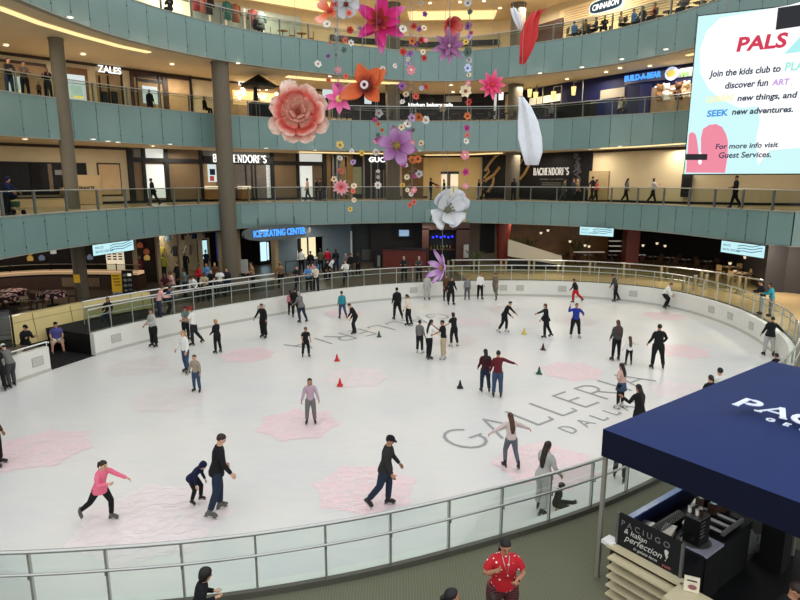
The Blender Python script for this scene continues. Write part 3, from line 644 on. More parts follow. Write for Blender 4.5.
# long screen wall / bar counters behind the third rail
for k, (x0, x1, la) in enumerate(((232, 263, 'black slatted cafe counter beneath the black parasol'), (574, 607, 'dark planter box by the blue toy shop'), (340, 382, 'dark cafe counter behind the orange flower'))):
    t = root_on('cafe_counter', la, 'counter', W, (x0 + x1) / 2, 112); panel('body', W, x0, 105, x1, 118, mat('black_slats', (30, 28, 28), .6), .6, t, (2.6, 1.3, 2.6)[k], (11.8, 13.0)); panel('top', W, x0, 104, x1, 105, SILV, .8, t, (2.5, 1.2, 2.5)[k], (13.0, 13.08))
# parasol
p, t = wallhit(259, 95, [tuple(q) for q in offset(RING[3], 1.5)]); c = v3(p, 11.8)
ps = thing('parasol', 'black cafe parasol behind the third level rail', 'parasol', c)
MB().cyl((0, 0, 0), .04, 3.0, 10).build('pole', SILV, ps); MB().cyl((0, 0, 0), .35, .08, 16).build('base', DARK, ps)
m = MB(); m.loft([((0, 0, 2.2), (1, 0, 0), (0, 1, 0), 1.25, 1.25), ((0, 0, 2.35), (1, 0, 0), (0, 1, 0), 1.25, 1.25), ((0, 0, 3.05), (1, 0, 0), (0, 1, 0), .05, .05)], 0, True, 8); m.build('canopy', BLACK, ps)
for x, la in ((238, 'black closed parasol by the cafe steps'),):
    p, t = wallhit(x, 95, W); c = p + Vector((t.y, -t.x, 0)) * 3.2; c.z = 11.8; r_ = thing('closed_parasol', la, 'parasol', c)
    MB().cyl((0, 0, 0), .04, 3.0, 8).build('pole', SILV, r_); MB().loft([((0, 0, 1.4), (1, 0, 0), (0, 1, 0), .2, .2), ((0, 0, 2.2), (1, 0, 0), (0, 1, 0), .14, .14), ((0, 0, 3.1), (1, 0, 0), (0, 1, 0), .03, .03)], 0, True, 8).build('folded_canopy', BLACK, r_)
# ---------------- top level
tf = root_on('boutique_shopfront', 'bright boutique front with clothes behind the top level rail at left', 'shopfront', W, 230, 20)
panel('window', W, 150, -20, 300, 30, mat('boutique_glass', (152, 160, 150), .4, 0, .4, .35, 2, emit=.25), .1, tf, z=(20.2, 16.9)); panel('cream_wall', W, 130, -20, 188, 30, LITWALL, .16, tf, z=(19.8, 16.9))
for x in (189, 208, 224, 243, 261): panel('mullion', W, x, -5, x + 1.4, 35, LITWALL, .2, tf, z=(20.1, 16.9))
for x, m_ in ((191, 'garment_red'), (196, 'garment_pink'), (203, 'garment_black'), (222, 'garment_teal'), (231, 'garment_rust'), (248, 'garment_maroon'), (256, 'garment_grey')):
    colr = {'garment_red': (150, 40, 46), 'garment_pink': (190, 110, 100), 'garment_black': (40, 36, 38), 'garment_teal': (60, 110, 110), 'garment_rust': (140, 84, 60), 'garment_maroon': (110, 46, 44), 'garment_grey': (96, 110, 110)}[m_]
    p, t = wallhit(x + 1, 1 + (x - 190) * .3, W); n_ = Vector((t.y, -t.x, 0)); m = MB(); m.loft([((0, 0, 0), (1, 0, 0), (0, 1, 0), .32, .14), ((0, 0, .7), (1, 0, 0), (0, 1, 0), .24, .12), ((0, 0, 1.15), (1, 0, 0), (0, 1, 0), .3, .1), ((0, 0, 1.25), (1, 0, 0), (0, 1, 0), .08, .08)], 0, True, 10)
    m.tube([(-.28, 0, 1.12), (-.4, 0, .5)], .09, 6); m.tube([(.28, 0, 1.12), (.4, 0, .5)], .09, 6)
    o = m.build('hanging_garment', mat(m_, colr, .9), smooth=True); o.location = v3(p + n_ * .7, p.z - .75); o.rotation_euler = (0, 0, math.atan2(t.y, t.x)); tag(o, m_.split('_')[1] + ' garment hanging in the top level boutique', 'garment', 'garments in the top boutique')
tb = root_on('dark_lintel', 'black sloping lintel strip above the top level shops', 'lintel', W, 400, 30)
panel('strip', W, 330, 24, 500, 30, FRAMEB, .3, tb, z=(19.15, 18.75)); panel('counter_dark', W, 398, 46, 416, 52, FRAMEB, .4, tb, z=(18.3, 17.2)); panel('counter_dark', W, 455, 47, 500, 52, FRAMEB, .4, tb, z=(18.0, 17.2)); panel('pale_wall', W, 345, 30, 398, 52, mat('top_cream', (226, 200, 150), .7), .1, tb, z=(18.7, 16.9))
rf = root_on('striped_shopfront', 'cream striped food shopfront with dark doorway at the top right', 'shopfront', W, 620, 20)
panel('slat_wall', W, 560, 0, 720, 50, mat('cream_slats', (232, 206, 158), .6, 0, .3, .05, 2), .1, rf, z=(20.2, 16.9)); panel('dark_opening', W, 525, 10, 564, 50, BROWN, .2, rf, z=(19.6, 16.9))
for k in range(10):
    panel('slat_line', W, 566, 0, 720, 1, mat('slat_gap', (176, 150, 108), .7), .13, rf, z=(18.5 + k * .16 + .04, 18.5 + k * .16))
a, t_ = wallhit(613, 15, W); b_, _ = wallhit(641, 8, W); n_ = Vector((t_.y, -t_.x, 0)); u = (v3(b_, 0) - v3(a, 0)); L = u.length; u.normalize(); c = v3((a + b_) / 2, 19.0) + n_ * 2.2
m = MB(); m.loft([(c - n_ * .1, u, (0, 0, 1), L / 2 + .25, .46), (c + n_ * .06, u, (0, 0, 1), L / 2 + .25, .46)], 0, True, 28, .6); m.loft([(c + n_ * .06, u, (0, 0, 1), L / 2 + .17, .38), (c + n_ * .08, u, (0, 0, 1), L / 2 + .17, .38)], 1, True, 28, .6)
cs = tag(m.build('oval_sign', [mat('sign_white_rim', (225, 235, 235), .4, emit=.6), mat('sign_dark_teal', (24, 60, 78), .4, emit=.1)]), 'oval dark teal sign with white bakery lettering above the top rail', 'sign')
tx = text('CINNABON', .52, SIGNW, cs, frame(c + n_ * .1 - u * (L / 2 - .02) - Vector((0, 0, .18)), u, (0, 0, 1)), ext=.01, shear=.2, weight=.008)
wd = max(v.co.x for v in tx.data.vertices)
for v in tx.data.vertices: v.co.x *= (L - .05) / wd
# cove lamps
def cove(pts_px, z, wd, la):
    q = [P(x, y, z) for x, y in pts_px]; m = MB(); A = []; B = []
    for i, p in enumerate(q):
        t = (q[min(i + 1, len(q) - 1)] - q[max(i - 1, 0)]).normalized(); n_ = Vector((-t.y, t.x, 0)) * wd / 2; A.append(p + n_); B.append(p - n_)
    m.strip(A, B); m.strip([p + Vector((0, 0, .05)) for p in A], [p + Vector((0, 0, .05)) for p in B]); m.strip(A, [p + Vector((0, 0, .05)) for p in A]); m.strip(B, [p + Vector((0, 0, .05)) for p in B])
    return tag(m.build('cove_light', LAMPC), la, 'light')
cove([(-30, 1), (0, 9), (40, 24), (80, 36), (120, 47), (149, 53)], 14.8, .42, 'long cream cove light in the soffit above the left jewellery shop')
cove([(287, 77), (320, 80), (355, 82), (398, 84)], 14.8, .7, 'cream cove light above the big peony')
cove([(687, 56), (702, 53), (712, 51)], 14.8, .3, 'short cove light just left of the big screen')
cove([(300, 152.4), (340, 153.4), (392, 154.2)], 9.66, .5, 'cream cove light above the luxury shop sign'); cove([(425, 155.5), (462, 155.2), (500, 153.5)], 9.66, .7, 'cream cove light above the beige side wall'); cove([(430, 158.5), (440, 159.8)], 9.66, 1.0, 'short cove light beside the beige side wall')
cove([(600, 149), (640, 147), (684, 144)], 9.66, .5, 'thin cove light above the curved beige wall at right')
for x0, x1, y, la in ((405, 498, 15, 'bright recessed light slot in the top storey wall'), (235, 322, 8, 'wide glowing ceiling vault light at the upper left'), (590, 660, 3, 'glowing ceiling light at the upper right')):
    a, t = wallhit(x0, y, W); b_, _ = wallhit(x1, y, W); u = (v3(b_, 0) - v3(a, 0)); L = u.length; u.normalize(); n_ = Vector((u.y, -u.x, 0)); c = v3((a + b_) / 2, 20.62) + n_ * 2.0
    tag(MB().box(c, (L * .9, 2.4, .06), math.atan2(u.y, u.x)).build('cove_light', LAMPC), la, 'light')
# recessed downlights
dl = [(3, 14.83, [(70, 17), (83, 54), (172, 64), (6, 45), (238, 63), (330, 76), (451, 85), (453, 92), (551, 88), (567, 79), (606, 72), (620, 68), (650, 66), (666, 49), (622, 59), (582, 67), (540, 73)]),
      (2, 9.69, [(25, 139), (93, 139), (108, 141), (118, 142), (153, 146), (170, 144), (266, 148), (315, 150), (420, 151), (620, 146), (590, 149)]),
      (4, 20.66, [(430, 3), (460, 2), (484, 1), (415, 12), (560, 6), (500, 8)])]
for lv, z, ps_ in dl:
    for k, (x, y) in enumerate(ps_):
        p = P(x, y, z); m = MB(); m.cyl((0, 0, -.02), .1, .05, 14); r_ = thing('downlight', 'small round downlight in the %s level ceiling' % {3: 'third', 2: 'second', 4: 'top'}[lv], 'downlight', p, 0, 'downlights in the %s level ceiling' % {3: 'third', 2: 'second', 4: 'top'}[lv])
        MB().cyl((0, 0, -.02), .11, .03, 14).build('lens', LAMPW, r_); m2 = MB(); m2.loft([((0, 0, -.03), (1, 0, 0), (0, 1, 0), .14, .14), ((0, 0, .02), (1, 0, 0), (0, 1, 0), .16, .16)], 0, False, 16); m2.build('trim_ring', WHITE, r_)
# ---------------- digital banners hung from the second level fascia
for k, (x0, x1, yt0, yt1, h, la) in enumerate(((92, 133, 244.5, 240, .58, 'pale digital banner under the left balcony above the menu stands'), (580, 614, 226, 228.5, .6, 'pale digital banner under the balcony above the bar tables'), (722, 765.5, 239, 247, .66, 'pale digital banner under the balcony at the right corner'))):
    c = [Vector(p) for p in RING[2]]; wl = [tuple(p) for p in offset(c, -.22)]
    a, _ = wallhit(x0, yt0, wl); b_, _ = wallhit(x1, yt1, wl); u = v3(b_, 0) - v3(a, 0); L = u.length; u.normalize(); n_ = Vector((u.y, -u.x, 0)); cc = v3((a + b_) / 2, (a.z + b_.z) / 2)
    r_ = thing('digital_banner', la, 'screen', cc, math.atan2(u.y, u.x), 'digital banners under the balcony')
    MB().box((0, .06, -h / 2), (L, .12, h)).build('housing', BLACK, r_); MB().box((0, -.01, -h / 2), (L - .04, .02, h - .04)).build('display', CYAN, r_)
    m = MB()
    for j in range(3): m.tube([(-L * .1 + i * L * .55 / 8, -.025, -h * (.75 - .22 * j) + h * .25 * i / 8 + .04 * math.sin(i)) for i in range(9)], .022, 4)
    m.build('wave_lines', DOTBLUE, r_)
    for j, s_ in enumerate(('ON ICE', 'SKATE LESSONS')): text(s_, .17, DOTBLUE, r_, r_.matrix_world if False else (bpy.context.view_layer.update() or r_.matrix_world) @ Matrix.Translation((-L * .45, -.03, -h * (.42 + .36 * j))) @ Matrix.Rotation(math.pi / 2, 4, 'X'), ext=.004)
    for s_ in (-1, 1): MB().cyl((s_ * L * .4, .06, 0), .02, .1, 6).build('hanger', SILV, r_)
# ---------------- the big LED screen
ztop, zbot = 14.55, 7.83
A = at(694, 174, 31.0); A.z = 0
tl = P(703, 18, ztop) ; 
Y0 = 31.0
d0 = ray(684, 174); t0_ = Y0 / d0.y; bl = Vector((d0.x * t0_, Y0, EYE + d0.z * t0_)); zbot = bl.z
d1 = ray(703, 18); k1 = math.hypot(bl.x, bl.y) / math.hypot(d1.x, d1.y); ztop = EYE + d1.z * k1 + .1
tr = P(778, 7.5, ztop); u = Vector((tr.x - bl.x, tr.y - bl.y, 0)).normalized(); n_ = Vector((u.y, -u.x, 0))
SW, SH = 8.6, ztop - zbot
scr = thing('led_screen', 'huge bright LED screen with kids club notice hanging before the right balconies', 'screen', bl, math.atan2(u.y, u.x))
bpy.context.view_layer.update()
MB().box((SW / 2, .28, SH / 2), (SW + .08, .5, SH + .1)).build('housing', BLACK, scr)
for x_ in (1.2, 4.2, 7.2): MB().box((x_, .3, SH + 1.2), (.08, .08, 2.4)).build('hanger', DSTEEL, scr)
SCRB = mat('screen_pale_cyan', (206, 246, 247), .4, 0, .1, 0, 1, emit=.95); SCRW = mat('screen_white', (253, 254, 254), .4, 0, .1, 0, 1, emit=1.0)
MB().box((SW / 2, .02, SH / 2), (SW, .03, SH)).build('display', SCRB, scr)
def sp_(px, py):
    q = onplane(px, py, bl, n_); r_ = q - bl; return Vector((r_.dot(u), 0, r_.z))
def sshape(pts, m_, name, y): 
    q = [sp_(*p) for p in pts]; mb = MB(); mb.add([(p.x, y, p.z) for p in q] + [(p.x, y - .004, p.z) for p in q], [tuple(range(len(q))), tuple(range(len(q), 2 * len(q)))[::-1]]); return mb.build(name, m_, scr)
def blob(cx, cy, rx, ry, n=28, sq=2.0): return [(cx + rx * math.copysign(abs(math.cos(2 * math.pi * k / n)) ** (2 / sq), math.cos(2 * math.pi * k / n)), cy + ry * math.copysign(abs(math.sin(2 * math.pi * k / n)) ** (2 / sq), math.sin(2 * math.pi * k / n))) for k in range(n)]
CL = lambda pts: [(x if x < 845 else 845, y) for x, y in pts]
sshape([(720, 18), (706, 32), (700, 50), (700, 72), (708, 88), (722, 100), (740, 108), (760, 106), (775, 99), (800, 92), (840, 88), (850, 60), (850, -12), (790, 5)], SCRW, 'white_shape', -.004)
sshape([(760, 120), (756, 140), (758, 165), (770, 150), (800, 148), (850, 140), (850, 80), (800, 92), (770, 100), (758, 104)], SCRW, 'white_shape', -.006)
sshape([(784, 54), (800, 37), (850, 10), (850, 44), (800, 52)], mat('screen_aqua', (176, 240, 240), .4, emit=.9), 'aqua_shape', -.010)
PK = mat('screen_pink', (242, 142, 164), .4, 0, .1, 0, 1, emit=.9)
sshape([(686, 172.5), (689, 134), (692, 132), (695.5, 134), (697, 140), (698.5, 152), (700, 160), (701, 150), (701, 138), (703, 129), (709, 125), (716, 124), (722, 127), (726, 134), (728, 142), (727.5, 156), (725, 172.8)], PK, 'pink_shape', -.008)
sshape([(698.2, 163), (698.7, 152), (701.2, 152), (701.8, 163), (700, 165)], SCRW, 'white_shape', -.014)
DEAD = mat('dead_pixels', (14, 14, 24), .5)
sshape([(778, 8), (850, -3), (850, 19), (775.5, 30)], DEAD, 'dead_module', -.018); sshape([(686, 154), (707.5, 154), (707, 160), (685.5, 160)], DEAD, 'dead_module', -.018)
def stext(s, px0, py0, px1, py1, capy, m_, weight=0, shear=.12, fit=True):
    a, b2 = sp_(px0, py0), sp_(px1, py1); c = sp_(px0, capy); h = (c - a).z; dx = Vector((b2.x - a.x, 0, b2.z - a.z)); L = dx.length
    M = scr.matrix_world @ Matrix.Translation((a.x, -.02, a.z)) @ Matrix.Rotation(math.pi / 2, 4, 'X') @ Matrix.Rotation(math.atan2(dx.z, dx.x), 4, 'Z')
    o = text(s, h * 1.37, m_, scr, M, ext=.004, weight=weight, shear=shear)
    w_ = max(v.co.x for v in o.data.vertices)
    if fit:
        for v in o.data.vertices: v.co.x *= L / w_
INK = mat('screen_ink', (44, 54, 82), .5, emit=.1); SRED = mat('screen_red', (214, 40, 78), .5, emit=.85)
stext('PALS', 735.5, 51.5, 787, 46.5, 37.5, SRED, .03)
stext('Join the kids club to', 710, 77, 780.5, 71.5, 70.5, INK, .012); stext('PLAY', 784, 71, 812, 68.5, 62.5, mat('screen_mint', (150, 236, 220), .5, emit=.9), .012)
stext('discover fun', 724.5, 88.8, 768, 85.5, 82.3, INK, .012); stext('ART', 772, 85.5, 789.5, 84.3, 79.5, mat('screen_lilac', (200, 160, 226), .5, emit=.9), .012); stext(',', 791, 85, 792, 85, 82, INK)
stext('LEARN', 706, 102.5, 733, 100.3, 96.5, mat('screen_yellow', (250, 240, 180), .5, emit=.95), .012); stext('new things, and', 737, 101, 797, 97.5, 95, INK, .012)
stext('SEEK', 706.5, 116.8, 728, 115.3, 110.5, mat('screen_blue', (30, 120, 190), .5, emit=.7), .014); stext('new adventures.', 731.5, 114.7, 793, 111.8, 108.7, INK, .012)
stext('For more info visit', 715, 149, 778, 147, 143.8, INK, .009); stext('Guest Services.', 718, 158, 771, 157, 152.2, INK, .009)
# fascia plate on the second level ring behind the white flower
wl = [tuple(p) for p in offset(RING[2], -.12)]
fs = root_on('fascia_sign', 'pale green sign plate with dark script on the balcony edge behind the white bloom', 'sign', wl, 440, 217); panel('plate', wl, 425, 209, 461, 225, mat('pale_green_plate', (128, 156, 146), .4), .06, fs); walltext('Monet', wl, 429, 213, 452, 221, BLACK, fs, .1, shear=.3)
# ================================================================== CONCOURSE LEVEL
Z1 = ZC
def kid(parent, mb, name, m, smooth=False): return mb.build(name, m, parent, smooth)
def U2(a, b):
    u = Vector((b[0] - a[0], b[1] - a[1], 0)).normalized(); return u, math.atan2(u.y, u.x)
# low cream wall curving behind the gate
pts = catmull([(-18.2, 21.4), (-17.2, 23.45), (-16.4, 25.4), (-15.6, 27.2), (-14.6, 28.9), (-13.0, 30.9)], False, .45)
m = MB(); inner, outer_ = pts, offset(pts, .55); m.strip([v3(p, .45) for p in inner], [v3(p, 1.76) for p in offset(pts, .22)]); m.strip([v3(p, 1.76) for p in offset(pts, .22)], [v3(p, 1.76) for p in outer_]); m.strip([v3(p, 1.76) for p in outer_], [v3(p, .45) for p in outer_])
for e in (0, -1): m.quad(v3(inner[e], .45), v3(offset(pts, .22)[e], 1.76), v3(outer_[e], 1.76), v3(outer_[e], .45))
for i in range(3, len(pts), 4):
    t = (pts[i] - pts[i - 1]).normalized(); a = math.atan2(t.y, t.x); m.box(v3(offset(pts, .1)[i], 1.1), (.02, .02, 1.28), a, 1, -.14)
m.strip([v3(p, 1.46) for p in offset(pts, .165)], [v3(p, 1.48) for p in offset(pts, .165)], 1)
S(m.build('wall_curved', [CREAM, mat('cream_joint', (140, 124, 84), .7)], smooth=False))
# bench in the gate recess
be = thing('bench', 'long black bench against the cream curved wall by the rink gate', 'bench', (-16.3, 25.2, .02)); bp = [p for p in offset(pts, -.28) if 24.3 < p.y < 26.5]
m = MB(); A, B = bp, offset(bp, -.42); m.strip([v3(p, .48) for p in A], [v3(p, .48) for p in B]); m.strip([v3(p, .48) for p in B], [v3(p, .4) for p in B]); m.strip([v3(p, .4) for p in A], [v3(p, .4) for p in B]); o = kid(be, m, 'seat', MATF); o.matrix_parent_inverse = Matrix.Translation((16.3, -25.2, -.02))
for i in (1, len(bp) // 2, len(bp) - 2):
    o = kid(be, MB().box(v3(offset(bp, -.2)[i], .21), (.06, .36, .38)), 'leg', BLACK); o.matrix_parent_inverse = Matrix.Translation((16.3, -25.2, -.02))
# glass side screen and rails by the gate
gp = thing('glass_screen', 'dark tinted glass screen panel at the far left of the rink gate', 'screen panel', P(4, 352, Z1))
a = P(0, 372, Z1); MB().box((-.6, .1, .75), (1.6, .04, 1.5), .9).build('pane', glass('smoked_glass', (120, 130, 128), .08), gp); MB().box((-.6, .1, 1.53), (1.65, .08, .06), .9).build('cap_rail', BLACK, gp); MB().box((-.05, .75, .76), (.06, .06, 1.52), .9).build('post', BLACK, gp)
hr = thing('gate_handrail', 'white tube handrail on the boards left of the rink gate', 'handrail', v3(RINK[g0], Z1)); q = [v3(rk(.1)[i], Z1 + .24) for i in range(g0 - 9, g0 + 1)]; L0 = v3(RINK[g0], Z1)
MB().tube([p - L0 for p in q] + [q[-1] - L0 + Vector((.1, 0, -.02))], .028, 8).build('rail', WHITE, hr)
for i in (0, 3, 6, 9): MB().tube([q[i] - L0, q[i] - L0 - Vector((0, 0, .22))], .018, 6).build('post', WHITE, hr)
# second rail along the ramp on the left
rr_ = thing('ramp_railing', 'white double tube ramp railing outside the rink fence on the left', 'railing', (0, 0, 0))
rp = [p for p in rk(2.1) if p.x < -7.2 and 26.8 < p.y < 38]; rp.sort(key=lambda p: p.x)
for h in (1.07, .8): MB().tube([v3(p, Z1 + h) for p in rp], .035, 8).build('rail', WHITE, rr_, True)
for p in rp[::4]: MB().cyl(v3(p, Z1), .025, 1.07, 8).build('post', STEEL, rr_)
g_ = MB(); g_.strip([v3(p, Z1 + .1) for p in rp], [v3(p, Z1 + .75) for p in rp]); g_.build('glass', DIMGLASS, rr_)
# patio railing on the far side
pr = thing('patio_railing', 'bronze patio railing with square posts before the dark restaurants', 'railing', (0, 0, 0))
BRZ = mat('pale_bronze', (150, 138, 108), .4, .4)
pp = [p for p in rk(3.6) if (p.x > 3.5 and p.y > 33.2)]; pp.sort(key=lambda p: math.atan2(p.y - 30, p.x - 4), reverse=True)
MB().tube([v3(p, Z1 + 1.0) for p in pp], .045, 8).build('rail', STEEL, pr, True)
m = MB(); m.strip([v3(p, Z1 + .12) for p in pp], [v3(p, Z1 + .9) for p in pp]); m.build('glass', DIMGLASS, pr)
for k, p in enumerate(pp[::3]):
    for dx in (-.18, .18): MB().box(v3(p + Vector((dx, 0)), Z1 + .5), (.13, .13, 1.0)).build('post', BRZ, pr)
for k in range(5):
    p = P(683 + 11 * k, 291 - .6 * k, Z1); r_ = thing('bollard', 'short pale bronze bollard on the tan walkway, number %s from the left of five' % ('one', 'two', 'three', 'four', 'five')[k], 'bollard', p, 0, 'bollards on the right walkway'); MB().box((0, 0, .45), (.14, .14, .9)).build('shaft', BRZ, r_); MB().box((0, 0, .92), (.17, .17, .05)).build('cap', STEEL, r_)
    r_['label'] = 'short pale bronze bollard on the tan walkway, ' + ('leftmost of five', 'second from the left of five', 'middle one of five', 'second from the right of five', 'rightmost of five')[k]
# ---------- left: food counter
CW = [(-29, 27.5), (-25.5, 33.6), (-22.6, 36.1), (-19.4, 36.4), (-16.0, 36.1)]
fc = thing('food_counter', 'long brown food counter with lit curved glass display of dishes', 'counter', (-21.5, 36.4, Z1))
def wk(o, r_): bpy.context.view_layer.update(); o.parent = r_; o.matrix_parent_inverse = r_.matrix_world.inverted(); return o
cp = catmull(CW, False, .4); back = offset(cp, 1.0)
def prism(front, back_, z0, z1, name, m_, r_):
    mb = MB(); mb.strip([v3(p, z0) for p in front], [v3(p, z1) for p in front]); mb.strip([v3(p, z1) for p in front], [v3(p, z1) for p in back_]); mb.strip([v3(p, z1) for p in back_], [v3(p, z0) for p in back_])
    for e in (0, -1): mb.quad(v3(front[e], z0), v3(front[e], z1), v3(back_[e], z1), v3(back_[e], z0))
    return wk(mb.build(name, m_), r_)
prism(cp, back, Z1, Z1 + .85, 'base', BROWN, fc); prism(offset(cp, -.06), back, Z1 + .85, Z1 + .93, 'top', BLACK, fc); prism(offset(cp, .12), offset(cp, .85), Z1 + .93, Z1 + 1.12, 'dish_row', mat('food_dishes', (224, 178, 138), .6, 0, .3, .7, 9, emit=.8), fc)
mb = MB(); g1_, g2_ = offset(cp, .02), offset(cp, .5); mb.strip([v3(p, Z1 + .95) for p in g1_], [v3(p, Z1 + 1.5) for p in g2_]); wk(mb.build('sneeze_guard', DIMGLASS), fc)
mb = MB(); mb.tube([v3(p, Z1 + 1.5) for p in g2_], .02, 6); wk(mb.build('guard_rail', STEEL), fc)
for i in range(0, len(cp), 5): wk(MB().box(v3(g2_[i], Z1 + 1.25), (.05, .05, .6)).build('guard_post', BLACK), fc)
for px, w_ in ((49, .8), (75, .7)):
    p = P(px, 288, Z1 + .4); k = min(range(len(cp)), key=lambda i: (cp[i] - Vector(p[:2])).length); t = (cp[min(k + 1, len(cp) - 1)] - cp[k - 1]).normalized()
    wk(MB().box(v3(offset(cp, -.03)[k], Z1 + .45), (w_, .04, .55), math.atan2(t.y, t.x)).build('notice_panel', mat('brown_notice', (120, 98, 76), .6, 0, .3, .4, 6)), fc)
mb = MB(); bk = offset(cp, 3.0); mb.strip([v3(p, Z1) for p in bk], [v3(p, 4.3) for p in bk]); S(mb.build('wall_kitchen', mat('kitchen_dark', (44, 34, 30), .6, 0, .3, .5, 3)))
rr = random.Random(5)
for k in range(30):      # goods hung and stacked behind the counter
    i = rr.randrange(3, len(cp) - 2); h = Z1 + rr.choice((1.5, 1.9, 2.3)); c = offset(cp, 2.7)[i]; colr = rr.choice(((210, 170, 90), (220, 220, 210), (150, 80, 50), (120, 130, 150)))
    m = MB(); m.loft([((0, 0, 0), (1, 0, 0), (0, 1, 0), .18, .14), ((0, 0, .2), (1, 0, 0), (0, 1, 0), .2, .16), ((0, 0, .34), (1, 0, 0), (0, 1, 0), .08, .08)], 0, True, 12)
    o = m.build('storage_jar', mat('jar_%d_%d' % colr[:2], colr, .5, emit=.3), smooth=True); o.location = v3(c, h); o.parent = fc; o.matrix_parent_inverse = Matrix.Translation((21.5, -36.4, -Z1))
# board, sign stands
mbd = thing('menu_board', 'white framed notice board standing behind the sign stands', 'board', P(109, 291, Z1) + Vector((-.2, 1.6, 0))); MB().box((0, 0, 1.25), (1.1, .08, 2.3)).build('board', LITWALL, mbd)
for k in range(12): MB().box((-.35 + .35 * (k % 3), -.05, 1.75 + .16 * (k // 3)), (.22, .02, .08)).build('notice', DARK, mbd)
MB().box((0, 0, .05), (1.1, .4, .1)).build('base', BLACK, mbd)
for (px, py, m_, la, hh) in ((118.5, 295, mat('yellow_board', (226, 176, 40), .6, emit=.15), 'yellow A-frame sign on white legs near the food counter', 1.05), (129, 297, BLACK, 'black chalk menu sign with white pictures beside the yellow sign', 1.35)):
    p = P(px, py, Z1); r_ = thing('sign_stand', la, 'sign', p, .1); MB().box((0, 0, hh / 2 + .2), (.62, .04, hh), 0, 0, -.08).build('face', m_, r_)
    if px < 120:
        for x_ in (-.27, .27): MB().box((x_, .04, .16), (.05, .05, .34)).build('leg', WHITE, r_)
        MB().box((0, .02, .13), (.6, .05, .06)).build('foot_bar', WHITE, r_)
        for j in range(4): MB().box((-.02 * j, -.03, .6 + .18 * j), (.36, .015, .05), 0, 0, -.08).build('text_line', DARK, r_)
    else:
        for j in range(4): MB().ball((-.12, -.05, .38 + .3 * j), (.12, .02, .1), 10).build('picture', SILV, r_); 
        for j in range(4): MB().box((.14, -.05, .4 + .3 * j), (.2, .015, .14)).build('picture', LITWALL if j == 3 else SILV, r_)
        MB().box((0, 0, .1), (.6, .3, .2)).build('base', BLACK, r_)
yn = MB().box((0, 0, 0), (.34, .03, .46)).build('wall_notice', mat('yellow_board', (226, 176, 40), .6)); yn.location = Vector((-18.1 + .05, 33.6 - .5, Z1 + 1.2)); tag(yn, 'small yellow notice fixed to the slim left column', 'notice')
# clothed round tables with spotted cloths
SPOT = bpy.data.materials.new('spotted_cloth'); SPOT.use_nodes = True; nt = SPOT.node_tree; b = nt.nodes['Principled BSDF']; b.inputs['Roughness'].default_value = .9
tc = nt.nodes.new('ShaderNodeTexCoord'); vo = nt.nodes.new('ShaderNodeTexVoronoi'); vo.inputs['Scale'].default_value = 5.5; cr = nt.nodes.new('ShaderNodeValToRGB'); cr.color_ramp.interpolation = 'CONSTANT'
cr.color_ramp.elements[0].color = (*srgb(214, 160, 150), 1); cr.color_ramp.elements[1].position = .42; cr.color_ramp.elements[1].color = (*srgb(38, 26, 26), 1)
nt.links.new(tc.outputs['Object'], vo.inputs['Vector']); nt.links.new(vo.outputs['Distance'], cr.inputs[0]); nt.links.new(cr.outputs[0], b.inputs['Base Color'])
def chair(p, rz, m_, la, group, h=.45):
    r_ = thing('cafe_chair', la, 'chair', p, rz, group)
    MB().box((0, 0, h), (.42, .42, .05)).build('seat', m_, r_); MB().box((0, -.2, h + .27), (.42, .04, .38)).build('backrest', m_, r_)
    for sx in (-1, 1):
        for sy in (-1, 1): MB().box((sx * .18, sy * .18, h / 2), (.035, .035, h)).build('leg', m_, r_)
    return r_
for k, (px, py, la) in enumerate(((4, 310, 'table with a spotted pink and black cloth at the far left edge'), (15, 304, 'spotted cloth table second from the far left edge'), (53, 306, 'spotted cloth table standing before the brown food counter'))):
    p = P(px, py, Z1); r_ = thing('dining_table', la, 'table', p); MB().cyl((0, 0, 0), .3, .05, 14).build('foot', BLACK, r_); MB().cyl((0, 0, 0), .05, .72, 8).build('leg', BLACK, r_); MB().cyl((0, 0, .72), .62, .04, 24).build('table_top', BROWN, r_)
    m = MB(); m.loft([((0, 0, .77), (1, 0, 0), (0, 1, 0), .66, .66), ((0, 0, .74), (1, 0, 0), (0, 1, 0), .68, .68), ((0, 0, .5), (1, 0, 0), (0, 1, 0), .74, .74)], 0, True, 20); o = m.build('tablecloth', SPOT); o.location = p; tag(o, ('spotted cloth on the leftmost table', 'spotted cloth on the second table from the left', 'spotted cloth on the table before the food counter')[k], 'tablecloth')
    for j, a in enumerate((.6, 2.4, 4.4)): chair(p + Vector((math.cos(a) * .95, math.sin(a) * .95, 0)), a + math.pi / 2, BROWN, 'dark cafe chair at ' + ('the leftmost spotted table', 'the second spotted table', 'the spotted table before the counter')[k], 'chairs round spotted table %s' % 'abc'[k])
# ---------- sportswear shop
sw = thing('sportswear_shop', 'open sportswear shopfront with tan posts behind the seated crowd', 'shopfront', (-13.5, 39.5, Z1))
def fl(px, py, dz=0): return P(px, py, Z1) + Vector((0, 0, dz))
A0, A1 = Vector((-16.6, 37.4, Z1)), Vector((-11.6, 43.0, Z1)); us, ang = U2(A0, A1); nb = Vector((-us.y, us.x, 0))
for k in range(6):
    c = A0 + us * (7.5 * k / 5); wk(MB().box(c + Vector((0, 0, 1.7)), (.22, .22, 3.4), ang).build('post', mat('tan_post', (150, 132, 100), .6), None), sw)
wk(MB().box((A0 + A1) / 2 + Vector((0, 0, 3.25)), (7.6, .3, .3), ang).build('lintel', mat('grey_lintel', (90, 88, 80), .6), None), sw)
wk(MB().box((A0 + A1) / 2 + nb * 4 + Vector((0, 0, 1.7)), (7.6, .1, 3.4), ang).build('back_wall', mat('shop_back_tan', (150, 134, 104), .7, 0, .3, .3, 2, emit=.12), None), sw)
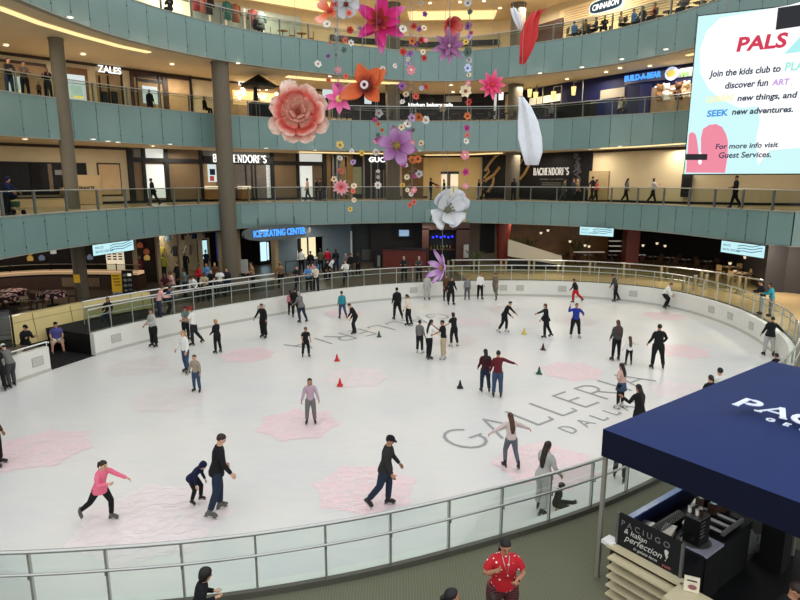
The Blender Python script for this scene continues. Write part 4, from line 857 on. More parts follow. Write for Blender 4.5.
rr = random.Random(21); gcol = [(40, 40, 44), (60, 30, 40), (150, 140, 126), (30, 40, 80), (120, 60, 60), (24, 24, 26), (170, 150, 60), (90, 110, 120)]
for k in range(14):
    c = A0 + us * (.5 + .52 * k) + nb * 3.7 + Vector((0, 0, 2.35 if k % 2 else 1.2)); m = MB(); m.loft([((0, 0, 0), (1, 0, 0), (0, 1, 0), .24, .08), ((0, 0, .5), (1, 0, 0), (0, 1, 0), .2, .08), ((0, 0, .72), (1, 0, 0), (0, 1, 0), .24, .06), ((0, 0, .78), (1, 0, 0), (0, 1, 0), .07, .05)], 0, True, 8); m.tube([(-.2, 0, .7), (-.34, 0, .25)], .06, 5); m.tube([(.2, 0, .7), (.34, 0, .25)], .06, 5)
    q = gcol[k % 8]; o = m.build('hanging_shirt', mat('shirt_%d' % (k % 8), q, .9)); o.location = c; o.rotation_euler = (0, 0, ang); tag(o, ('charcoal', 'plum', 'pale grey', 'dark blue', 'dull red', 'black', 'mustard', 'steel blue')[k % 8] + ' shirt on the sportswear shop wall, ' + ('lower' if k % 2 == 0 else 'upper') + ' row' + (' towards the blue banner' if k > 7 else ' towards the food counter'), 'shirt', 'shirts on the sportswear wall')
for k in range(4):
    c = A0 + us * (1.0 + 1.6 * k) + nb * 1.6; r_ = thing('mannequin', ('mannequin in a red top', 'mannequin in a yellow vest', 'mannequin in a black hoodie', 'mannequin in a navy top')[k] + ' inside the sportswear shop', 'mannequin', c, ang + math.pi, 'mannequins in the sportswear shop')
    q = ((150, 50, 50), (196, 190, 60), (26, 26, 28), (36, 44, 84))[k]
    m = MB(); m.loft([((0, 0, .85), (1, 0, 0), (0, 1, 0), .17, .12), ((0, 0, 1.1), (1, 0, 0), (0, 1, 0), .15, .11), ((0, 0, 1.38), (1, 0, 0), (0, 1, 0), .2, .12), ((0, 0, 1.46), (1, 0, 0), (0, 1, 0), .07, .07)], 0, True, 12); m.tube([(-.2, 0, 1.38), (-.27, 0, 1.1), (-.25, .05, .88)], .05, 6); m.tube([(.2, 0, 1.38), (.27, 0, 1.1), (.25, .05, .88)], .05, 6); m.build('top', mat('mannequin_top_%d' % k, q, .9), r_, True)
    m = MB(); m.tube([(-.09, 0, .88), (-.1, 0, .1)], .085, 8); m.tube([(.09, 0, .88), (.1, 0, .1)], .085, 8); m.build('trousers', BLACK, r_); MB().ball((0, 0, 1.62), (.09, .11, .13), 10).build('head', mat('mannequin_grey', (140, 136, 130), .5), r_, True); MB().cyl((0, 0, 0), .28, .03, 16).build('base', SILV, r_)
bnr = tag(MB().box((A1 - us * 1.1 + nb * .5 + Vector((0, 0, 2.15))), (.75, .06, 2.4), ang).build('blue_banner', mat('royal_blue', (30, 54, 150), .7, emit=.06)), 'tall royal blue banner at the right end of the sportswear shop', 'banner')
vs_ = thing('video_screen', 'bright pale blue video screen beside the royal blue banner', 'screen', A1 - us * 1.9 + nb * 1.6 + Vector((0, 0, 1.0)), ang); MB().box((0, .05, .7), (.8, .08, 1.6)).build('housing', BLACK, vs_); MB().box((0, 0, .75), (.7, .02, 1.3)).build('display', CYAN, vs_); MB().box((0, .05, -.5), (.3, .1, 1.0)).build('stand', BLACK, vs_)
# ---------- ice skating centre
ICW0, ICW1 = P(277, 273, Z1), P(352, 263, Z1)
ui, ai = U2(ICW0, ICW1); ni = Vector((ui.y, -ui.x, 0)); LI = (ICW1 - ICW0).length
ic = thing('ticket_office', 'blue grey skating ticket office with lit service window', 'kiosk', ICW0, ai); HH = 4.36 - Z1
def L_(px, py): q = onplane(px, py, ICW0, ni) - ICW0; return q.dot(ui), q.z
wx0, wz1 = L_(297, 238.5); wx1, wz0 = L_(325.5, 256); wx1, _ = L_(325.5, 246)
MB().box((wx0 / 2, .2, HH / 2), (wx0, .4, HH)).build('wall_panel', GREYBLUE, ic); MB().box(((wx1 + LI) / 2, .2, HH / 2), (LI - wx1, .4, HH)).build('wall_panel', GREYBLUE, ic); MB().box(((wx0 + wx1) / 2, .2, wz0 / 2), (wx1 - wx0, .4, wz0)).build('wall_panel', GREYBLUE, ic); MB().box(((wx0 + wx1) / 2, .2, (wz1 + HH) / 2), (wx1 - wx0, .4, HH - wz1)).build('wall_panel', GREYBLUE, ic)
MB().box(((wx0 + wx1) / 2, 1.6, (wz0 + wz1) / 2), (wx1 - wx0 + .6, .06, wz1 - wz0 + .5)).build('lit_back_wall', mat('ticket_glow', (250, 236, 190), .7, emit=1.0), ic); MB().box(((wx0 + wx1) / 2, -.1, wz0 - .03), (wx1 - wx0 + .2, .5, .06)).build('service_shelf', WHITE, ic)
MB().box((wx0 + (wx1 - wx0) * .37, 1.5, (wz0 + wz1) / 2 + .1), (.75, .06, .9)).build('notice_board', mat('grey_notice', (110, 122, 130), .6), ic); MB().box((wx0 + (wx1 - wx0) * .8, 1.5, (wz0 + wz1) / 2), (.12, .06, 1.5)).build('cable_strip', BLACK, ic); MB().box((wx0 + (wx1 - wx0) * .1, .1, (wz0 + wz1) / 2), (.25, .1, wz1 - wz0)).build('side_post', BLACK, ic)
MB().box((-.12, 0, HH / 2), (.3, .5, HH)).build('tan_post', mat('tan_post', (150, 132, 100), .6), ic); MB().box((LI - .08, -.05, 1.3), (.1, .1, 2.6)).build('corner_strip', WHITE, ic)
pc = onplane(271, 234, ICW0 + ni * 1.2, ni); p0 = onplane(246, 234, ICW0 + ni * 1.2, ni); p1 = onplane(307, 231, ICW0 + ni * 1.2, ni); us_ = v3(p1 - p0, 0).normalized(); Ls = (p1 - p0).length
sg = thing('oval_signboard', 'long grey oval signboard with glowing blue ICE SKATING CENTER letters', 'sign', v3((p0 + p1) / 2, p0.z - .05), ai); m = MB(); m.loft([((0, .15, 0), (1, 0, 0), (0, 0, 1), Ls / 2 + .25, .52), ((0, -.15, 0), (1, 0, 0), (0, 0, 1), Ls / 2 + .25, .52)], 0, True, 36, .75); m.build('board', mat('sign_grey', (92, 98, 98), .6), sg)
bpy.context.view_layer.update(); tx = text('ICE SKATING CENTER', .62, SIGNB, sg, sg.matrix_world @ Matrix.Translation((-Ls * .41, -.17, -.2)) @ Matrix.Rotation(math.pi / 2, 4, 'X'), ext=.02, weight=.016); wd = max(v.co.x for v in tx.data.vertices)
for v in tx.data.vertices: v.co.x *= Ls * .86 / wd
for s_ in (-1, 1): MB().box((s_ * Ls * .3, .1, .75), (.05, .05, .6)).build('hanger', DSTEEL, sg)
# dark skate hire opening with vending machine
vm = thing('vending_machine', 'lit white and blue vending machine in the dark opening by the ticket office', 'vending machine', P(267, 268, Z1) + Vector((-.6, 2.0, 0)), ai); MB().box((0, .4, .95), (.9, .8, 1.9)).build('cabinet', BLACK, vm); MB().box((-.1, -.02, 1.05), (.55, .04, 1.5)).build('display', mat('vending_glow', (190, 226, 240), .5, emit=1.3), vm); MB().box((.33, -.02, 1.05), (.14, .04, 1.4)).build('side_light', mat('vending_glow', (190, 226, 240), .5, emit=1.3), vm)
hb_ = thing('white_sign_stand', 'small white sign stand by the foot of the big round column', 'sign', P(245, 277, Z1), .3); MB().box((0, 0, .75), (.5, .04, .95), 0, 0, -.1).build('face', mat('grey_card', (150, 150, 146), .7), hb_); MB().box((0, .05, .14), (.5, .3, .28)).build('base', BLACK, hb_)
qb = thing('queue_barrier', 'black retractable belt queue barrier before the ticket window', 'barrier', P(286, 275, Z1), ai)
for x_ in (0, 1.9): MB().cyl((x_, 0, 0), .035, 1.0, 8).build('post', BLACK, qb); MB().cyl((x_, 0, 0), .18, .03, 14).build('base', BLACK, qb)
MB().box((.95, 0, .93), (1.9, .02, .05)).build('belt', BLACK, qb)
# exit doors recess
E0, E1 = Vector((-3.4, 49.4, Z1)), Vector((.1, 50.0, Z1)); ue, ae = U2(E0, E1); LE = (E1 - E0).length
ex = thing('exit_doors', 'dark double exit doors under a red exit sign', 'door', E0, ae); MB().box((LE / 2, .15, HH / 2), (LE + 3, .2, HH - .03)).build('wall_panel', mat('dark_teal_wall', (52, 58, 58), .7), ex)
for k in (0, 1): MB().box((LE * (.27 + .46 * k), 0, 1.1), (LE * .44, .08, 2.2)).build('door_leaf', mat('door_dark', (30, 32, 32), .5), ex); MB().box((LE * (.27 + .46 * k), -.05, .55), (LE * .4, .03, .9)).build('kick_panel', mat('door_kick', (84, 86, 80), .5), ex); MB().box((LE * (.42 + .16 * k), -.08, 1.05), (.5, .05, .05)).build('push_bar', STEEL, ex)
xs = thing('exit_sign', 'small glowing red exit sign above the dark double doors', 'sign', E0 + ue * LE * .5 + Vector((0, -.25, 2.62)), ae); MB().box((0, 0, 0), (.62, .08, .3)).build('housing', BLACK, xs); bpy.context.view_layer.update(); XR = mat('exit_red', (255, 60, 70), .5, emit=2.2); MB().box((0, -.05, 0), (.56, .02, .24)).build('face', mat('exit_face', (220, 50, 60), .5, emit=.9), xs); text('EXIT', .24, XR, xs, xs.matrix_world @ Matrix.Translation((-.23, -.07, -.08)) @ Matrix.Rotation(math.pi / 2, 4, 'X'), ext=.004)
tbn = thing('litter_bin', 'black litter bin with pale panel by the exit doors', 'bin', P(378, 267, Z1), .2); MB().box((0, 0, .5), (.6, .5, 1.0)).build('body', BLACK, tbn); MB().box((.02, -.27, .5), (.22, .03, .85)).build('panel', SILV, tbn); MB().box((0, 0, 1.03), (.64, .54, .08)).build('lid', FRAMEB, tbn)
# bar
br_ = thing('bar_counter', 'red brown wooden bar counter below the dark televisions', 'counter', P(383, 268, Z1)); B0, B1 = P(382, 268, Z1), P(425, 269, Z1); ub, ab = U2(B0, B1); LB = (B1 - B0).length; br_.rotation_euler = (0, 0, ab)
MB().box((LB / 2, .35, .72), (LB, .7, 1.44)).build('front', REDWOOD, br_); MB().box((LB / 2, .3, 1.48), (LB + .1, .9, .07)).build('top', BLACK, br_)
wp = [(B0.x - .4, B0.y + 2.2), (B1.x + 1, B1.y + 2.4)]
S(MB().box(((B0.x + B1.x) / 2, B0.y + 3.4, (Z1 + 4.36) / 2), (LB + 2, .2, HH)).build('wall_bar', mat('bar_dark', (28, 22, 20), .6)))
tv = thing('television', 'wall television showing blue and white graphics over the bar', 'television', at(404, 233, B0.y + 3.0), 0); MB().box((0, 0, .05), (1.7, .1, 1.0)).build('bezel', BLACK, tv); MB().box((.0, -.06, .0), (.8, .02, .5)).build('picture', mat('tv_picture', (150, 180, 210), .5, 0, .2, .6, 4, emit=.6), tv)
# timber portal bar
pt = thing('timber_portal', 'dark timber portal with black bar opening and blue lights', 'portal', at(441, 268, 46.0)); pt.location.z = Z1
x0 = at(422, 260, 46).x - pt.location.x; x1 = at(469, 260, 46).x - pt.location.x
TIM = mat('slatted_timber', (66, 38, 26), .5, 0, .4, .25, 8)
MB().box((x0 + .25, .4, 1.5), (.5, .8, 3.0)).build('jamb', TIM, pt); MB().box((x1 - .5, .4, 1.5), (1.0, .8, 3.0)).build('jamb', TIM, pt); MB().box(((x0 + x1) / 2, .4, 3.15), (x1 - x0, .8, .5)).build('head', TIM, pt); MB().box(((x0 + x1) / 2, 1.2, 1.5), (x1 - x0, .1, 3.0)).build('back', BLACK, pt); MB().box(((x0 + x1) / 2 - .2, .7, 1.3), (2.0, .3, .06)).build('shelf', BROWN, pt)
for k in range(5):
    for s_ in range(8): pass
BLUEL = mat('blue_bar_light', (40, 50, 255), .5, emit=3.0)
for k in range(6): MB().ball((-.2 + .3 * k - .4, .8, 2.25 + .06 * (k % 2)), .08, 8).build('bar_light', BLUEL, pt)
for k in range(8):
    o = MB(); o.cyl((0, 0, 0), .05, .2, 8); o.cyl((0, 0, .2), .05, .08, 8, 0, .018); o.cyl((0, 0, .28), .018, .07, 8); b_ = o.build('bottle', mat(('bottle_green', 'bottle_amber')[k % 2], ((50, 84, 40), (130, 84, 30))[k % 2], .2)); b_.location = pt.location + Vector((-1.0 + .25 * k, .7, 1.33)); tag(b_, ('green', 'amber')[k % 2] + ' bottle on the shelf of the timber portal bar', 'bottle', ('green', 'amber')[k % 2] + ' bar bottles')
# pale board, plant, restaurant
nb_ = thing('menu_stand', 'pale menu panel fixed right of the timber portal', 'sign', at(466, 255, 45.6)); MB().box((0, 0, -.3), (.38, .05, 1.0)).build('panel', mat('grey_card', (150, 150, 146), .7), nb_); MB().box((0, .06, -.9), (.05, .05, 1.4)).build('post', BLACK, nb_); nb_.location.z = Z1 + 1.6
def plant(px, py, Y, h, la, n=16):
    p = at(px, py, Y); p.z = Z1; r_ = thing('potted_palm', la, 'plant', p); MB().cyl((0, 0, 0), .26, .5, 14, 0, .32).build('pot', BROWN, r_); m = MB(); r2 = random.Random(px)
    for k in range(n):
        a = r2.uniform(0, 6.28); l_ = r2.uniform(.7, 1.0) * h; q = [(0, 0, .45)] + [(math.cos(a) * l_ * .5 * f, math.sin(a) * l_ * .5 * f, .45 + l_ * (f * 1.2 - .55 * f * f)) for f in (.35, .7, 1)]
        m.tube(q, [.02, .05, .045, .008], 4)
    m.build('fronds', mat('palm_green', (62, 74, 34), .7), r_)
plant(475, 258, 44.5, 1.6, 'spiky potted palm in front of the cream restaurant wall'); plant(528, 245, 49.4, 2.4, 'tall palm inside the amber lit restaurant'); plant(578, 236, 49.4, 2.4, 'dark palm at the right end of the amber panels'); plant(510, 240, 48.5, 2.6, 'golden lit plant beside the left red column')
S(MB().box((at(482, 240, 48.5).x, 49.6, (Z1 + 4.36) / 2), (3.4, .3, HH)).build('wall_restaurant', mat('taupe_wall', (112, 100, 84), .7)))
for k, px in enumerate((484, 491)): tag(MB().box(at(px, 238, 49.3), (.6, .1, 2.4)).build('slot_window', BLACK), ('dark slot window nearest the timber portal', 'dark slot window nearest the left red column')[k], 'window')
S(MB().box((at(556, 236, 51).x, 51.2, (Z1 + 4.36) / 2), (9.0, .2, HH)).build('wall_amber', mat('amber_panels', (120, 80, 34), .4, 0, .4, .6, 1.2)))
for k, px in enumerate((503, 631)):
    p = at(px, 240, 47.0); m = MB(); m.loft([((p.x, p.y, Z1), (1, 0, 0), (0, 1, 0), .42, .42), ((p.x, p.y, 3.0), (1, 0, 0), (0, 1, 0), .5, .5), ((p.x, p.y, 4.36), (1, 0, 0), (0, 1, 0), .62, .62)], 0, True, 24) if k == 0 else m.box((p.x, p.y, (Z1 + 4.36) / 2), (1.0, 1.0, HH)); S(m.build('column_red', REDWOOD, smooth=False))
cwl = thing('sloping_wall', 'long low cream wall sloping down beside the restaurant steps', 'wall', at(508, 255, 45.0)); cwl.location.z = Z1
m = MB(); xa = 0; xb = at(562, 255, 45).x - cwl.location.x; m.add([(xa, 0, 1.0), (xb, 0, .3), (xb, 0, 1.0), (xa, 0, 2.25), (xa, .3, 1.0), (xb, .3, .3), (xb, .3, 1.0), (xa, .3, 2.25)], [(0, 1, 2, 3), (7, 6, 5, 4), (3, 2, 6, 7), (0, 4, 5, 1), (1, 5, 6, 2), (0, 3, 7, 4)]); m.build('coping', mat('cream_render', (176, 166, 144), .7), cwl); MB().box(((xa + xb) / 2, .15, .4), (xb - xa, .2, .8)).build('base', DARK, cwl)
# pendant lights / shelves glimpsed in the dark restaurants
rr = random.Random(8)
for k, (x, y) in enumerate(((541, 233.5), (548, 231), (570, 242), (585, 246), (589, 247), (643, 246), (665, 246.5), (735, 252), (730, 264), (745, 258), (735, 272), (657, 244))):
    r_ = thing('table_lamp', 'small glowing lamp in the dark restaurant, %s' % ('above the sloping wall', 'beside the amber panel lamp', 'right of the sloping wall', 'below the left banner', 'just right of the one below the left banner', 'right of the square red column', 'above the far bollards', 'under the right banner', 'low under the right banner', 'right under the right banner', 'lowest at the right', 'midway right of the red column')[k], 'lamp', at(x, y, 47.5 if x < 700 else 41), 0, 'lamps in the dark restaurants')
    MB().cyl((0, 0, -.05), .07, .16, 8, 0, .12).build('lamp_shade', mat('lamp_warm', (240, 220, 180), .5, emit=1.0), r_); MB().cyl((0, 0, .1), .012, .8, 6).build('cord', BLACK, r_)
for k, (x, y, w_) in enumerate(((589, 252, 2.4), (615, 241, .9), (615, 246, .9), (615, 251, .9), (640, 255, .8))):
    p = at(x, y, 47.8); tag(MB().box(p, (w_, .3, .07)).build('shelf', mat('glowing_shelf', (190, 180, 170), .5, emit=.25)), ('long pale bar shelf under the left banner', 'top lit shelf left of the square red column', 'middle lit shelf left of the square red column', 'bottom lit shelf left of the square red column', 'lit shelf right of the square red column')[k], 'shelf')
# restaurant tables and chairs seen over the patio rail
rr = random.Random(4)
tabs = [(521, 263), (535, 263), (560, 263), (590, 263), (615, 263), (656, 265), (674, 266), (690, 268), (712, 270), (735, 276), (748, 283)]
where = ('before the left red column', 'under the sloping wall', 'at the end of the sloping wall', 'below the left banner', 'left of the square red column', 'right of the square red column', 'above the white shirted skater', 'behind the leftmost bollard', 'behind the rightmost bollards', 'under the right banner', 'at the open corner by the charcoal wall')
for k, (x, y) in enumerate(tabs):
    p = P(x, y, Z1 + .2); p = Vector((p.x, p.y + .8, Z1)); r_ = thing('dining_table', 'dark restaurant table set with white napkins ' + where[k], 'table', p, rr.uniform(0, 1)); light = k > 8
    mt_ = mat('blond_wood', (176, 146, 100), .5) if light else BROWN
    MB().box((0, 0, .73), (.9, .9, .05)).build('table_top', mt_, r_); MB().box((0, 0, .36), (.1, .1, .7)).build('leg', mt_, r_); MB().box((0, 0, .03), (.5, .5, .05)).build('foot', mt_, r_)
    if light: r_['label'] = 'blond wood restaurant table ' + where[k]
    for a in (0, math.pi): chair(p + Vector((math.cos(a + .4) * .8, math.sin(a + .4) * .8, 0)), a + .4 + math.pi / 2, mt_, ('blond' if light else 'dark') + ' wood chair at the table ' + where[k], 'chairs at the table ' + where[k])
    for j in range(2):
        o = MB().cyl((0, 0, 0), .11, .015, 14).build('plate', WHITE); o.location = p + Vector((.2 - .4 * j, -.1, .755)); tag(o, 'white plate on the table ' + where[k], 'plate', 'plates ' + where[k])
# ================================================================== GELATO KIOSK (foreground)
K = Vector((3.47, 8.72, 0)); f1 = Vector((.80, .60, 0)).normalized(); f2 = Vector((f1.y, -f1.x, 0)); aK = math.atan2(f2.y, f2.x)
kk = thing('gelato_counter', 'dark navy gelato kiosk counter with cream shelves and chalk menu', 'counter', v3(K, Z1), aK)   # local x = along the front, y = inwards
NAVYP = mat('navy_panel', (28, 34, 70), .35, 0, .5, .1); DBR = mat('very_dark_wood', (40, 30, 22), .5); CRM = mat('cream_laminate', (208, 196, 162), .5, 0, .4, .04)
FW = 1.06; 
MB().box((FW / 2, .1, .35), (FW + .1, .3, .72)).build('front_panel', DBR, kk)
for j in range(5): MB().box((FW / 2 + .02, -.12, .03 + .16 * j), (FW, .22, .03)).build('slat_shelf', CRM, kk)
MB().box((FW / 2, -.02, .78), (FW + .2, .16, .05)).build('ledge', CRM, kk); MB().box((-.1, .02, .80), (.2, .22, .06)).build('ledge_corner', WHITE, kk)
MB().box((-.03, 1.35, .55), (.09, 2.5, 1.1)).build('side_panel', NAVYP, kk); MB().box((-.03, 1.35, 1.115), (.1, 2.5, .025)).build('side_cap', mat('blue_cap', (90, 130, 190), .2, 0, .6), kk); MB().box((FW / 2, 1.25, .4), (FW, 2.2, .8)).build('body', BLACK, kk); MB().box((FW / 2, 1.25, .83), (FW, 2.3, .05)).build('work_top', mat('dark_worktop', (26, 26, 30), .3), kk)  # glare on the navy panel's top edge, painted as a pale blue cap
cb_ = thing('chalkboard', 'black chalkboard with white handwriting on the kiosk front', 'chalkboard', v3(K, Z1 + .81), aK)
MB().box((FW / 2, .04, .28), (FW * .96, .03, .56)).build('board', mat('slate_black', (22, 22, 24), .7, 0, .3, .3), cb_)
for x_ in (.0, FW): MB().box((x_, .04, .27), (.035, .05, .56)).build('frame_post', DSTEEL, cb_)
bpy.context.view_layer.update(); CHALK = mat('chalk_white', (206, 204, 196), .9); CHG = mat('chalk_grey', (120, 118, 116), .9)
def ct(s, sz, x, z, m_, sh=0, rot=0): return text(s, sz, m_, cb_, cb_.matrix_world @ Matrix.Translation((x, .018, z)) @ Matrix.Rotation(math.pi / 2, 4, 'X') @ Matrix.Rotation(rot, 4, 'Z'), ext=.002, shear=sh)
ct('P A C I U G O', .135, .06, .37, CHG); ct('& Italian', .12, .12, .265, CHALK, .2); ct('perfection !', .15, .14, .145, CHALK, .35); ct('in gelato form', .07, .3, .055, CHALK, .25); ct('yum', .08, .78, .04, mat('chalk_pink', (200, 110, 110), .9), .2)
m = MB(); m.add([(.80, .02, .28), (.86, .02, .28), (.83, .02, .2)], [(0, 1, 2)]); m.ball((.83, .02, .3), (.035, .006, .03), 8); m.build('cone_drawing', CHALK, cb_)
def onk(x, y, z): return v3(K + f2 * x + f1 * y, Z1 + z)
def kthing(name, la, cat, x, y, z, group=None): return thing(name, la, cat, onk(x, y, z), aK, group)
em = kthing('espresso_machine', 'black espresso machine standing on the kiosk worktop', 'coffee machine', .78, 1.0, .855)
MB().box((0, 0, .25), (.26, .32, .44)).build('body', BLACK, em); MB().cyl((0, 0, 0), .24, .04, 20).build('drip_tray', DSTEEL, em); MB().box((0, 0, .485), (.24, .3, .03)).build('top_plate', DSTEEL, em)
for k in range(5): MB().box((.135, -.08, .2 + .06 * k), (.012, .12, .015)).build('button_row', STEEL, em)
for s_ in (-1, 1): MB().tube([(s_ * .08, -.22, .22), (s_ * .08, -.34, .2)], .018, 8).build('handle', BLACK, em)
for k in range(7):
    c = onk(.67 + .06 * (k % 4), .96 + .09 * (k // 4), 1.356); m = MB(); m.cyl((0, 0, 0), .028, .1, 10, 0, .038); o = m.build('paper_cup', (WHITE, BROWN)[k % 2]); o.location = c; tag(o, ('white', 'brown')[k % 2] + ' paper cup stacked on the espresso machine', 'cup', ('white', 'brown') [k % 2] + ' cups on the espresso machine')
gr = kthing('ribbed_cup_rack', 'long ribbed steel cup rack lying along the kiosk worktop', 'rack', .3, 1.0, .855); MB().box((0, 0, .05), (.14, .9, .1)).build('tray', BLACK, gr)
for k in range(16): MB().tube([(math.cos(t_) * .07, -.4 + .053 * k, .12 + math.sin(t_) * .07) for t_ in (0, .8, 1.57, 2.3, 3.14)], .01, 5).build('rib', SILV, gr)
for k, (x, y, l_, la, m_) in enumerate(((.48, 1.45, .5, 'pale steel dispenser box behind the ribbed rack', SILV), (.45, .7, .6, 'long cream scoop tray on the worktop by the chalkboard', CRM), (.14, .65, .3, 'small steel basin by the left of the chalkboard', STEEL), (.33, 1.9, .5, 'dark lidded tray near the blue lit side panel', FRAMEB))):
    r_ = kthing('steel_tray', la, 'tray', x, y, .855); MB().box((0, 0, .05), (.16, l_, .1), .25).build('body', m_, r_); MB().box((0, 0, .11), (.18, l_ + .02, .02), .25).build('rim', STEEL, r_)
for k in range(2):
    r_ = kthing('gelato_tub', ('row of white gelato tubs nearest the canopy', 'row of pale blue gelato tubs by the side panel')[k], 'tub', .35 + .22 * k, 2.25 - .02 * k, .855); MB().box((0, 0, .12), (.14, .6, .24)).build('body', BROWN, r_)
    for j in range(3): MB().ball((0, -.2 + .2 * j, .26), (.06, .09, .05), 8).build('scoop', (WHITE, mat('pale_blue_ice', (196, 226, 232), .5))[k], r_)
# low right-hand units: lit worktop, display frame
rt = thing('steel_worktop', 'bright stainless worktop with dark cabinet right of the espresso machine', 'counter', v3(P(705, 545, Z1 + .88), Z1), aK); MB().box((0, 0, .42), (.3, .5, .84)).build('cabinet', FRAMEB, rt); MB().box((0, 0, .86), (.34, .54, .04)).build('top', mat('pale_steel', (212, 212, 232), .25, .3, .5), rt)
df = thing('display_freezer', 'black display freezer with white bars at the back of the kiosk', 'freezer', v3(P(713, 520, Z1 + .9), Z1), aK); MB().box((0, 0, .45), (.6, .7, .9)).build('cabinet', BLACK, df)
for k in range(3): MB().box((0, -.3 + .25 * k, .93), (.6, .03, .04)).build('top_bar', WHITE, df)
MB().box((.32, 0, .93), (.05, .7, .06)).build('edge', STEEL, df); MB().box((0, 0, .905), (.58, .68, .02)).build('glass_lid', mat('black_gloss', (12, 12, 14), .1), df)
wt = thing('corner_table', 'cream corner table top at the bottom of the kiosk', 'table', P(698, 604, 1.75), aK); wt.location.z = Z1; MB().box((0, 0, .78), (.75, .5, .05)).build('table_top', CRM, wt)
for sx in (-1, 1):
    for sy in (-1, 1): MB().box((sx * .33, sy * .2, .38), (.05, .05, .76)).build('leg', DBR, wt)
pf = thing('menu_card', 'small framed menu card with a sundae picture on the corner table', 'card', P(691, 591, Z1 + .81), aK + .5); MB().box((0, 0, .11), (.2, .02, .22), 0, 0, -.2).build('card', mat('cream_card', (226, 216, 190), .6), pf); MB().ball((.01, -.02, .075), (.06, .012, .04), 10).build('picture', mat('sundae_pink', (150, 90, 96), .7), pf); MB().box((0, -.016, .17), (.13, .006, .016), 0, 0, -.2).build('text_line', DARK, pf); MB().box((0, .06, .06), (.05, .1, .02)).build('stand', CRM, pf)
bn = thing('waste_bin', 'tall black waste bin standing under the kiosk canopy', 'bin', P(773, 566, Z1), aK); MB().box((0, 0, .4), (.36, .36, .8)).build('body', BLACK, bn); m = MB(); m.loft([((0, 0, .8), (1, 0, 0), (0, 1, 0), .19, .19), ((0, 0, .86), (1, 0, 0), (0, 1, 0), .2, .2)], 0, False, 16); m.build('bag_rim', mat('bin_bag', (40, 40, 40), .4), bn)
jg = thing('water_jug', 'pale plastic water jug on the kiosk floor', 'jug', P(747, 550, Z1)); m = MB(); m.loft([((0, 0, 0), (1, 0, 0), (0, 1, 0), .14, .14), ((0, 0, .3), (1, 0, 0), (0, 1, 0), .14, .14), ((0, 0, .4), (1, 0, 0), (0, 1, 0), .05, .05), ((0, 0, .45), (1, 0, 0), (0, 1, 0), .05, .05)], 0, True, 16); m.build('body', mat('milky_plastic', (150, 152, 150), .4), jg, True); MB().cyl((0, 0, .45), .052, .04, 12).build('cap', NAVYP, jg); MB().tube([(.13, 0, .3), (.2, 0, .3), (.2, 0, .15), (.13, 0, .12)], .015, 6).build('handle', mat('milky_plastic', (150, 152, 150), .4), jg)
bw = thing('low_partition', 'grey low partition behind the water jug', 'partition', P(752, 541, Z1), aK + .0); MB().box((0, .1, .35), (1.3, .06, .7)).build('panel', mat('dusty_grey', (118, 118, 112), .7), bw); MB().box((-.62, -.3, .3), (.05, .8, .6)).build('side_panel', mat('dusty_grey', (118, 118, 112), .7), bw)
S(MB().slab([tuple((K + f2 * a + f1 * b)[:2]) for a, b in ((1.0, -.6), (4.2, -.6), (4.2, 3.6), (1.0, 3.6))], Z1 + .004, Z1 + .012).build('floor_mat', mat('black_kiosk_floor', (22, 22, 24), .6)))
# canopy
zc_ = 3.6; C0 = P(603, 429, zc_); C1 = P(771, 361, zc_); C2 = P(800, 508, zc_)
e1 = v3(C1 - C0, 0).normalized(); e2 = Vector((e1.y, -e1.x, 0)); LC = (C1 - C0).length; WC = 5.2
ca = thing('kiosk_canopy', 'large navy canvas kiosk canopy with white serif lettering on steel poles', 'canopy', v3(C0, Z1), math.atan2(e1.y, e1.x))   # local x = e1, y = -e2
h0 = zc_ - Z1
def cn(a, b, z): return (a, -b, h0 + z)
m = MB(); n1, n2 = 10, 8
rise = lambda a, b: .30 * min(1, min(a, LC - a) / 2.2, min(b, WC - b) / 2.2) - .02 * math.sin(a * 3.1) * math.sin(b * 2.7)
grid = [[cn(LC * i / n1, WC * j / n2, max(0, rise(LC * i / n1, WC * j / n2)) if 0 < i < n1 and 0 < j < n2 else 0) for j in range(n2 + 1)] for i in range(n1 + 1)]
vs = [p for r_ in grid for p in r_]; m.add(vs, [(i * (n2 + 1) + j, i * (n2 + 1) + j + 1, (i + 1) * (n2 + 1) + j + 1, (i + 1) * (n2 + 1) + j) for i in range(n1) for j in range(n2)]); m.build('roof_cloth', NAVY, ca, True)
m = MB(); cor = [(0, 0), (LC, 0), (LC, WC), (0, WC), (0, 0)]
for (a, b), (c, d) in zip(cor[:-1], cor[1:]): m.strip([Vector(cn(a, b, 0)), Vector(cn(c, d, 0))], [Vector(cn(a, b, -.46)), Vector(cn(c, d, -.46))])
m.build('valance', mat('dark_navy_canvas', (10, 15, 38), .8, 0, .2, .1, 3), ca)
for a, b in ((.05, .05), (LC - .05, .05), (.05, WC - .05), (LC - .05, WC - .05)): MB().box((a, -b, h0 / 2 - .05), (.06, .06, h0 - .1)).build('pole', mat('pole_steel', (158, 152, 140), .4, .4), ca)
for (a, b), (c, d) in zip(cor[:-1], cor[1:]): MB().tube([cn(min(max(a, .06), LC - .06), min(max(b, .06), WC - .06), -.12), cn(min(max(c, .06), LC - .06), min(max(d, .06), WC - .06), -.12)], .02, 6).build('frame_bar', DSTEEL, ca)
bpy.context.view_layer.update()
q0 = P(733, 404.5, zc_ + .33); q1 = P(797, 425, zc_ + .33); PW = mat('print_canvas_white', (226, 232, 244), .7)
roman('PACIUGO', .44, frame(q0, e2, e1), PW, ca, .19, .08, .14, True, .012, sx=.95)
q0 = P(765, 420, zc_ + .33)
roman('GELATO', .115, frame(q0 , e2, e1), PW, ca, .2, .12, 1.15, False, .012, sx=1.1)
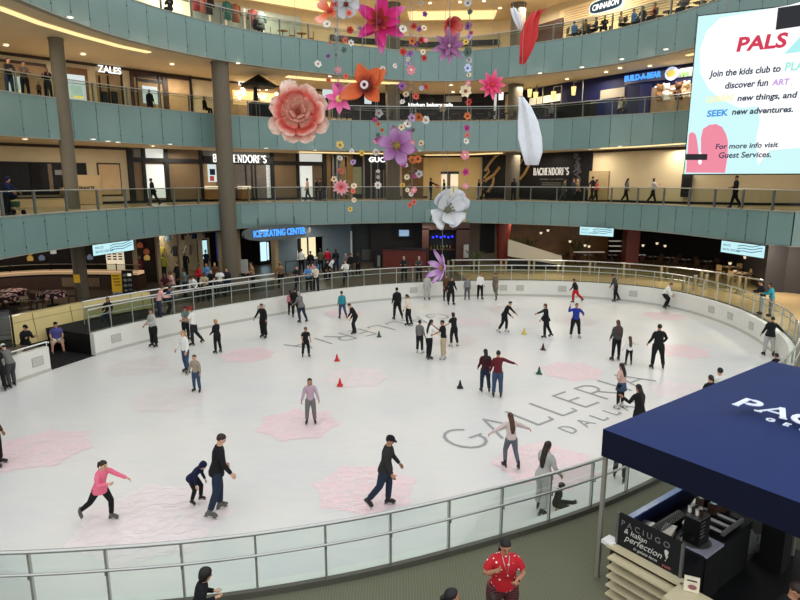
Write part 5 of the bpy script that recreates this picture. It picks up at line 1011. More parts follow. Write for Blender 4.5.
# ================================================================== HANGING PAPER FLOWERS IN THE VOID
def grad(name, stops, length, rough=.7):
    """petal colour running from the heart of the flower (0) to the tip"""
    if name in _M: return _M[name]
    m = bpy.data.materials.new(name); m.use_nodes = True; nt = m.node_tree; b = nt.nodes['Principled BSDF']; b.inputs['Roughness'].default_value = rough; b.inputs['Specular IOR Level'].default_value = .25
    tc = nt.nodes.new('ShaderNodeTexCoord'); ln = nt.nodes.new('ShaderNodeVectorMath'); ln.operation = 'LENGTH'; nz = nt.nodes.new('ShaderNodeTexNoise'); nz.inputs['Scale'].default_value = 5
    dv = nt.nodes.new('ShaderNodeMath'); dv.operation = 'MULTIPLY_ADD'; dv.inputs[1].default_value = 1 / length; ml = nt.nodes.new('ShaderNodeMath'); ml.operation = 'MULTIPLY_ADD'; ml.inputs[1].default_value = .24; ml.inputs[2].default_value = -.12
    cr = nt.nodes.new('ShaderNodeValToRGB'); cr.color_ramp.elements[0].position = stops[0][0]; cr.color_ramp.elements[0].color = (*srgb(*stops[0][1]), 1); cr.color_ramp.elements[1].position = stops[-1][0]; cr.color_ramp.elements[1].color = (*srgb(*stops[-1][1]), 1)
    for p_, c_ in stops[1:-1]: e = cr.color_ramp.elements.new(p_); e.color = (*srgb(*c_), 1)
    nt.links.new(tc.outputs['Object'], ln.inputs[0]); nt.links.new(tc.outputs['Object'], nz.inputs['Vector']); nt.links.new(nz.outputs['Fac'], ml.inputs[0]); nt.links.new(ln.outputs['Value'], dv.inputs[0]); nt.links.new(ml.outputs[0], dv.inputs[2]); nt.links.new(dv.outputs[0], cr.inputs[0]); nt.links.new(cr.outputs[0], b.inputs['Base Color'])
    _M[name] = m; return m
def petal_mb(mb, L, Wd, a, shape='round', cup=.15, droop=0, fold=.1, base=.02, lift=0, wav=0, mi=0, seed=0):
    """one petal radiating at angle a in the local xy plane, flower facing +z"""
    rr = random.Random(seed); nt_, ns = 8, 6; ph = rr.uniform(0, 6)
    def wprof(t):
        if shape == 'round': return math.sin(math.pi * min(1, t * .92 + .05)) ** .7 * (.45 + .75 * t)
        if shape == 'point': return math.sin(math.pi * (t ** .75)) ** .9 * 1.0 + .03
        if shape == 'heart': return (t ** .6) * (1.12 if t < .82 else 1.12 * max(.25, 1 - (t - .82) * 3.2))
        return math.sin(math.pi * t)
    top, bot = [], []
    for i in range(nt_ + 1):
        t = i / nt_; w_ = Wd / 2 * max(.03, wprof(t))
        for j in range(ns + 1):
            s = -1 + 2 * j / ns; x = base + t * L * (1 - (.12 * abs(s) ** 2 if shape == 'round' else 0)); y = s * w_; z = lift + cup * L * t * t - droop * L * t ** 3 + fold * w_ * (s * s - .4) + wav * L * math.sin(s * 5 + t * 7 + ph) * t * .5
            top.append((x * math.cos(a) - y * math.sin(a), x * math.sin(a) + y * math.cos(a), z)); bot.append((top[-1][0], top[-1][1], z - .006 - .004 * L))
    n = len(top); W_ = ns + 1; fs = []
    for i in range(nt_):
        for j in range(ns):
            q = (i * W_ + j, (i + 1) * W_ + j, (i + 1) * W_ + j + 1, i * W_ + j + 1); fs.append(q); fs.append(tuple(n + k for k in q[::-1]))
    edge = [i * W_ for i in range(nt_ + 1)] + [nt_ * W_ + j for j in range(1, W_)] + [i * W_ + ns for i in range(nt_ - 1, -1, -1)] + list(range(ns - 1, 0, -1))
    for k in range(len(edge)): a_, b_ = edge[k], edge[(k + 1) % len(edge)]; fs.append((b_, a_, n + a_, n + b_))
    mb.add(top + bot, fs, mi); return mb
def facing(pos, yaw, pitch, roll=0):
    """rotation turning local +z to the viewing side, then yawed / pitched"""
    return (Matrix.Rotation(R(yaw), 4, 'Z') @ Matrix.Rotation(R(90 + pitch), 4, 'X') @ Matrix.Rotation(R(roll), 4, 'Z'))
WIRE = mat('thin_wire', (150, 150, 150), .4, .6)
def flower(label, px, py, size, Y, petals, centre, yaw=0, pitch=0, roll=0, wire=True, stamens=0, cat='paper flower', name='paper_flower'):
    c = at(px, py, Y); sc_ = size / 600 * (Y * math.cos(PITCH) + (EYE - c.z) * math.sin(PITCH)) / 2      # radius in metres
    r_ = thing(name, label, cat, c); M = facing(c, yaw, pitch, roll); Mi = M.to_3x3()
    for k, pt in enumerate(petals):
        n = pt['n']
        for i in range(n):
            a = 2 * math.pi * (i + pt.get('ph', 0)) / n + pt.get('jit', .08) * math.sin(i * 5.1 + k); mb = MB(); petal_mb(mb, pt['l'] * sc_ * (1 + pt.get('var', .06) * math.sin(i * 3.7 + k * 2)), pt['w'] * sc_, a, pt.get('s', 'round'), pt.get('cup', .15), pt.get('droop', 0), pt.get('fold', .25), pt.get('b', .03) * sc_, pt.get('lift', 0) * sc_, pt.get('wav', 0), 0, i + 10 * k)
            g_ = mb.build('petal', pt['m'](sc_) if callable(pt['m']) else pt['m'], r_, True); g_.rotation_euler = Mi.to_euler()
    if centre:
        mb = MB(); mb.ball((0, 0, centre.get('z', .05) * sc_), (centre['r'] * sc_, centre['r'] * sc_, centre['r'] * .7 * sc_), 14); g_ = mb.build('flower_centre', centre['m'], r_, True); g_.rotation_euler = Mi.to_euler()
        if 'ring' in centre: mb = MB(); mb.tube([(centre['ring'] * sc_ * math.cos(t), centre['ring'] * sc_ * math.sin(t), (centre.get('z', .05) + .25) * sc_) for t in [i * .5236 for i in range(12)]], .05 * sc_, 6, 0, True); g_ = mb.build('centre_ring', centre['rm'], r_, True); g_.rotation_euler = Mi.to_euler()
    if stamens:
        mb = MB(); rr = random.Random(int(px))
        for i in range(stamens):
            a = rr.uniform(0, 6.28); q = rr.uniform(.12, .3) * sc_; mb.tube([(0, 0, .02), (q * .7 * math.cos(a), q * .7 * math.sin(a), .22 * sc_), (q * math.cos(a), q * math.sin(a), .3 * sc_)], [.008 * sc_ + .004, .008 * sc_ + .004, .03 * sc_], 5)
        g_ = mb.build('stamens', centre['m'], r_, True); g_.rotation_euler = Mi.to_euler()
    if wire: MB().tube([(0, 0, 0), (0, 0, 22.4 - c.z)], .006, 4).build('wire', WIRE, r_)
    return r_
FY = 21.5
def G(nm, *st): return lambda L: grad('%s_%d' % (nm, int(L * 100)), st, L)
PEO = G('peony', (0, (140, 50, 42)), (.45, (204, 74, 62)), (.68, (220, 104, 90)), (.86, (236, 190, 172)), (1, (240, 214, 198)))
PEI = G('peony_inner', (0, (110, 44, 36)), (.25, (190, 110, 94)), (.5, (222, 166, 146)), (.7, (200, 84, 72)))
flower('huge coral and cream peony hanging left of the middle of the void', 298, 113, 60, FY, [dict(n=8, l=1.0, w=.66, m=PEO, s='heart', cup=.02, wav=.12, jit=.12, var=.08), dict(n=6, l=.8, w=.8, m=PEO, s='heart', cup=.3, wav=.08, ph=.5, lift=.08), dict(n=5, l=.55, w=.6, m=PEI, s='heart', cup=.6, wav=.1, lift=.14), dict(n=5, l=.36, w=.42, m=PEI, s='heart', cup=1.0, wav=.1, ph=.5, lift=.18), dict(n=4, l=.22, w=.3, m=PEI, s='heart', cup=1.5, lift=.2)], dict(r=.1, m=mat('peony_heart', (130, 62, 44), .8), z=.2), 8, -4, 24)
LIL = G('lily', (0, (190, 44, 60)), (.3, (214, 40, 110)), (.75, (206, 50, 132)), (1, (224, 130, 186)))
flower('large magenta star lily with red heart at the top of the void', 380, 22, 56, FY, [dict(n=6, l=1.0, w=.42, m=LIL, s='point', cup=-.05, fold=.5, ph=.3), dict(n=5, l=.8, w=.36, m=LIL, s='point', cup=.2, fold=.5, ph=.8, lift=.05), dict(n=6, l=.38, w=.26, m=G('lily_in', (0, (150, 30, 44)), (1, (222, 92, 70))), s='round', cup=.9, lift=.1)], dict(r=.12, m=mat('lily_heart', (130, 30, 46), .8), z=.14), -6, 6, 10, True, 8)
ORG = G('poppy_orange', (0, (110, 36, 24)), (.3, (150, 52, 30)), (.5, (206, 92, 48)), (1, (214, 112, 70)))
flower('orange poppy with long petals, dark eye and white ring', 366, 86, 50, FY - .6, [dict(n=4, l=1.0, w=.62, m=ORG, s='point', cup=.1, fold=.3, ph=.34, var=.2, jit=.3), dict(n=1, l=.8, w=.6, m=ORG, s='point', cup=.1, fold=.3, ph=.12)], dict(r=.24, m=mat('poppy_eye', (92, 32, 26), .8), z=.06, ring=.12, rm=mat('ring_white', (226, 206, 206), .7)), -10, 0, 4)
PKS = G('pink_star', (0, (230, 170, 120)), (.3, (226, 84, 148)), (1, (232, 130, 176)))
flower('bright pink star flower with cream eye below the orange poppy', 339, 99, 30, FY - .4, [dict(n=7, l=1.0, w=.46, m=PKS, s='point', cup=.1, fold=.3)], dict(r=.24, m=mat('cream_eye', (226, 190, 120), .8), z=.05), 6, 0, 12)
COS = G('cosmos', (0, (110, 34, 92)), (.35, (140, 84, 136)), (.8, (170, 128, 168)), (1, (140, 60, 120)))
flower('big purple cosmos with yellow heart in the middle of the void', 397, 146, 42, FY - .5, [dict(n=6, l=1.02, w=.66, m=COS, s='round', cup=.06, fold=.2, ph=.1, var=.1)], dict(r=.16, m=mat('cosmos_heart', (146, 126, 52), .9), z=.04), -8, -8, 40, True, 12)
WHP = G('shaded_white_poppy', (0, (150, 146, 136)), (.3, (192, 192, 192)), (1, (206, 206, 208)))  # white petals greyed: the shade they hang in is put into the colour
flower('large white bloom with grey green heart before the second level fascia', 447, 210, 42, FY - 1.0, [dict(n=4, l=1.0, w=1.15, m=WHP, s='heart', cup=.45, fold=.2, ph=.3, wav=.1, var=.2), dict(n=3, l=.7, w=.8, m=WHP, s='heart', cup=.55, fold=.2, ph=.1, wav=.06, lift=.05)], dict(r=.17, m=mat('grey_green_heart', (104, 104, 84), .9), z=.08), 26, -10, 8, True, 10)
VIO = G('violet', (0, (170, 120, 90)), (.25, (168, 110, 168)), (.7, (206, 172, 214)), (1, (196, 150, 206)))
flower('pale violet bloom seen from the side low over the far ice edge', 442, 268, 34, FY + .4, [dict(n=7, l=1.0, w=.46, m=VIO, s='round', cup=.5, fold=.25, ph=.2)], dict(r=.16, m=mat('tan_heart', (160, 120, 80), .9), z=.05), -62, -10, 0)
PUR = G('purple_star', (0, (120, 60, 100)), (.4, (150, 92, 138)), (1, (182, 136, 172)))
flower('dusky purple star flower under a red tulip bloom', 449, 46, 34, FY, [dict(n=8, l=1.0, w=.42, m=PUR, s='point', cup=.12, fold=.4), dict(n=6, l=.6, w=.3, m=PUR, s='point', cup=.5, fold=.4, lift=.06)], dict(r=.1, m=mat('purple_heart', (196, 160, 170), .9), z=.1), 6, 8, 10)
RED = G('red_tulip', (0, (160, 40, 40)), (.5, (206, 64, 58)), (1, (222, 120, 112)))
flower('red and coral tulip bloom above the purple star', 450, 24, 20, FY, [dict(n=5, l=1.0, w=1.0, m=RED, s='heart', cup=.9, fold=.3)], dict(r=.2, m=mat('tulip_heart', (150, 40, 34), .8), z=.1), 20, 30, 0)
DAH = G('pink_dahlia', (0, (176, 34, 70)), (.4, (222, 60, 108)), (1, (232, 120, 150)))
flower('hot pink pointed dahlia right of the long daisy strand', 492, 85, 28, FY, [dict(n=9, l=1.0, w=.4, m=DAH, s='point', cup=.08, fold=.4), dict(n=7, l=.55, w=.3, m=DAH, s='point', cup=.4, lift=.05)], dict(r=.16, m=mat('dahlia_heart', (190, 60, 50), .9), z=.08), 10, 0, 0)
DPK = G('soft_dahlia', (0, (190, 60, 80)), (.4, (226, 130, 140)), (1, (240, 200, 200)))
flower('pale pink round dahlia hanging before the luxury shop window', 341, 187, 17, FY - .5, [dict(n=12, l=1.0, w=.42, m=DPK, s='round', cup=.1), dict(n=9, l=.62, w=.32, m=DPK, s='round', cup=.4, lift=.08)], dict(r=.16, m=mat('dahlia_heart', (190, 60, 50), .9), z=.1), 4, 20, 0)
flower('white bloom with dark red stamens at the top left of the flower group', 346, 4, 26, FY, [dict(n=6, l=1.0, w=.9, m=WHP, s='heart', cup=.2, wav=.06)], dict(r=.18, m=mat('dark_red_heart', (110, 40, 30), .8), z=.1), 4, 20, 0, True, 6)
CRL = G('coral_bloom', (0, (196, 70, 40)), (.5, (226, 110, 70)), (1, (240, 170, 150)))
flower('orange coral bloom at the upper left of the flower group', 330, 11, 30, FY + .4, [dict(n=4, l=1.0, w=.8, m=CRL, s='heart', cup=.3, ph=.3, var=.2)], dict(r=.18, m=mat('dahlia_heart', (190, 60, 50), .9), z=.1), -14, -20, 30)
# folded hanging petals
def folded(label, pts, wds, Y, m_, cat='paper flower', tw=.5):
    q = [at(x, y, Y) for x, y in pts]; c = q[0]; r_ = thing('folded_bloom', label, cat, c); s_ = 1 / 600 * Y
    for k, (dy, sh, mm) in enumerate(((0, 0, m_[0]), (.16, .35, m_[1 % len(m_)]), (-.14, -.3, m_[-1]))):
        mb = MB(); L_ = []
        for i, (p, w_) in enumerate(zip(q, wds)):
            a = tw * (i - 2) * .35 + k * .9; u = Vector((math.cos(a), math.sin(a), 0)); v = Vector((-math.sin(a), math.cos(a), 0)); w2 = w_ * s_ / 2 * (1 if k == 0 else .72); L_.append((p - c + Vector((sh * w2, dy, 0)), u, v, max(w2, .01), max(w2 * .22, .008)))
        mb.loft(L_, 0, True, 14); mb.build('petal', mm(1.0) if callable(mm) else mm, r_, True)
    MB().tube([(0, 0, 0), (0, 0, 22.4 - c.z)], .006, 4).build('wire', WIRE, r_)
    return r_
RT = mat('red_paper', (196, 44, 44), .7); RT2 = mat('coral_paper', (216, 110, 84), .7); WT = mat('white_paper', (226, 228, 234), .7); WT2 = mat('blue_white_paper', (190, 204, 236), .7)
folded('long folded red and coral bloom right of the white petal', [(546, 10), (537, 12), (532, 22), (529, 36), (526, 50), (522, 64)], [3, 9, 13, 18, 14, 7], FY, [RT, RT2, RT])
folded('long white folded bloom like draped cloth before the third level fascia', [(521, 97), (525, 107), (528, 122), (530, 138), (532, 152), (532, 165)], [5, 12, 20, 24, 22, 14], FY - 1, [WT, WT2, WT], tw=.25)
folded('small white petal left of the red folded bloom', [(513, 8), (516, 15), (518, 22), (520, 29)], [5, 8, 7, 3], FY, [WT, WT, WT])
# ---- strands of small flowers
SC_ = {'white': ((226, 222, 214), (170, 120, 70)), 'cream': ((232, 214, 180), (150, 84, 50)), 'pink': ((226, 140, 150), (240, 220, 200)), 'coral': ((222, 110, 92), (150, 50, 50)), 'red': ((196, 60, 50), (90, 30, 30)), 'orange': ((206, 116, 62), (110, 50, 34)), 'purple': ((150, 92, 160), (80, 40, 90)), 'lilac': ((190, 160, 204), (120, 60, 90)), 'yellow': ((226, 190, 90), (110, 70, 40)), 'grey': ((184, 180, 178), (120, 90, 90)), 'magenta': ((190, 60, 130), (120, 30, 80)), 'blue': ((206, 210, 236), (90, 90, 180)), 'leafy': ((84, 104, 92), (60, 74, 60))}
STR = [('strand beside the peony', 336, [('purple', 328, 56, 5), ('white', 318, 64, 8), ('pink', 338, 70, 8), ('coral', 346, 76, 6), ('magenta', 338.5, 86, 7), ('cream', 350, 86, 6), ('coral', 328.5, 20 + 60, 5)]),
       ('strand around the pale dahlia', 340, [('yellow', 340, 145, 8), ('white', 340, 158, 6), ('lilac', 353, 162, 7), ('coral', 341, 171, 8), ('cream', 334, 179, 7), ('white', 352, 151, 5), ('yellow', 362, 153, 6), ('cream', 354, 186, 6), ('coral', 353, 191, 5), ('cream', 354, 200, 5), ('yellow', 350, 209, 6)]),
       ('strand left of the magenta lily', 338, [('red', 335, 4, 7), ('coral', 349, 13, 7), ('white', 327, 24, 8), ('red', 350, 30, 7), ('grey', 360, 28, 7), ('white', 337, 34, 4), ('coral', 345, 40, 6), ('white', 351, 43, 7), ('coral', 330, 43, 4), ('leafy', 344, 50, 6), ('leafy', 336, 55, 3)]),
       ('strand under the orange poppy', 376, [('grey', 379, 113, 9), ('magenta', 375, 120, 6), ('orange', 378, 124, 6), ('orange', 382, 130, 5), ('pink', 376.5, 141, 7), ('white', 376, 152, 7), ('leafy', 378, 135, 5), ('cream', 374, 95, 9)]),
       ('white strand before the luxury shop', 378, [('white', 378, 171, 4), ('grey', 378, 177, 4), ('white', 378, 185, 8)]),
       ('strand right of the magenta lily', 409, [('grey', 421, 3, 5), ('purple', 425, 14, 6), ('white', 403, 29, 8), ('red', 414, 26, 7), ('purple', 419, 29, 6), ('cream', 424, 28, 6), ('orange', 412, 41, 9), ('red', 421, 40, 7), ('pink', 426, 40, 5), ('purple', 415, 44, 6), ('red', 403, 52, 7), ('purple', 410, 54, 7), ('white', 408, 59, 5), ('cream', 423, 52, 6), ('red', 424, 58, 7), ('white', 395, 66, 5), ('pink', 411, 70, 10), ('white', 383, 69, 7), ('lilac', 408, 64, 6)]),
       ('strand above the purple cosmos', 410, [('purple', 402, 86, 9), ('cream', 406, 94, 7), ('coral', 416, 96, 8), ('red', 426, 87, 6), ('blue', 421.5, 88, 5), ('white', 402.5, 102, 6), ('lilac', 412, 118, 9), ('orange', 419, 117, 10), ('white', 426, 120, 8), ('white', 407.5, 124, 8), ('cream', 401.5, 127, 7), ('coral', 404, 136, 7), ('pink', 412, 143, 7), ('cream', 421, 143, 7), ('pink', 406, 154, 6), ('leafy', 409, 133, 7), ('leafy', 413, 130, 5)]),
       ('strand below the purple cosmos', 412, [('orange', 412, 160, 9), ('orange', 418, 159, 9), ('white', 406, 165, 5), ('grey', 419, 174, 9), ('magenta', 415, 176, 5), ('cream', 407, 177, 6), ('yellow', 402.5, 185, 6), ('cream', 407.5, 190, 5), ('pink', 413.5, 190, 7), ('white', 411, 194, 5), ('coral', 414, 202, 6), ('coral', 410, 205, 6)]),
       ('long daisy strand', 467, [('grey', 468, 3, 8), ('leafy', 470, 12, 6), ('purple', 468, 26, 9), ('magenta', 471, 33, 5), ('lilac', 469, 37, 7), ('yellow', 466, 42, 7), ('leafy', 468, 52, 9), ('grey', 469, 60, 7), ('blue', 467.5, 68, 9), ('cream', 469, 75, 5), ('pink', 468, 83, 7), ('cream', 465.5, 91, 13), ('red', 468.5, 102, 8), ('orange', 467.5, 116, 8), ('magenta', 467, 128, 7), ('coral', 467.5, 135, 5), ('white', 466, 141, 7)]),
       ('lower end of the daisy strand', 465, [('pink', 465, 155, 9), ('magenta', 465.5, 172, 8), ('pink', 465.5, 186, 6), ('coral', 465.5, 196, 4), ('yellow', 464.5, 207, 4), ('yellow', 464.5, 214, 4), ('yellow', 464.5, 220, 4)])]
rr = random.Random(17); ORD = ['topmost', 'second', 'third', 'fourth', 'fifth', 'sixth', 'seventh', 'eighth', 'ninth', 'tenth', 'eleventh', 'twelfth', 'thirteenth', 'fourteenth', 'fifteenth', 'sixteenth', 'seventeenth', 'eighteenth', 'nineteenth']
for si, (sn, sx, fl_) in enumerate(STR):
    Yw = FY - .3 + .12 * (si % 4); ys = [f[2] for f in fl_]; fl_ = sorted(fl_, key=lambda f: f[2])
    a = at(sx, max(ys), Yw); w_ = thing('hanging_wire', 'thin wire carrying the small flowers of the ' + sn, 'wire', a); MB().tube([(0, 0, 0), (0, 0, 22.4 - a.z)], .007, 4).build('strand', WIRE, w_)
    for k, (cn_, x, y, s_) in enumerate(fl_):
        c = at(x, y, Yw + rr.uniform(-.25, .25)); rad = s_ / 600 * (c.y * math.cos(PITCH) + (EYE - c.z) * math.sin(PITCH)) / 2 * .98; pc, cc = SC_[cn_]
        pm = mat('petal_' + cn_, pc, .7, 0, .25, .15, 6); cm = mat('eye_' + cn_, cc, .8); r_ = thing('small_paper_flower', '%s paper %s, %s from top on the %s' % (cn_ if cn_ != 'leafy' else 'grey green', 'leaf rosette' if cn_ == 'leafy' else 'flower', ORD[k] if k else 'first', sn), 'paper flower', c, 0, 'small paper flowers of the ' + sn)
        M3 = facing(c, rr.uniform(-35, 35), rr.uniform(-25, 35), rr.uniform(0, 70)); n = rr.choice((5, 6, 7, 8)); m = MB(); sh = rr.choice(('round', 'round', 'heart', 'point'))
        for i in range(n): petal_mb(m, rad, rad * (4.4 / n + .15), 2 * math.pi * i / n, sh, rr.uniform(.0, .3), 0, .2, rad * .04, 0, 0, 0, i)
        m.build('petals', pm, r_, True).rotation_euler = M3.to_euler(); m = MB(); m.ball((0, 0, rad * .1), (rad * .3, rad * .3, rad * .22), 10); m.build('flower_centre', cm, r_, True).rotation_euler = M3.to_euler()
        if abs(c.x - a.x) > .06:
            wx = a.x - c.x; MB().tube([(0, 0, 0), (wx * .3, (a.y - c.y) * .4, .18), (wx, a.y - c.y, .22)], .005, 4).build('stem', WIRE, r_)
# ================================================================== PEOPLE
SKIN = {'l': mat('skin_light', (205, 158, 132), .6, 0, .3, .04), 'm': mat('skin_medium', (176, 126, 98), .6, 0, .3, .04), 'd': mat('skin_dark', (104, 68, 50), .6, 0, .3, .04)}
EYEM = mat('eye_dark', (30, 22, 20), .3); LIPM = mat('lip', (150, 84, 78), .5)
HAIRC = {'k': mat('hair_black', (22, 18, 17), .6, 0, .4, .2), 'b': mat('hair_brown', (74, 48, 32), .6, 0, .4, .2), 'n': mat('hair_dark_brown', (42, 28, 22), .6, 0, .4, .2), 'y': mat('hair_blond', (168, 128, 78), .6, 0, .4, .2), 'g': mat('hair_grey', (150, 146, 140), .6, 0, .4, .1), 'r': mat('cap_red', (150, 36, 46), .7), 'w': mat('cap_white', (220, 220, 216), .7)}
FAB = {}
def fab(c):
    if isinstance(c, str): c = {'k': (24, 24, 26), 'dk': (36, 36, 39), 'w': (226, 224, 218), 'lg': (176, 174, 170), 'g': (112, 110, 108), 'dg': (66, 66, 66), 'jean': (58, 74, 100), 'djean': (36, 46, 64), 'nav': (24, 30, 60), 'pink': (228, 112, 138), 'lpink': (214, 164, 158), 'lav': (178, 152, 164), 'mar': (94, 30, 38), 'dmar': (64, 24, 32), 'red': (176, 28, 40), 'blue': (38, 52, 140), 'teal': (44, 132, 142), 'cream': (212, 200, 180), 'beige': (176, 158, 130), 'brown': (88, 60, 42), 'tan': (150, 118, 84), 'pur': (84, 82, 140), 'lblue': (92, 136, 190), 'green': (66, 92, 72), 'orange': (196, 84, 62), 'olive': (84, 84, 62), 'grn': (96, 116, 112)}[c]
    if c not in FAB: FAB[c] = mat('cloth_%d_%d_%d' % c, c, .88, 0, .25, .12, 14)
    return FAB[c]
STRIPEF = bpy.data.materials.new('striped_trouser_cloth'); STRIPEF.use_nodes = True; nt = STRIPEF.node_tree; b = nt.nodes['Principled BSDF']; b.inputs['Roughness'].default_value = .9
tc = nt.nodes.new('ShaderNodeTexCoord'); wv = nt.nodes.new('ShaderNodeTexWave'); wv.bands_direction = 'Z'; wv.inputs['Scale'].default_value = 9; cr = nt.nodes.new('ShaderNodeValToRGB'); cr.color_ramp.elements[0].color = (*srgb(40, 22, 26), 1); cr.color_ramp.elements[1].color = (*srgb(120, 54, 58), 1); cr.color_ramp.elements[0].position = .55; cr.color_ramp.elements[1].position = .75
nt.links.new(tc.outputs['Object'], wv.inputs['Vector']); nt.links.new(wv.outputs['Fac'], cr.inputs[0]); nt.links.new(cr.outputs[0], b.inputs['Base Color'])
DOTF = bpy.data.materials.new('red_blouse_white_dots'); DOTF.use_nodes = True; nt = DOTF.node_tree; b = nt.nodes['Principled BSDF']; b.inputs['Roughness'].default_value = .85
tc = nt.nodes.new('ShaderNodeTexCoord'); vo = nt.nodes.new('ShaderNodeTexVoronoi'); vo.inputs['Scale'].default_value = 13; cr = nt.nodes.new('ShaderNodeValToRGB'); cr.color_ramp.interpolation = 'CONSTANT'; cr.color_ramp.elements[0].color = (*srgb(236, 226, 224), 1); cr.color_ramp.elements[1].position = .2; cr.color_ramp.elements[1].color = (*srgb(186, 20, 34), 1)
nt.links.new(tc.outputs['Object'], vo.inputs['Vector']); nt.links.new(vo.outputs['Distance'], cr.inputs[0]); nt.links.new(cr.outputs[0], b.inputs['Base Color'])
# ---- shared skate and shoe meshes (origin at the ankle joint, y forward)
def _mesh(mb, name, m, sm=True):
    o = mb.build(name, m, None, sm); me = o.data; bpy.data.objects.remove(o); return me
def boot(m, skate):
    mb = MB(); X, Y, Z = (1, 0, 0), (0, 1, 0), (0, 0, 1); top = .10 if skate else .03
    mb.loft([((0, -.01, top), X, Y, .05, .058), ((0, -.005, .0), X, Y, .043, .056), ((0, .0, -.04), X, Y, .042, .07), ((0, .03, -.06), X, Y, .042, .115), ((0, .045, -.085), X, Y, .044, .135), ((0, .045, -.10), X, Y, .042, .135)], 0, True, 12)
    mb.loft([((0, .07, -.03), X, Z, .036, .03), ((0, .13, -.06), X, Z, .042, .03), ((0, .175, -.075), X, Z, .03, .02)], 0, True, 10)
    return _mesh(mb, 'boot', m)
def blade():
    mb = MB(); mb.box((0, .04, -.152), (.008, .30, .03)); mb.box((0, -.05, -.12), (.03, .07, .045), 0, 1); mb.box((0, .12, -.12), (.03, .07, .045), 0, 1); return _mesh(mb, 'blade', [STEEL, mat('skate_holder', (90, 90, 92), .5)], False)
BOOTS = {'k': boot(mat('skate_black', (26, 26, 28), .45), True), 'w': boot(mat('skate_white', (196, 192, 184), .5), True), 'g': boot(mat('skate_grey', (92, 90, 86), .5), True)}
SHOES = {'k': boot(mat('shoe_black', (24, 22, 22), .5), False), 'w': boot(mat('shoe_white', (190, 188, 184), .5), False)}
BLADE = blade()
def hand_mb(sgn, n=6, curl=.45):
    """palm, four unequal bent fingers and a thumb; wrist at origin, fingers along -z, palm faces -x*sgn; unit = hand length"""
    mb = MB(); X, Y, Z = (1, 0, 0), (0, 1, 0), (0, 0, 1)
    mb.loft([((0, 0, .05), X, Y, .13, .17), ((0, 0, -.12), X, Y, .13, .2), ((0, .01, -.35), X, Y, .12, .23), ((0, .01, -.52), X, Y, .1, .22)], 0, True, 10, .8)
    for k, (y, l) in enumerate(((.17, .44), (.06, .5), (-.05, .46), (-.16, .36))):
        p = Vector((0, y, -.45)); pts = [p]; a = .12
        for f_ in (.45, .32, .23): a += curl * .8; p = p + Vector((-sgn * math.sin(a), y * .12, -math.cos(a))) * l * f_ * 1.05; pts.append(p)
        mb.tube(pts, [.058, .055, .05, .036], n)
    mb.tube([(-sgn * .03, .12, -.12), (-sgn * .12, .3, -.27), (-sgn * .16, .36, -.42), (-sgn * .2, .34, -.53)], [.085, .07, .058, .042], n)
    return mb
REMESH = []      # (object, voxel, extras, headinfo)
def queue(o, vox, extra=None, face=None):
    md = o.modifiers.new('surface', 'REMESH'); md.mode = 'VOXEL'; md.voxel_size = vox
    sm = o.modifiers.new('smooth', 'SMOOTH'); sm.factor = .5; sm.iterations = 2
    REMESH.append((o, extra, face))
def dirv(f, a, s): f, a = R(f), R(a); return Vector((s * math.sin(a), math.sin(f) * math.cos(a), -math.cos(f) * math.cos(a)))
def legs(hl=3, al=5, kl=4, hr=3, ar=5, kr=4, tl=12, tr=12): return dict(L=(hl, al, kl, tl), R=(hr, ar, kr, tr))
def arms(L=(5, 9, 15, 0), R=(5, 9, 15, 0)): return dict(L=L, R=R)
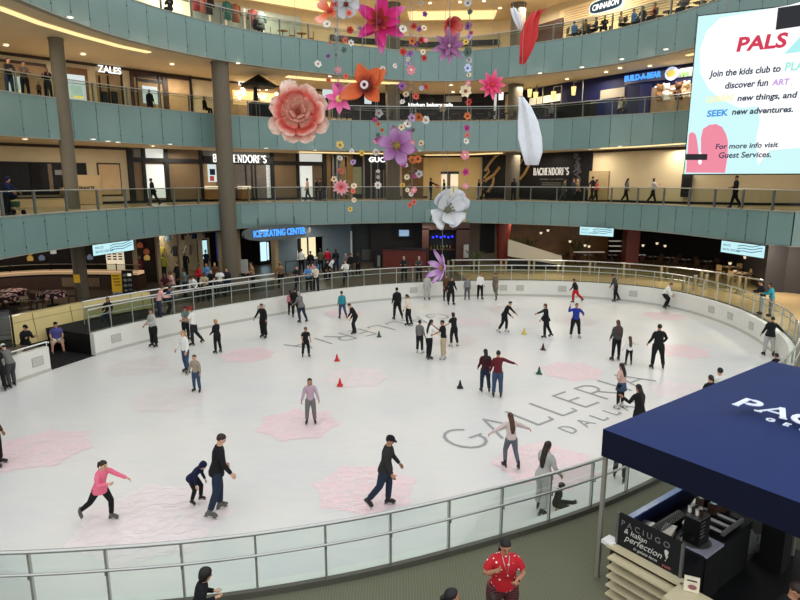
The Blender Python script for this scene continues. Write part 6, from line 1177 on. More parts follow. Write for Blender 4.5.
def person(label, px=None, py=None, h=1.7, face=0, top='k', bottom='k', hair=('short', 'k'), skin='m', leg=None, arm=None, lean=0, side=0, twist=0, head=(0, 0), z=0.0, foot='skate:k',
           sleeve='long', legw='trouser', build=1.0, xy=None, sit=None, group=None, detail=1, hem=.0, extra=None, jacket='jacket'):
    leg = leg or legs(); arm = arm or arms(); H = h; X, Y, Z = Vector((1, 0, 0)), Vector((0, 1, 0)), Vector((0, 0, 1))
    kidf = max(0, min(1, (1.62 - h) / .6)); hf = 1 + .32 * kidf
    T = Matrix.Rotation(-R(lean), 3, 'X') @ Matrix.Rotation(R(side), 3, 'Y') @ Matrix.Rotation(R(twist), 3, 'Z')
    Tp = Matrix.Rotation(-R(lean * .35), 3, 'X') @ Matrix.Rotation(R(side * .3), 3, 'Y')
    pel = Vector((0, 0, 0)); tx, ty = T @ X, T @ Y
    nb_ = pel + T @ Vector((0, 0, .295 * H))
    B = build
    J = {}
    for s, k in ((-1, 'L'), (1, 'R')):
        hip, ab, kn, toe = leg[k]; J['hip' + k] = pel + Tp @ Vector((s * .052 * H * B, 0, -.02 * H)); d1 = dirv(hip, ab, s); d2 = dirv(hip - kn, ab * .55, s)
        J['knee' + k] = J['hip' + k] + d1 * .245 * H; J['ank' + k] = J['knee' + k] + d2 * .235 * H; J['fp' + k] = max(-10, min(55, (kn - hip) * .85)) if kn - hip > 14 else 0
        f, a, e, inw = arm[k]; J['sh' + k] = nb_ + T @ Vector((s * .096 * H * (.85 + .15 * B), 0, -.028 * H)); u1 = T @ dirv(f, a, s); u2 = T @ dirv(f + e, a - inw, s)
        J['el' + k] = J['sh' + k] + u1 * .165 * H; J['wr' + k] = J['el' + k] + u2 * .15 * H; J['fd' + k] = u2
    fs = H / 1.72
    # ---- ground contact
    skate = foot.startswith('skate'); low = 1e9; FM = {}
    for s, k in ((-1, 'L'), (1, 'R')):
        yaw = -s * R(leg[k][3]); pit = R(J['fp' + k]); M = Matrix.Translation(J['ank' + k]) @ Matrix.Rotation(yaw, 4, 'Z') @ Matrix.Rotation(-pit, 4, 'X') @ Matrix.Scale(fs, 4); FM[k] = M
        for q in (((0, -.11, -.167), (0, .19, -.167)) if skate else ((0, -.09, -.1), (0, .19, -.1))): low = min(low, (M @ Vector(q)).z)
    if sit is None: rz_ = z - low + .002
    else: rz_ = z + sit
    rot = Matrix.Rotation(R(face) + math.pi, 3, 'Z')
    if xy is None:
        if sit is None: p = P(px, py, z); mid = rot @ ((J['ankL'] + J['ankR']) / 2 + Vector((0, .03, 0))); loc = Vector((p.x - mid.x, p.y - mid.y, rz_))
        else: p = P(px, py, z + sit); loc = Vector((p.x, p.y, rz_))
    else: loc = Vector((xy[0], xy[1], rz_))
    if sit is None and xy is not None: mid = rot @ ((J['ankL'] + J['ankR']) / 2); loc = Vector((xy[0] - mid.x, xy[1] - mid.y, rz_))
    vox = (.022, .0155, .0105)[detail]
    # ---- body
    mb = MB()
    def trunk(mb, g, lo, hi_, bw=B, widen=0):
        prof = [(-.075, .076, .060, .4), (-.03, .090, .070, .3), (.03, .086, .067, .2), (.09, .076 + .008 * (bw - 1) / .2, .058, .5), (.15, .082, .063, .8), (.21, .091, .066, 1), (.255, .088, .055, 1), (.285, .062, .046, 1), (.302, .042, .040, 1)]
        r_ = []
        for q, rx, ry, f_ in prof:
            if q < lo - 1e-6 or q > hi_ + 1e-6: continue
            M3 = Tp.lerp(T, f_) if hasattr(Tp, 'lerp') else T; c = pel + T @ Vector((0, 0, q * H)) if q > 0 else pel + Tp @ Vector((0, 0, q * H))
            wx = bw if q < .26 else 1; r_.append((c, M3 @ X, M3 @ Y, rx * H * wx + g + (widen * max(0, .06 - q) * H), ry * H * (bw ** 1.3 if q < .26 else 1) + g + (widen * max(0, .06 - q) * H)))
        mb.loft(r_, 0, True, 16)
    trunk(mb, -.006 * H, -.08, .31)
    hc = nb_ + T @ Vector((0, .012 * H, .088 * H * (.75 + .25 * hf))); HR = T @ Matrix.Rotation(R(head[0]), 3, 'Z') @ Matrix.Rotation(-R(head[1]), 3, 'X')
    rx, ry, rz = .0445 * H * hf, .056 * H * hf, .0665 * H * hf
    mb.loft([(nb_ - T @ Vector((0, 0, .02 * H)), tx, ty, .043 * H, .04 * H), (nb_ + T @ Vector((0, .004 * H, .02 * H)), tx, ty, .034 * H, .034 * H), (hc - HR @ Vector((0, .1 * ry, .35 * rz)), HR @ X, HR @ Y, .034 * H, .036 * H)], 0, True, 12)
    def hp(x, y, q): return hc + HR @ Vector((x * rx, y * ry, q * rz))
    mb.loft([(hp(0, o, q), HR @ X, HR @ Y, a * rx, b_ * ry) for q, a, b_, o in ((-1, .32, .25, .42), (-.85, .55, .48, .3), (-.55, .78, .76, .12), (-.15, .93, .95, .0), (.25, 1.0, 1.0, -.04), (.6, .88, .88, -.05), (.85, .58, .6, -.05), (1, .2, .2, -.05))], 0, True, 16)
    if detail:
        mb.loft([(hp(0, .93, .12), HR @ X, HR @ Y, .1 * rx, .06 * ry), (hp(0, 1.03, -.1), HR @ X, HR @ Y, .16 * rx, .12 * ry), (hp(0, 1.06, -.22), HR @ X, HR @ Y, .2 * rx, .16 * ry), (hp(0, .93, -.3), HR @ X, HR @ Y, .14 * rx, .08 * ry)], 0, True, 8)
        for s in (-1, 1): mb.loft([(hp(s * 1.0, -.05, -.28), HR @ X, HR @ Y, .1 * rx, .14 * ry), (hp(s * 1.06, -.08, -.05), HR @ X, HR @ Y, .12 * rx, .2 * ry), (hp(s * 1.04, -.1, .12), HR @ X, HR @ Y, .08 * rx, .14 * ry)], 0, True, 8)
    ext = MB(); hl = .1 * H
    for s, k in ((-1, 'L'), (1, 'R')):
        mb.tube([J['sh' + k] + T @ Vector((-s * .02 * H, 0, 0)), J['sh' + k].lerp(J['el' + k], .35), J['el' + k], J['el' + k].lerp(J['wr' + k], .35), J['wr' + k] + J['fd' + k] * .01 * H], [q * (.9 if sleeve == 'long' and i_ < 4 else 1) for i_, q in enumerate((.030 * H, .0285 * H, .0235 * H, .024 * H, .0175 * H))], 10)
        mb.tube([J['hip' + k] + Tp @ Vector((0, 0, .01 * H)), J['hip' + k].lerp(J['knee' + k], .4), J['knee' + k], J['knee' + k].lerp(J['ank' + k], .3), J['ank' + k], J['ank' + k] + (FM[k].to_3x3() @ Vector((0, .02, -.05)))], [q * (.84 if legw in ('trouser', 'slim', 'wide') else 1) for q in (.055 * H * B, .05 * H * B, .036 * H, .036 * H, .026 * H, .028 * H)], 10)
        # hand
        z_ = -J['fd' + k].normalized(); y_ = (T @ Vector((0, 1, .15))); y_ = (y_ - z_ * y_.dot(z_)); y_ = y_.normalized() if y_.length > .05 else (T @ Z - z_ * (T @ Z).dot(z_)).normalized(); x_ = y_.cross(z_)
        M3 = Matrix((x_, y_, z_)).transposed(); q = hand_mb(s, 6 if detail == 2 else 4); ext.add([J['wr' + k] + M3 @ (Vector(v) * hl) for v in q.v], q.f)
    o = mb.build('person', [SKIN[skin], EYEM, LIPM, HAIRC[hair[1]] if hair[1] in HAIRC else HAIRC['k']], None, True); o.location = loc; o.rotation_euler = (0, 0, R(face) + math.pi)
    tag(o, label, 'person', group); queue(o, vox, ext, (hc, HR, rx, ry, rz) if detail else None)
    def part(mb_, name, m, v=None): p_ = mb_.build(name, m, o, True); queue(p_, v or max(vox, .014)); return p_
    g = .009 * (H / 1.7) ** .5
    # ---- trousers / skirt
    c = MB(); trunk(c, g * 1.15, -.08, .07)
    bm = STRIPEF if bottom == 'stripe' else fab(bottom)
    wide = {'trouser': (1.14, .038), 'slim': (1.02, .030), 'wide': (1.32, .054), 'shorts': (1.15, 0), 'skirt': (1, 0)}[legw]
    for s, k in ((-1, 'L'), (1, 'R')):
        if legw == 'shorts': c.tube([J['hip' + k], J['hip' + k].lerp(J['knee' + k], .35), J['hip' + k].lerp(J['knee' + k], .62)], [.064 * H * B, .06 * H * B, .056 * H * B], 12)
        elif legw != 'skirt': c.tube([J['hip' + k] + Z * .01, J['hip' + k].lerp(J['knee' + k], .4), J['knee' + k], J['knee' + k].lerp(J['ank' + k], .35), J['ank' + k] + (J['knee' + k] - J['ank' + k]).normalized() * .015 * H], [.06 * H * B + g, (.052 * H * B + g) * wide[0], (.037 * H + g) * wide[0], (.037 * H + g * .6) * wide[0], wide[1] * H + g * .4], 12)
    if legw == 'skirt':
        kc = (J['kneeL'] + J['kneeR']) / 2; sp_ = (J['kneeR'] - J['kneeL']).length / 2
        c.loft([(pel + Z * .02 * H, X, Y, .1 * H * B, .075 * H * B), (pel.lerp(kc, .5), X, Y, .085 * H * B + sp_ * .6, .1 * H), (pel.lerp(kc, 1.05), X, Y, .07 * H + sp_, .12 * H)], 0, True, 14)
    part(c, {'skirt': 'skirt', 'shorts': 'shorts'}.get(legw, 'trousers'), bm)
    # ---- top
    c = MB(); trunk(c, g * 1.9, -.08 if hem > 0 else -.035, .29, B, max(0, hem) * 1.2)
    for s, k in ((-1, 'L'), (1, 'R')):
        a_, e_, w_ = J['sh' + k] + T @ Vector((-s * .03 * H, 0, 0)), J['el' + k], J['wr' + k]
        if sleeve == 'long': c.tube([a_, J['sh' + k].lerp(e_, .35), e_, e_.lerp(w_, .4), w_ - J['fd' + k] * .008 * H], [.036 * H + g * 1.4, .033 * H + g * 1.3, .027 * H + g * 1.2, .025 * H + g * 1.1, .021 * H + g], 10)
        elif sleeve == 'short': c.tube([a_, J['sh' + k].lerp(e_, .35), J['sh' + k].lerp(e_, .72)], [.038 * H + g, .037 * H + g, .037 * H + g], 10)
    c.loft([(nb_ - T @ Vector((0, 0, .022 * H)), tx, ty, .06 * H + g, .056 * H + g), (nb_ + T @ Vector((0, -.004 * H, .012 * H)), tx, ty, .043 * H + g * .7, .043 * H + g * .7)], 0, True, 12)
    tp_ = part(c, jacket, DOTF if top == 'dots' else fab(top))
    # ---- hair, hats, hoods
    kind, hcol = hair[0], HAIRC[hair[1]] if hair[1] in HAIRC else fab(hair[1]); c = MB(); cap = 'hair'
    def rings(lst): c.loft([(hp(0, o_, q), HR @ X, HR @ Y, a * rx, b_ * ry) for q, a, b_, o_ in lst], 0, True, 14)
    base = [(-.35, .75, .5, -.5), (-.1, 1.02, .78, -.3), (.2, 1.12, .94, -.22), (.5, 1.08, 1.0, -.17), (.8, .84, .86, -.12), (1.02, .45, .5, -.09), (1.1, .15, .2, -.06)]
    if kind in ('hood', 'beanie'): rings([(-.9, .9, .7, -.3), (-.4, 1.15, .92, -.28), (.2, 1.25, 1.1, -.16), (.6, 1.15, 1.08, -.12), (.95, .8, .85, -.12), (1.18, .3, .4, -.15)] if kind == 'hood' else [(.1, 1.14, 1.1, -.05), (.5, 1.14, 1.12, -.05), (.9, .8, .85, -.05), (1.15, .25, .3, -.05)]); cap = kind
    else: rings(base)
    if kind == 'cap': pass
    if kind == 'long' or kind == 'xlong':
        L = .18 if kind == 'long' else .27; bk = T @ Vector((0, -1, 0)); dn = T @ Vector((0, 0, -1)); s0 = hp(0, -.55, .1)
        p1 = nb_ + bk * .045 * H + T @ Vector((0, 0, .03 * H)); p2 = nb_ + bk * .075 * H + dn * (L * .45 * H); p3 = nb_ + bk * .072 * H + dn * (L * .8 * H)
        c.loft([(s0, HR @ X, HR @ Y, 1.02 * rx, .55 * ry), (p1, tx, ty, 1.05 * rx, .55 * ry), (p2, tx, ty, 1.08 * rx, .4 * ry), (p3, tx, ty, .6 * rx, .25 * ry)], 0, True, 12)
    if kind == 'pony': c.tube([hp(0, -.9, .3), hp(0, -1.45, .05), hp(0, -1.5, -.7), hp(0, -1.3, -1.4)], [.3 * rx, .42 * rx, .36 * rx, .12 * rx], 8)
    if kind == 'bun': c.ball(hp(0, -1.0, .45), (.5 * rx, .5 * rx, .5 * rx), 10)
    if kind == 'bob': c.loft([(hp(0, -.25, .2), HR @ X, HR @ Y, 1.12 * rx, .85 * ry), (hp(0, -.35, -.4), HR @ X, HR @ Y, 1.2 * rx, .7 * ry), (hp(0, -.35, -.95), HR @ X, HR @ Y, 1.05 * rx, .55 * ry)], 0, True, 12)
    part(c, cap, hcol, max(vox, .013))
    if kind == 'cap' or kind == 'capback':
        c = MB(); sgn = 1 if kind == 'cap' else -1
        c.loft([(hp(0, -.03, q), HR @ X, HR @ Y, a * rx, b_ * ry) for q, a, b_ in ((.3, 1.16, 1.12), (.62, 1.1, 1.08), (.95, .74, .76), (1.16, .2, .24))], 0, True, 14); c.loft([(hp(0, sgn * .95, .34), HR @ X, HR @ Z, .85 * rx, .06 * rz), (hp(0, sgn * 1.62, .26), HR @ X, HR @ Z, .55 * rx, .05 * rz)], 0, True, 10)
        c.build('cap', fab(hair[2] if len(hair) > 2 else 'k'), o, True)
    if kind == 'hood' and detail: c = MB(); 
    # ---- footwear
    kind_, col_ = foot.split(':')
    for k in 'LR':
        f_ = bpy.data.objects.new('ice_skate' if skate else 'shoe', (BOOTS if skate else SHOES)[col_]); COL.objects.link(f_); f_.parent = o; f_.matrix_local = FM[k]
        if skate: b_ = bpy.data.objects.new('blade', BLADE); COL.objects.link(b_); b_.parent = f_
    if extra == 'scarf': c = MB(); c.tube([nb_ + T @ Vector((math.cos(a) * .055 * H, math.sin(a) * .05 * H, .005 * H)) for a in [i * .7854 for i in range(8)]], .018 * H, 8, 0, True); c.build('scarf', fab('lg'), o, True)
    if extra == 'skirt':
        c = MB(); kc = (J['kneeL'] + J['kneeR']) / 2; c.loft([(pel + Z * .03 * H, X, Y, .096 * H, .078 * H), (pel.lerp(kc, .62), X, Y, .13 * H, .12 * H)], 0, True, 14); c.build('skirt', fab('jean'), o, True)
    return o, J, loc, rot
def wpt(res, k): o, J, loc, rot = res; return loc + rot @ J[k]
WALK = lambda a=18: legs(a, 3, 6, -a, 3, 14, 8, 8)
STRIDE = lambda a=18, k=25: legs(a, 6, k, -a * 1.1, 8, 30, 15, 25)
SIT = legs(82, 10, 84, 82, 10, 84, 8, 8)
SWING = arms((22, 10, 25, 0), (-20, 12, 22, 0))
OUT = arms((10, 32, 18, 0), (8, 34, 18, 0))
RAILA = arms((38, 10, 62, 25), (38, 10, 62, 25))
PHONE = arms((28, 8, 92, 26), (24, 8, 96, 30))
HIPS = arms((-25, 42, 75, 95), (-25, 42, 75, 95))
# ---------------- skaters near the front
res = person('tall man in black sweater and blue jeans skating beside a hooded child', 217, 515, 1.84, 120, 'k', 'djean', ('short', 'n'), 'l', legs(10, 5, 12, -8, 5, 14, 12, 20), arms((16, 14, 26, 4), (14, 16, 28, 0)), 10, head=(-10, 22), foot='skate:g', detail=2, hem=.15, jacket='sweater')
person('small child in navy hooded coat bending behind the tall man', 198, 504, 1.16, 75, 'nav', 'k', ('hood', 'nav'), 'l', legs(38, 4, 46, 22, 4, 40), arms((30, 10, 30, 0), (30, 12, 30, 0)), 42, foot='skate:k', detail=2, hem=.3, jacket='coat')
person('girl in pink hooded jacket and black leggings reaching out as she skates', 98, 521, 1.5, 72, 'pink', 'k', ('pony', 'n'), 'l', legs(26, 8, 34, -30, 8, 20, 15, 28), arms((68, 22, 8, 0), (30, 14, 85, 40)), 16, foot='skate:g', detail=2, hem=.2, legw='slim')
person('man in dark hooded sweatshirt, black cap and jeans gliding to the right', 380, 507, 1.74, 78, (44, 42, 42), 'djean', ('cap', 'k', 'k'), 'm', legs(8, 4, 12, -15, 6, 22, 10, 24), arms((20, 12, 22, 0), (14, 12, 24, 0)), 8, head=(0, 14), foot='skate:k', detail=2, hem=.2, jacket='hoodie')
person('girl in lavender top and grey trousers standing on a pink ice flower', 311, 424, 1.44, 8, 'lav', 'g', ('xlong', 'n'), 'm', legs(4, 6, 10, 4, 6, 12), arms((5, 16, 18, 0), (5, 16, 18, 0)), 4, foot='skate:k', detail=2, build=.9)
person('girl with long brown hair and pale top balancing with both arms out', 511, 469, 1.44, 196, (204, 184, 178), (96, 100, 108), ('xlong', 'b'), 'l', legs(16, 7, 26, -6, 7, 20), arms((8, 62, 10, 0), (10, 60, 10, 0)), 10, foot='skate:k', detail=2, legw='slim')
person('woman with long dark hair in pale grey dress skating beside the near glass', 541, 513, 1.64, 128, 'lg', 'lg', ('xlong', 'n'), 'm', legs(8, 6, 10, -8, 6, 14), arms((26, 18, 30, 0), (12, 14, 30, 0)), 6, foot='skate:k', detail=2, legw='wide', hem=.3)
person('child in black sitting on the ice by the near glass with legs stretched out', 556, 503, 1.1, 95, 'k', 'k', ('short', 'k'), 'm', legs(84, 10, 4, 80, 8, 10), arms((10, 16, 30, 0), (-20, 18, 20, 0)), 14, sit=.19, foot='skate:k', detail=2)
person('person whose dark legs show beneath the canopy corner beside the pole', 619, 481, 1.34, 150, 'k', 'k', ('short', 'k'), 'm', legs(14, 8, 14, -4, 6, 12), arms((24, 16, 60, 20), (18, 14, 30, 0)), 10, foot='skate:k', detail=1)
person('woman with long black hair in black top just beyond the canopy edge', 636, 441, 1.66, 205, 'k', 'k', ('xlong', 'k'), 'm', legs(), arms((30, 24, 90, 20), (18, 14, 30, 0)), 8, foot='skate:k', detail=1)
person('girl in pinkish top, denim skirt and black leggings with hand on hip', 619, 408, 1.5, 215, (196, 158, 146), 'k', ('long', 'k'), 'm', legs(4, 5, 6, 6, 6, 8), arms((-20, 40, 75, 90), (5, 14, 18, 0)), 5, foot='skate:w', detail=1, legw='slim', extra='skirt')
person('person with brown ponytail half hidden behind the kiosk canopy', 705, 426, 1.6, 190, 'k', 'k', ('pony', 'n'), 'l', detail=1); person('person with short black hair and white collar half hidden behind the canopy', 714, 421, 1.7, 185, 'w', 'k', ('short', 'k'), 'l', detail=1)
person('man in maroon sweater and jeans pointing to the right at the centre of the ice', 497, 397, 1.62, 172, 'mar', 'jean', ('short', 'k'), 'm', legs(3, 4, 6, 0, 4, 5), arms((5, 12, 20, 0), (40, 58, 12, 0)), 4, foot='skate:k', detail=2, jacket='sweater')
person('woman in dark maroon beside the man pointing at the centre', 485, 393, 1.52, 185, 'dmar', 'djean', ('long', 'k'), 'm', legs(6, 5, 12, -6, 4, 12), arms((10, 10, 30, 0), (10, 10, 30, 0)), 6, foot='skate:k', detail=1)
person('broad man all in black seen from behind near the right pink flower', 657, 369, 1.78, 178, 'k', 'k', ('short', 'k'), 'm', legs(2, 7, 4, -4, 9, 8, 15, 15), arms((0, 20, 30, 0), (0, 26, 50, 30)), 2, foot='skate:k', detail=2, build=1.12)
person('woman with very long light brown hair in dark jacket holding a child\'s hand', 615, 360.5, 1.7, 190, 'dg', 'k', ('xlong', 'b'), 'l', foot='skate:k', detail=1, legw='slim')
person('small girl in white top raising her right hand beside the long haired woman', 628, 365, 1.16, 182, 'w', 'k', ('xlong', 'b'), 'l', legs(4, 7, 6, 4, 7, 6), arms((10, 20, 10, 0), (30, 48, 50, 0)), 3, foot='skate:k', detail=1, legw='slim')
person('person in black jacket and grey trousers reaching for the right fence', 768, 356, 1.68, 172, 'k', 'lg', ('short', 'k'), 'm', legs(6, 6, 10, -2, 7, 10), arms((5, 14, 20, 0), (30, 52, 12, 0)), 12, side=8, foot='skate:k', detail=1, build=1.05, hem=.2)
person('man in bright blue jacket with a hand raised to his head', 575, 338, 1.66, 5, 'blue', 'k', ('short', 'k'), 'm', legs(3, 11, 4, 3, 11, 4), arms((15, 40, 70, 60), (60, 62, 118, 70)), 2, foot='skate:w', detail=1, build=1.08)
person('fair haired person in black tunic stretching an arm left by the yellow cone', 547, 338, 1.62, 255, 'k', 'k', ('bob', 'b'), 'l', legs(8, 5, 10, -12, 5, 14), arms((20, 10, 20, 0), (58, 12, 10, 0)), 6, foot='skate:k', detail=1, hem=.35)
person('person in black leaning forward on one skate left of the yellow cone', 503, 333, 1.62, 70, 'k', 'k', ('short', 'k'), 'l', legs(16, 4, 18, -8, 4, 20), arms((62, 10, 8, 0), (30, 14, 40, 10)), 24, foot='skate:w', detail=1, hem=.2)
person('boy in black top and red trousers pushing off near the far boards', 577, 303, 1.46, 235, 'k', 'red', ('short', 'k'), 'm', legs(14, 4, 18, -26, 6, 24), SWING, 12, foot='skate:k', detail=1, legw='wide')
person('man in charcoal jacket looking down near the far right boards', 616, 302, 1.74, 262, 'dg', 'k', ('short', 'k'), 'm', legs(10, 5, 12, -10, 5, 16), arms((10, 8, 20, 0), (22, 8, 20, 0)), 18, head=(0, 18), foot='skate:k', detail=1)
person('person in white shirt leaning back against the far right boards', 666, 309, 1.66, 55, 'w', 'k', ('short', 'n'), 'l', legs(46, 4, 60, 36, 4, 56), arms((40, 12, 30, 0), (50, 10, 20, 0)), 30, foot='skate:k', detail=1)
person('slim person in black short sleeves right of the group of three', 454, 347, 1.52, 215, 'k', 'k', ('bob', 'n'), 'l', legs(10, 4, 14, -4, 4, 12), arms((30, 10, 40, 10), (36, 12, 30, 0)), 8, sleeve='short', foot='skate:w', detail=1)
person('woman with long black hair and white sweater facing two friends', 429, 359, 1.66, 120, 'w', 'k', ('xlong', 'k'), 'm', legs(6, 4, 10, 0, 4, 8), arms((48, 8, 20, 0), (44, 10, 20, 0)), 8, foot='skate:k', detail=1)
person('person in black top and beige trousers holding the white sweater woman\'s hands', 443, 359, 1.64, 260, 'k', 'beige', ('short', 'k'), 'm', legs(4, 4, 8, 2, 4, 8), arms((46, 8, 26, 0), (48, 10, 80, 0)), 5, sleeve='short', foot='skate:w', detail=1, legw='wide')
person('person in grey jacket just behind the white sweater woman', 420, 353, 1.44, 150, 'g', 'dk', ('short', 'k'), 'm', foot='skate:w', detail=1)
person('woman in cream top and black trousers with ponytail near the far lettering', 409, 326, 1.6, 250, 'cream', 'k', ('pony', 'k'), 'm', legs(10, 5, 20, -2, 5, 14), arms((10, 12, 20, 0), (24, 14, 20, 0)), 8, foot='skate:k', detail=1)
person('tall person in black walking behind the cream top woman', 398, 320, 1.72, 200, 'k', 'k', ('short', 'k'), 'm', STRIDE(8, 10), arms(), 4, foot='skate:k', detail=1)
person('person in black bending low over the far lettering', 354, 334, 1.6, 285, 'k', 'k', ('short', 'k'), 'l', legs(26, 7, 34, 14, 7, 28), arms((20, 10, 40, 0), (30, 10, 30, 0)), 28, foot='skate:k', detail=1)
person('person in teal top and blue jeans on the small far pink flower', 343, 319, 1.48, 200, 'teal', 'jean', ('short', 'k'), 'm', STRIDE(10, 14), arms(), 6, foot='skate:k', detail=1)
person('boy in black short sleeves gliding between two pink flowers', 306, 357, 1.3, 20, 'k', 'k', ('short', 'n'), 'm', legs(14, 7, 22, 6, 8, 18), arms((22, 12, 40, 10), (28, 14, 40, 10)), 12, sleeve='short', foot='skate:k', detail=1)
person('woman in loose black sweater skating left of the far lettering', 264, 338, 1.66, 335, 'k', 'k', ('bun', 'k'), 'm', legs(6, 4, 10, 0, 4, 10), arms((20, 24, 20, 0), (5, 30, 20, 0)), 8, foot='skate:k', detail=1, legw='wide', hem=.2)
person('fair haired girl in black dress skating away from the red capped man', 218, 353, 1.46, 240, 'k', 'k', ('bob', 'y'), 'l', legs(6, 4, 10, 0, 4, 10), arms((10, 10, 40, 10), (20, 12, 50, 10)), 4, foot='skate:k', detail=1, hem=.2)
person('small child in grey brown top standing in front of the white sweater girl', 197, 392, 1.34, 350, (150, 138, 120), 'jean', ('short', 'b'), 'l', legs(8, 6, 12, 2, 6, 10), arms((12, 16, 20, 0), (12, 14, 20, 0)), 6, foot='skate:k', detail=1)
person('girl with long fair hair in white sweater and light jeans', 187, 373, 1.68, 325, 'w', 'jean', ('xlong', 'y'), 'l', legs(8, 5, 14, 0, 5, 12), arms((10, 14, 20, 0), (14, 16, 20, 0)), 4, foot='skate:k', detail=1, legw='slim')
person('man in white t-shirt and dark red cap by the left boards', 197, 345, 1.74, 270, 'w', 'dk', ('cap', 'n', 'red'), 'm', STRIDE(6, 8), arms((34, 10, 50, 10), (30, 10, 60, 10)), 4, sleeve='short', foot='skate:k', detail=1)
person('person in grey green top facing the man with the dark red cap', 187, 341, 1.62, 60, 'grn', 'k', ('cap', 'n', 'mar'), 'm', legs(), arms((30, 10, 40, 10), (30, 10, 40, 10)), 4, sleeve='short', foot='skate:k', detail=1)
person('man in grey sweatshirt and black trousers standing by the left boards', 154, 347, 1.72, 330, 'lg', 'k', ('short', 'k'), 'm', legs(2, 4, 4, 2, 4, 4), arms((20, 12, 60, 30), (10, 14, 40, 10)), 2, foot='skate:k', detail=1, legw='wide', build=1.05)
person('person in grey vest leaning on the boards at the far left', 12, 387, 1.62, 250, 'g', 'dg', ('cap', 'k', 'w'), 'l', legs(6, 4, 12, 14, 5, 14), arms((50, 10, 30, 0), (52, 10, 30, 0)), 22, foot='skate:k', detail=1, sleeve='short')
person('person in dark jacket at the far left boards beside the grey vest', 1, 392, 1.66, 235, 'k', 'k', ('short', 'k'), 'l', legs(), RAILA, 10, foot='skate:k', detail=1)
person('person in brown jacket and black trousers cut by the left picture edge', 0, 466, 1.6, 100, 'brown', 'k', ('short', 'n'), 'm', legs(), arms(), 2, foot='skate:k', detail=1)
person('girl in pink jacket near the boards under the blue shirted spectator', 291, 315, 1.36, 200, (206, 128, 128), 'k', ('long', 'k'), 'm', detail=1); person('person in black beside the small pink jacket girl', 296, 318, 1.62, 190, 'k', 'k', ('short', 'k'), 'm', STRIDE(8, 12), detail=1)
person('person in long grey hooded jacket skating with the pink jacket girl', 303, 323, 1.62, 235, 'g', 'djean', ('hood', 'g'), 'm', legs(10, 6, 20, -8, 6, 18), arms((30, 8, 40, 0), (30, 10, 40, 0)), 14, foot='skate:k', detail=1, hem=.3)
person('pale woman with long dark hair against the far boards under the violet bloom', 427, 300, 1.62, 5, 'lg', 'lg', ('xlong', 'k'), 'l', detail=1, foot='skate:k', legw='wide'); person('man in black jacket with white badge skating by the far boards', 451, 305, 1.7, 20, 'k', 'k', ('short', 'k'), 'm', legs(8, 6, 10, 0, 5, 10), arms((10, 12, 30, 0), (5, 16, 20, 0)), 6, foot='skate:k', detail=1)
person('person in brown coat half hidden behind the man with the white badge', 446, 301, 1.62, 30, 'brown', 'dk', ('short', 'n'), 'm', detail=1); person('child in grey patterned snowsuit by the far boards', 467, 300, 1.45, 350, (130, 130, 132), (90, 90, 94), ('short', 'k'), 'm', detail=1)
person('person in white sweater and black trousers by the far boards', 480, 299.5, 1.66, 10, 'w', 'k', ('short', 'k'), 'm', detail=1); person('person in taupe sweatsuit striding along the far boards', 496, 299.5, 1.7, 320, (112, 104, 92), (112, 104, 92), ('short', 'k'), 'm', STRIDE(16, 14), SWING, 4, detail=1)
person('small head of a person just above the canopy peak', 772, 386, 1.2, 185, 'k', 'k', ('short', 'k'), 'm', detail=0)
# ---------------- spectators round the rink
CB = dict(z=ZC, foot='shoe:k', detail=1)
person('person in black jacket leaning on the fence beside the teal jacket', 760, 314, 1.7, 250, 'k', 'lg', ('short', 'k'), 'm', legs(), RAILA, 14, **CB); person('person in teal jacket watching the skaters at the right fence', 769, 316, 1.64, 240, 'teal', 'g', ('bob', 'k'), 'm', legs(), RAILA, 10, **CB)
person('heavy man in purple polo shirt and pale shorts sitting on the gate bench', 57, 339, 1.74, 30, 'pur', 'cream', ('capback', 'k', 'k'), 'l', SIT, arms((22, 14, 50, 20), (22, 14, 50, 20)), 0, z=.02, sit=.56, foot='shoe:k', sleeve='short', legw='shorts', build=1.25, detail=2, jacket='shirt')
person('person in black with dark cap standing in the gate recess behind the left boards', None, None, 1.7, 60, 'k', 'k', ('cap', 'k', 'k'), 'l', legs(), arms((30, 10, 90, 20), (30, 10, 90, 20)), 12, xy=(-15.5, 24.0), z=.02, foot='shoe:k', detail=1, build=1.1)
person('woman with long black hair sitting behind the glass left of the grey sweatshirt man', 112, 323, 1.6, 5, 'k', 'djean', ('xlong', 'k'), 'm', SIT, arms((26, 10, 50, 20), (26, 10, 50, 20)), 4, sit=.42, xy=(-13.9, 28.0), **CB)
person('person in pale peach top leaning over the left fence', 161, 318, 1.6, 120, 'lpink', 'djean', ('short', 'b'), 'l', legs(), RAILA, 18, **CB); person('person in blue checked shirt crouching at the left fence', 169, 315, 1.45, 120, (52, 62, 92), 'k', ('short', 'k'), 'm', legs(20, 5, 40, 20, 5, 40), RAILA, 16, **CB)
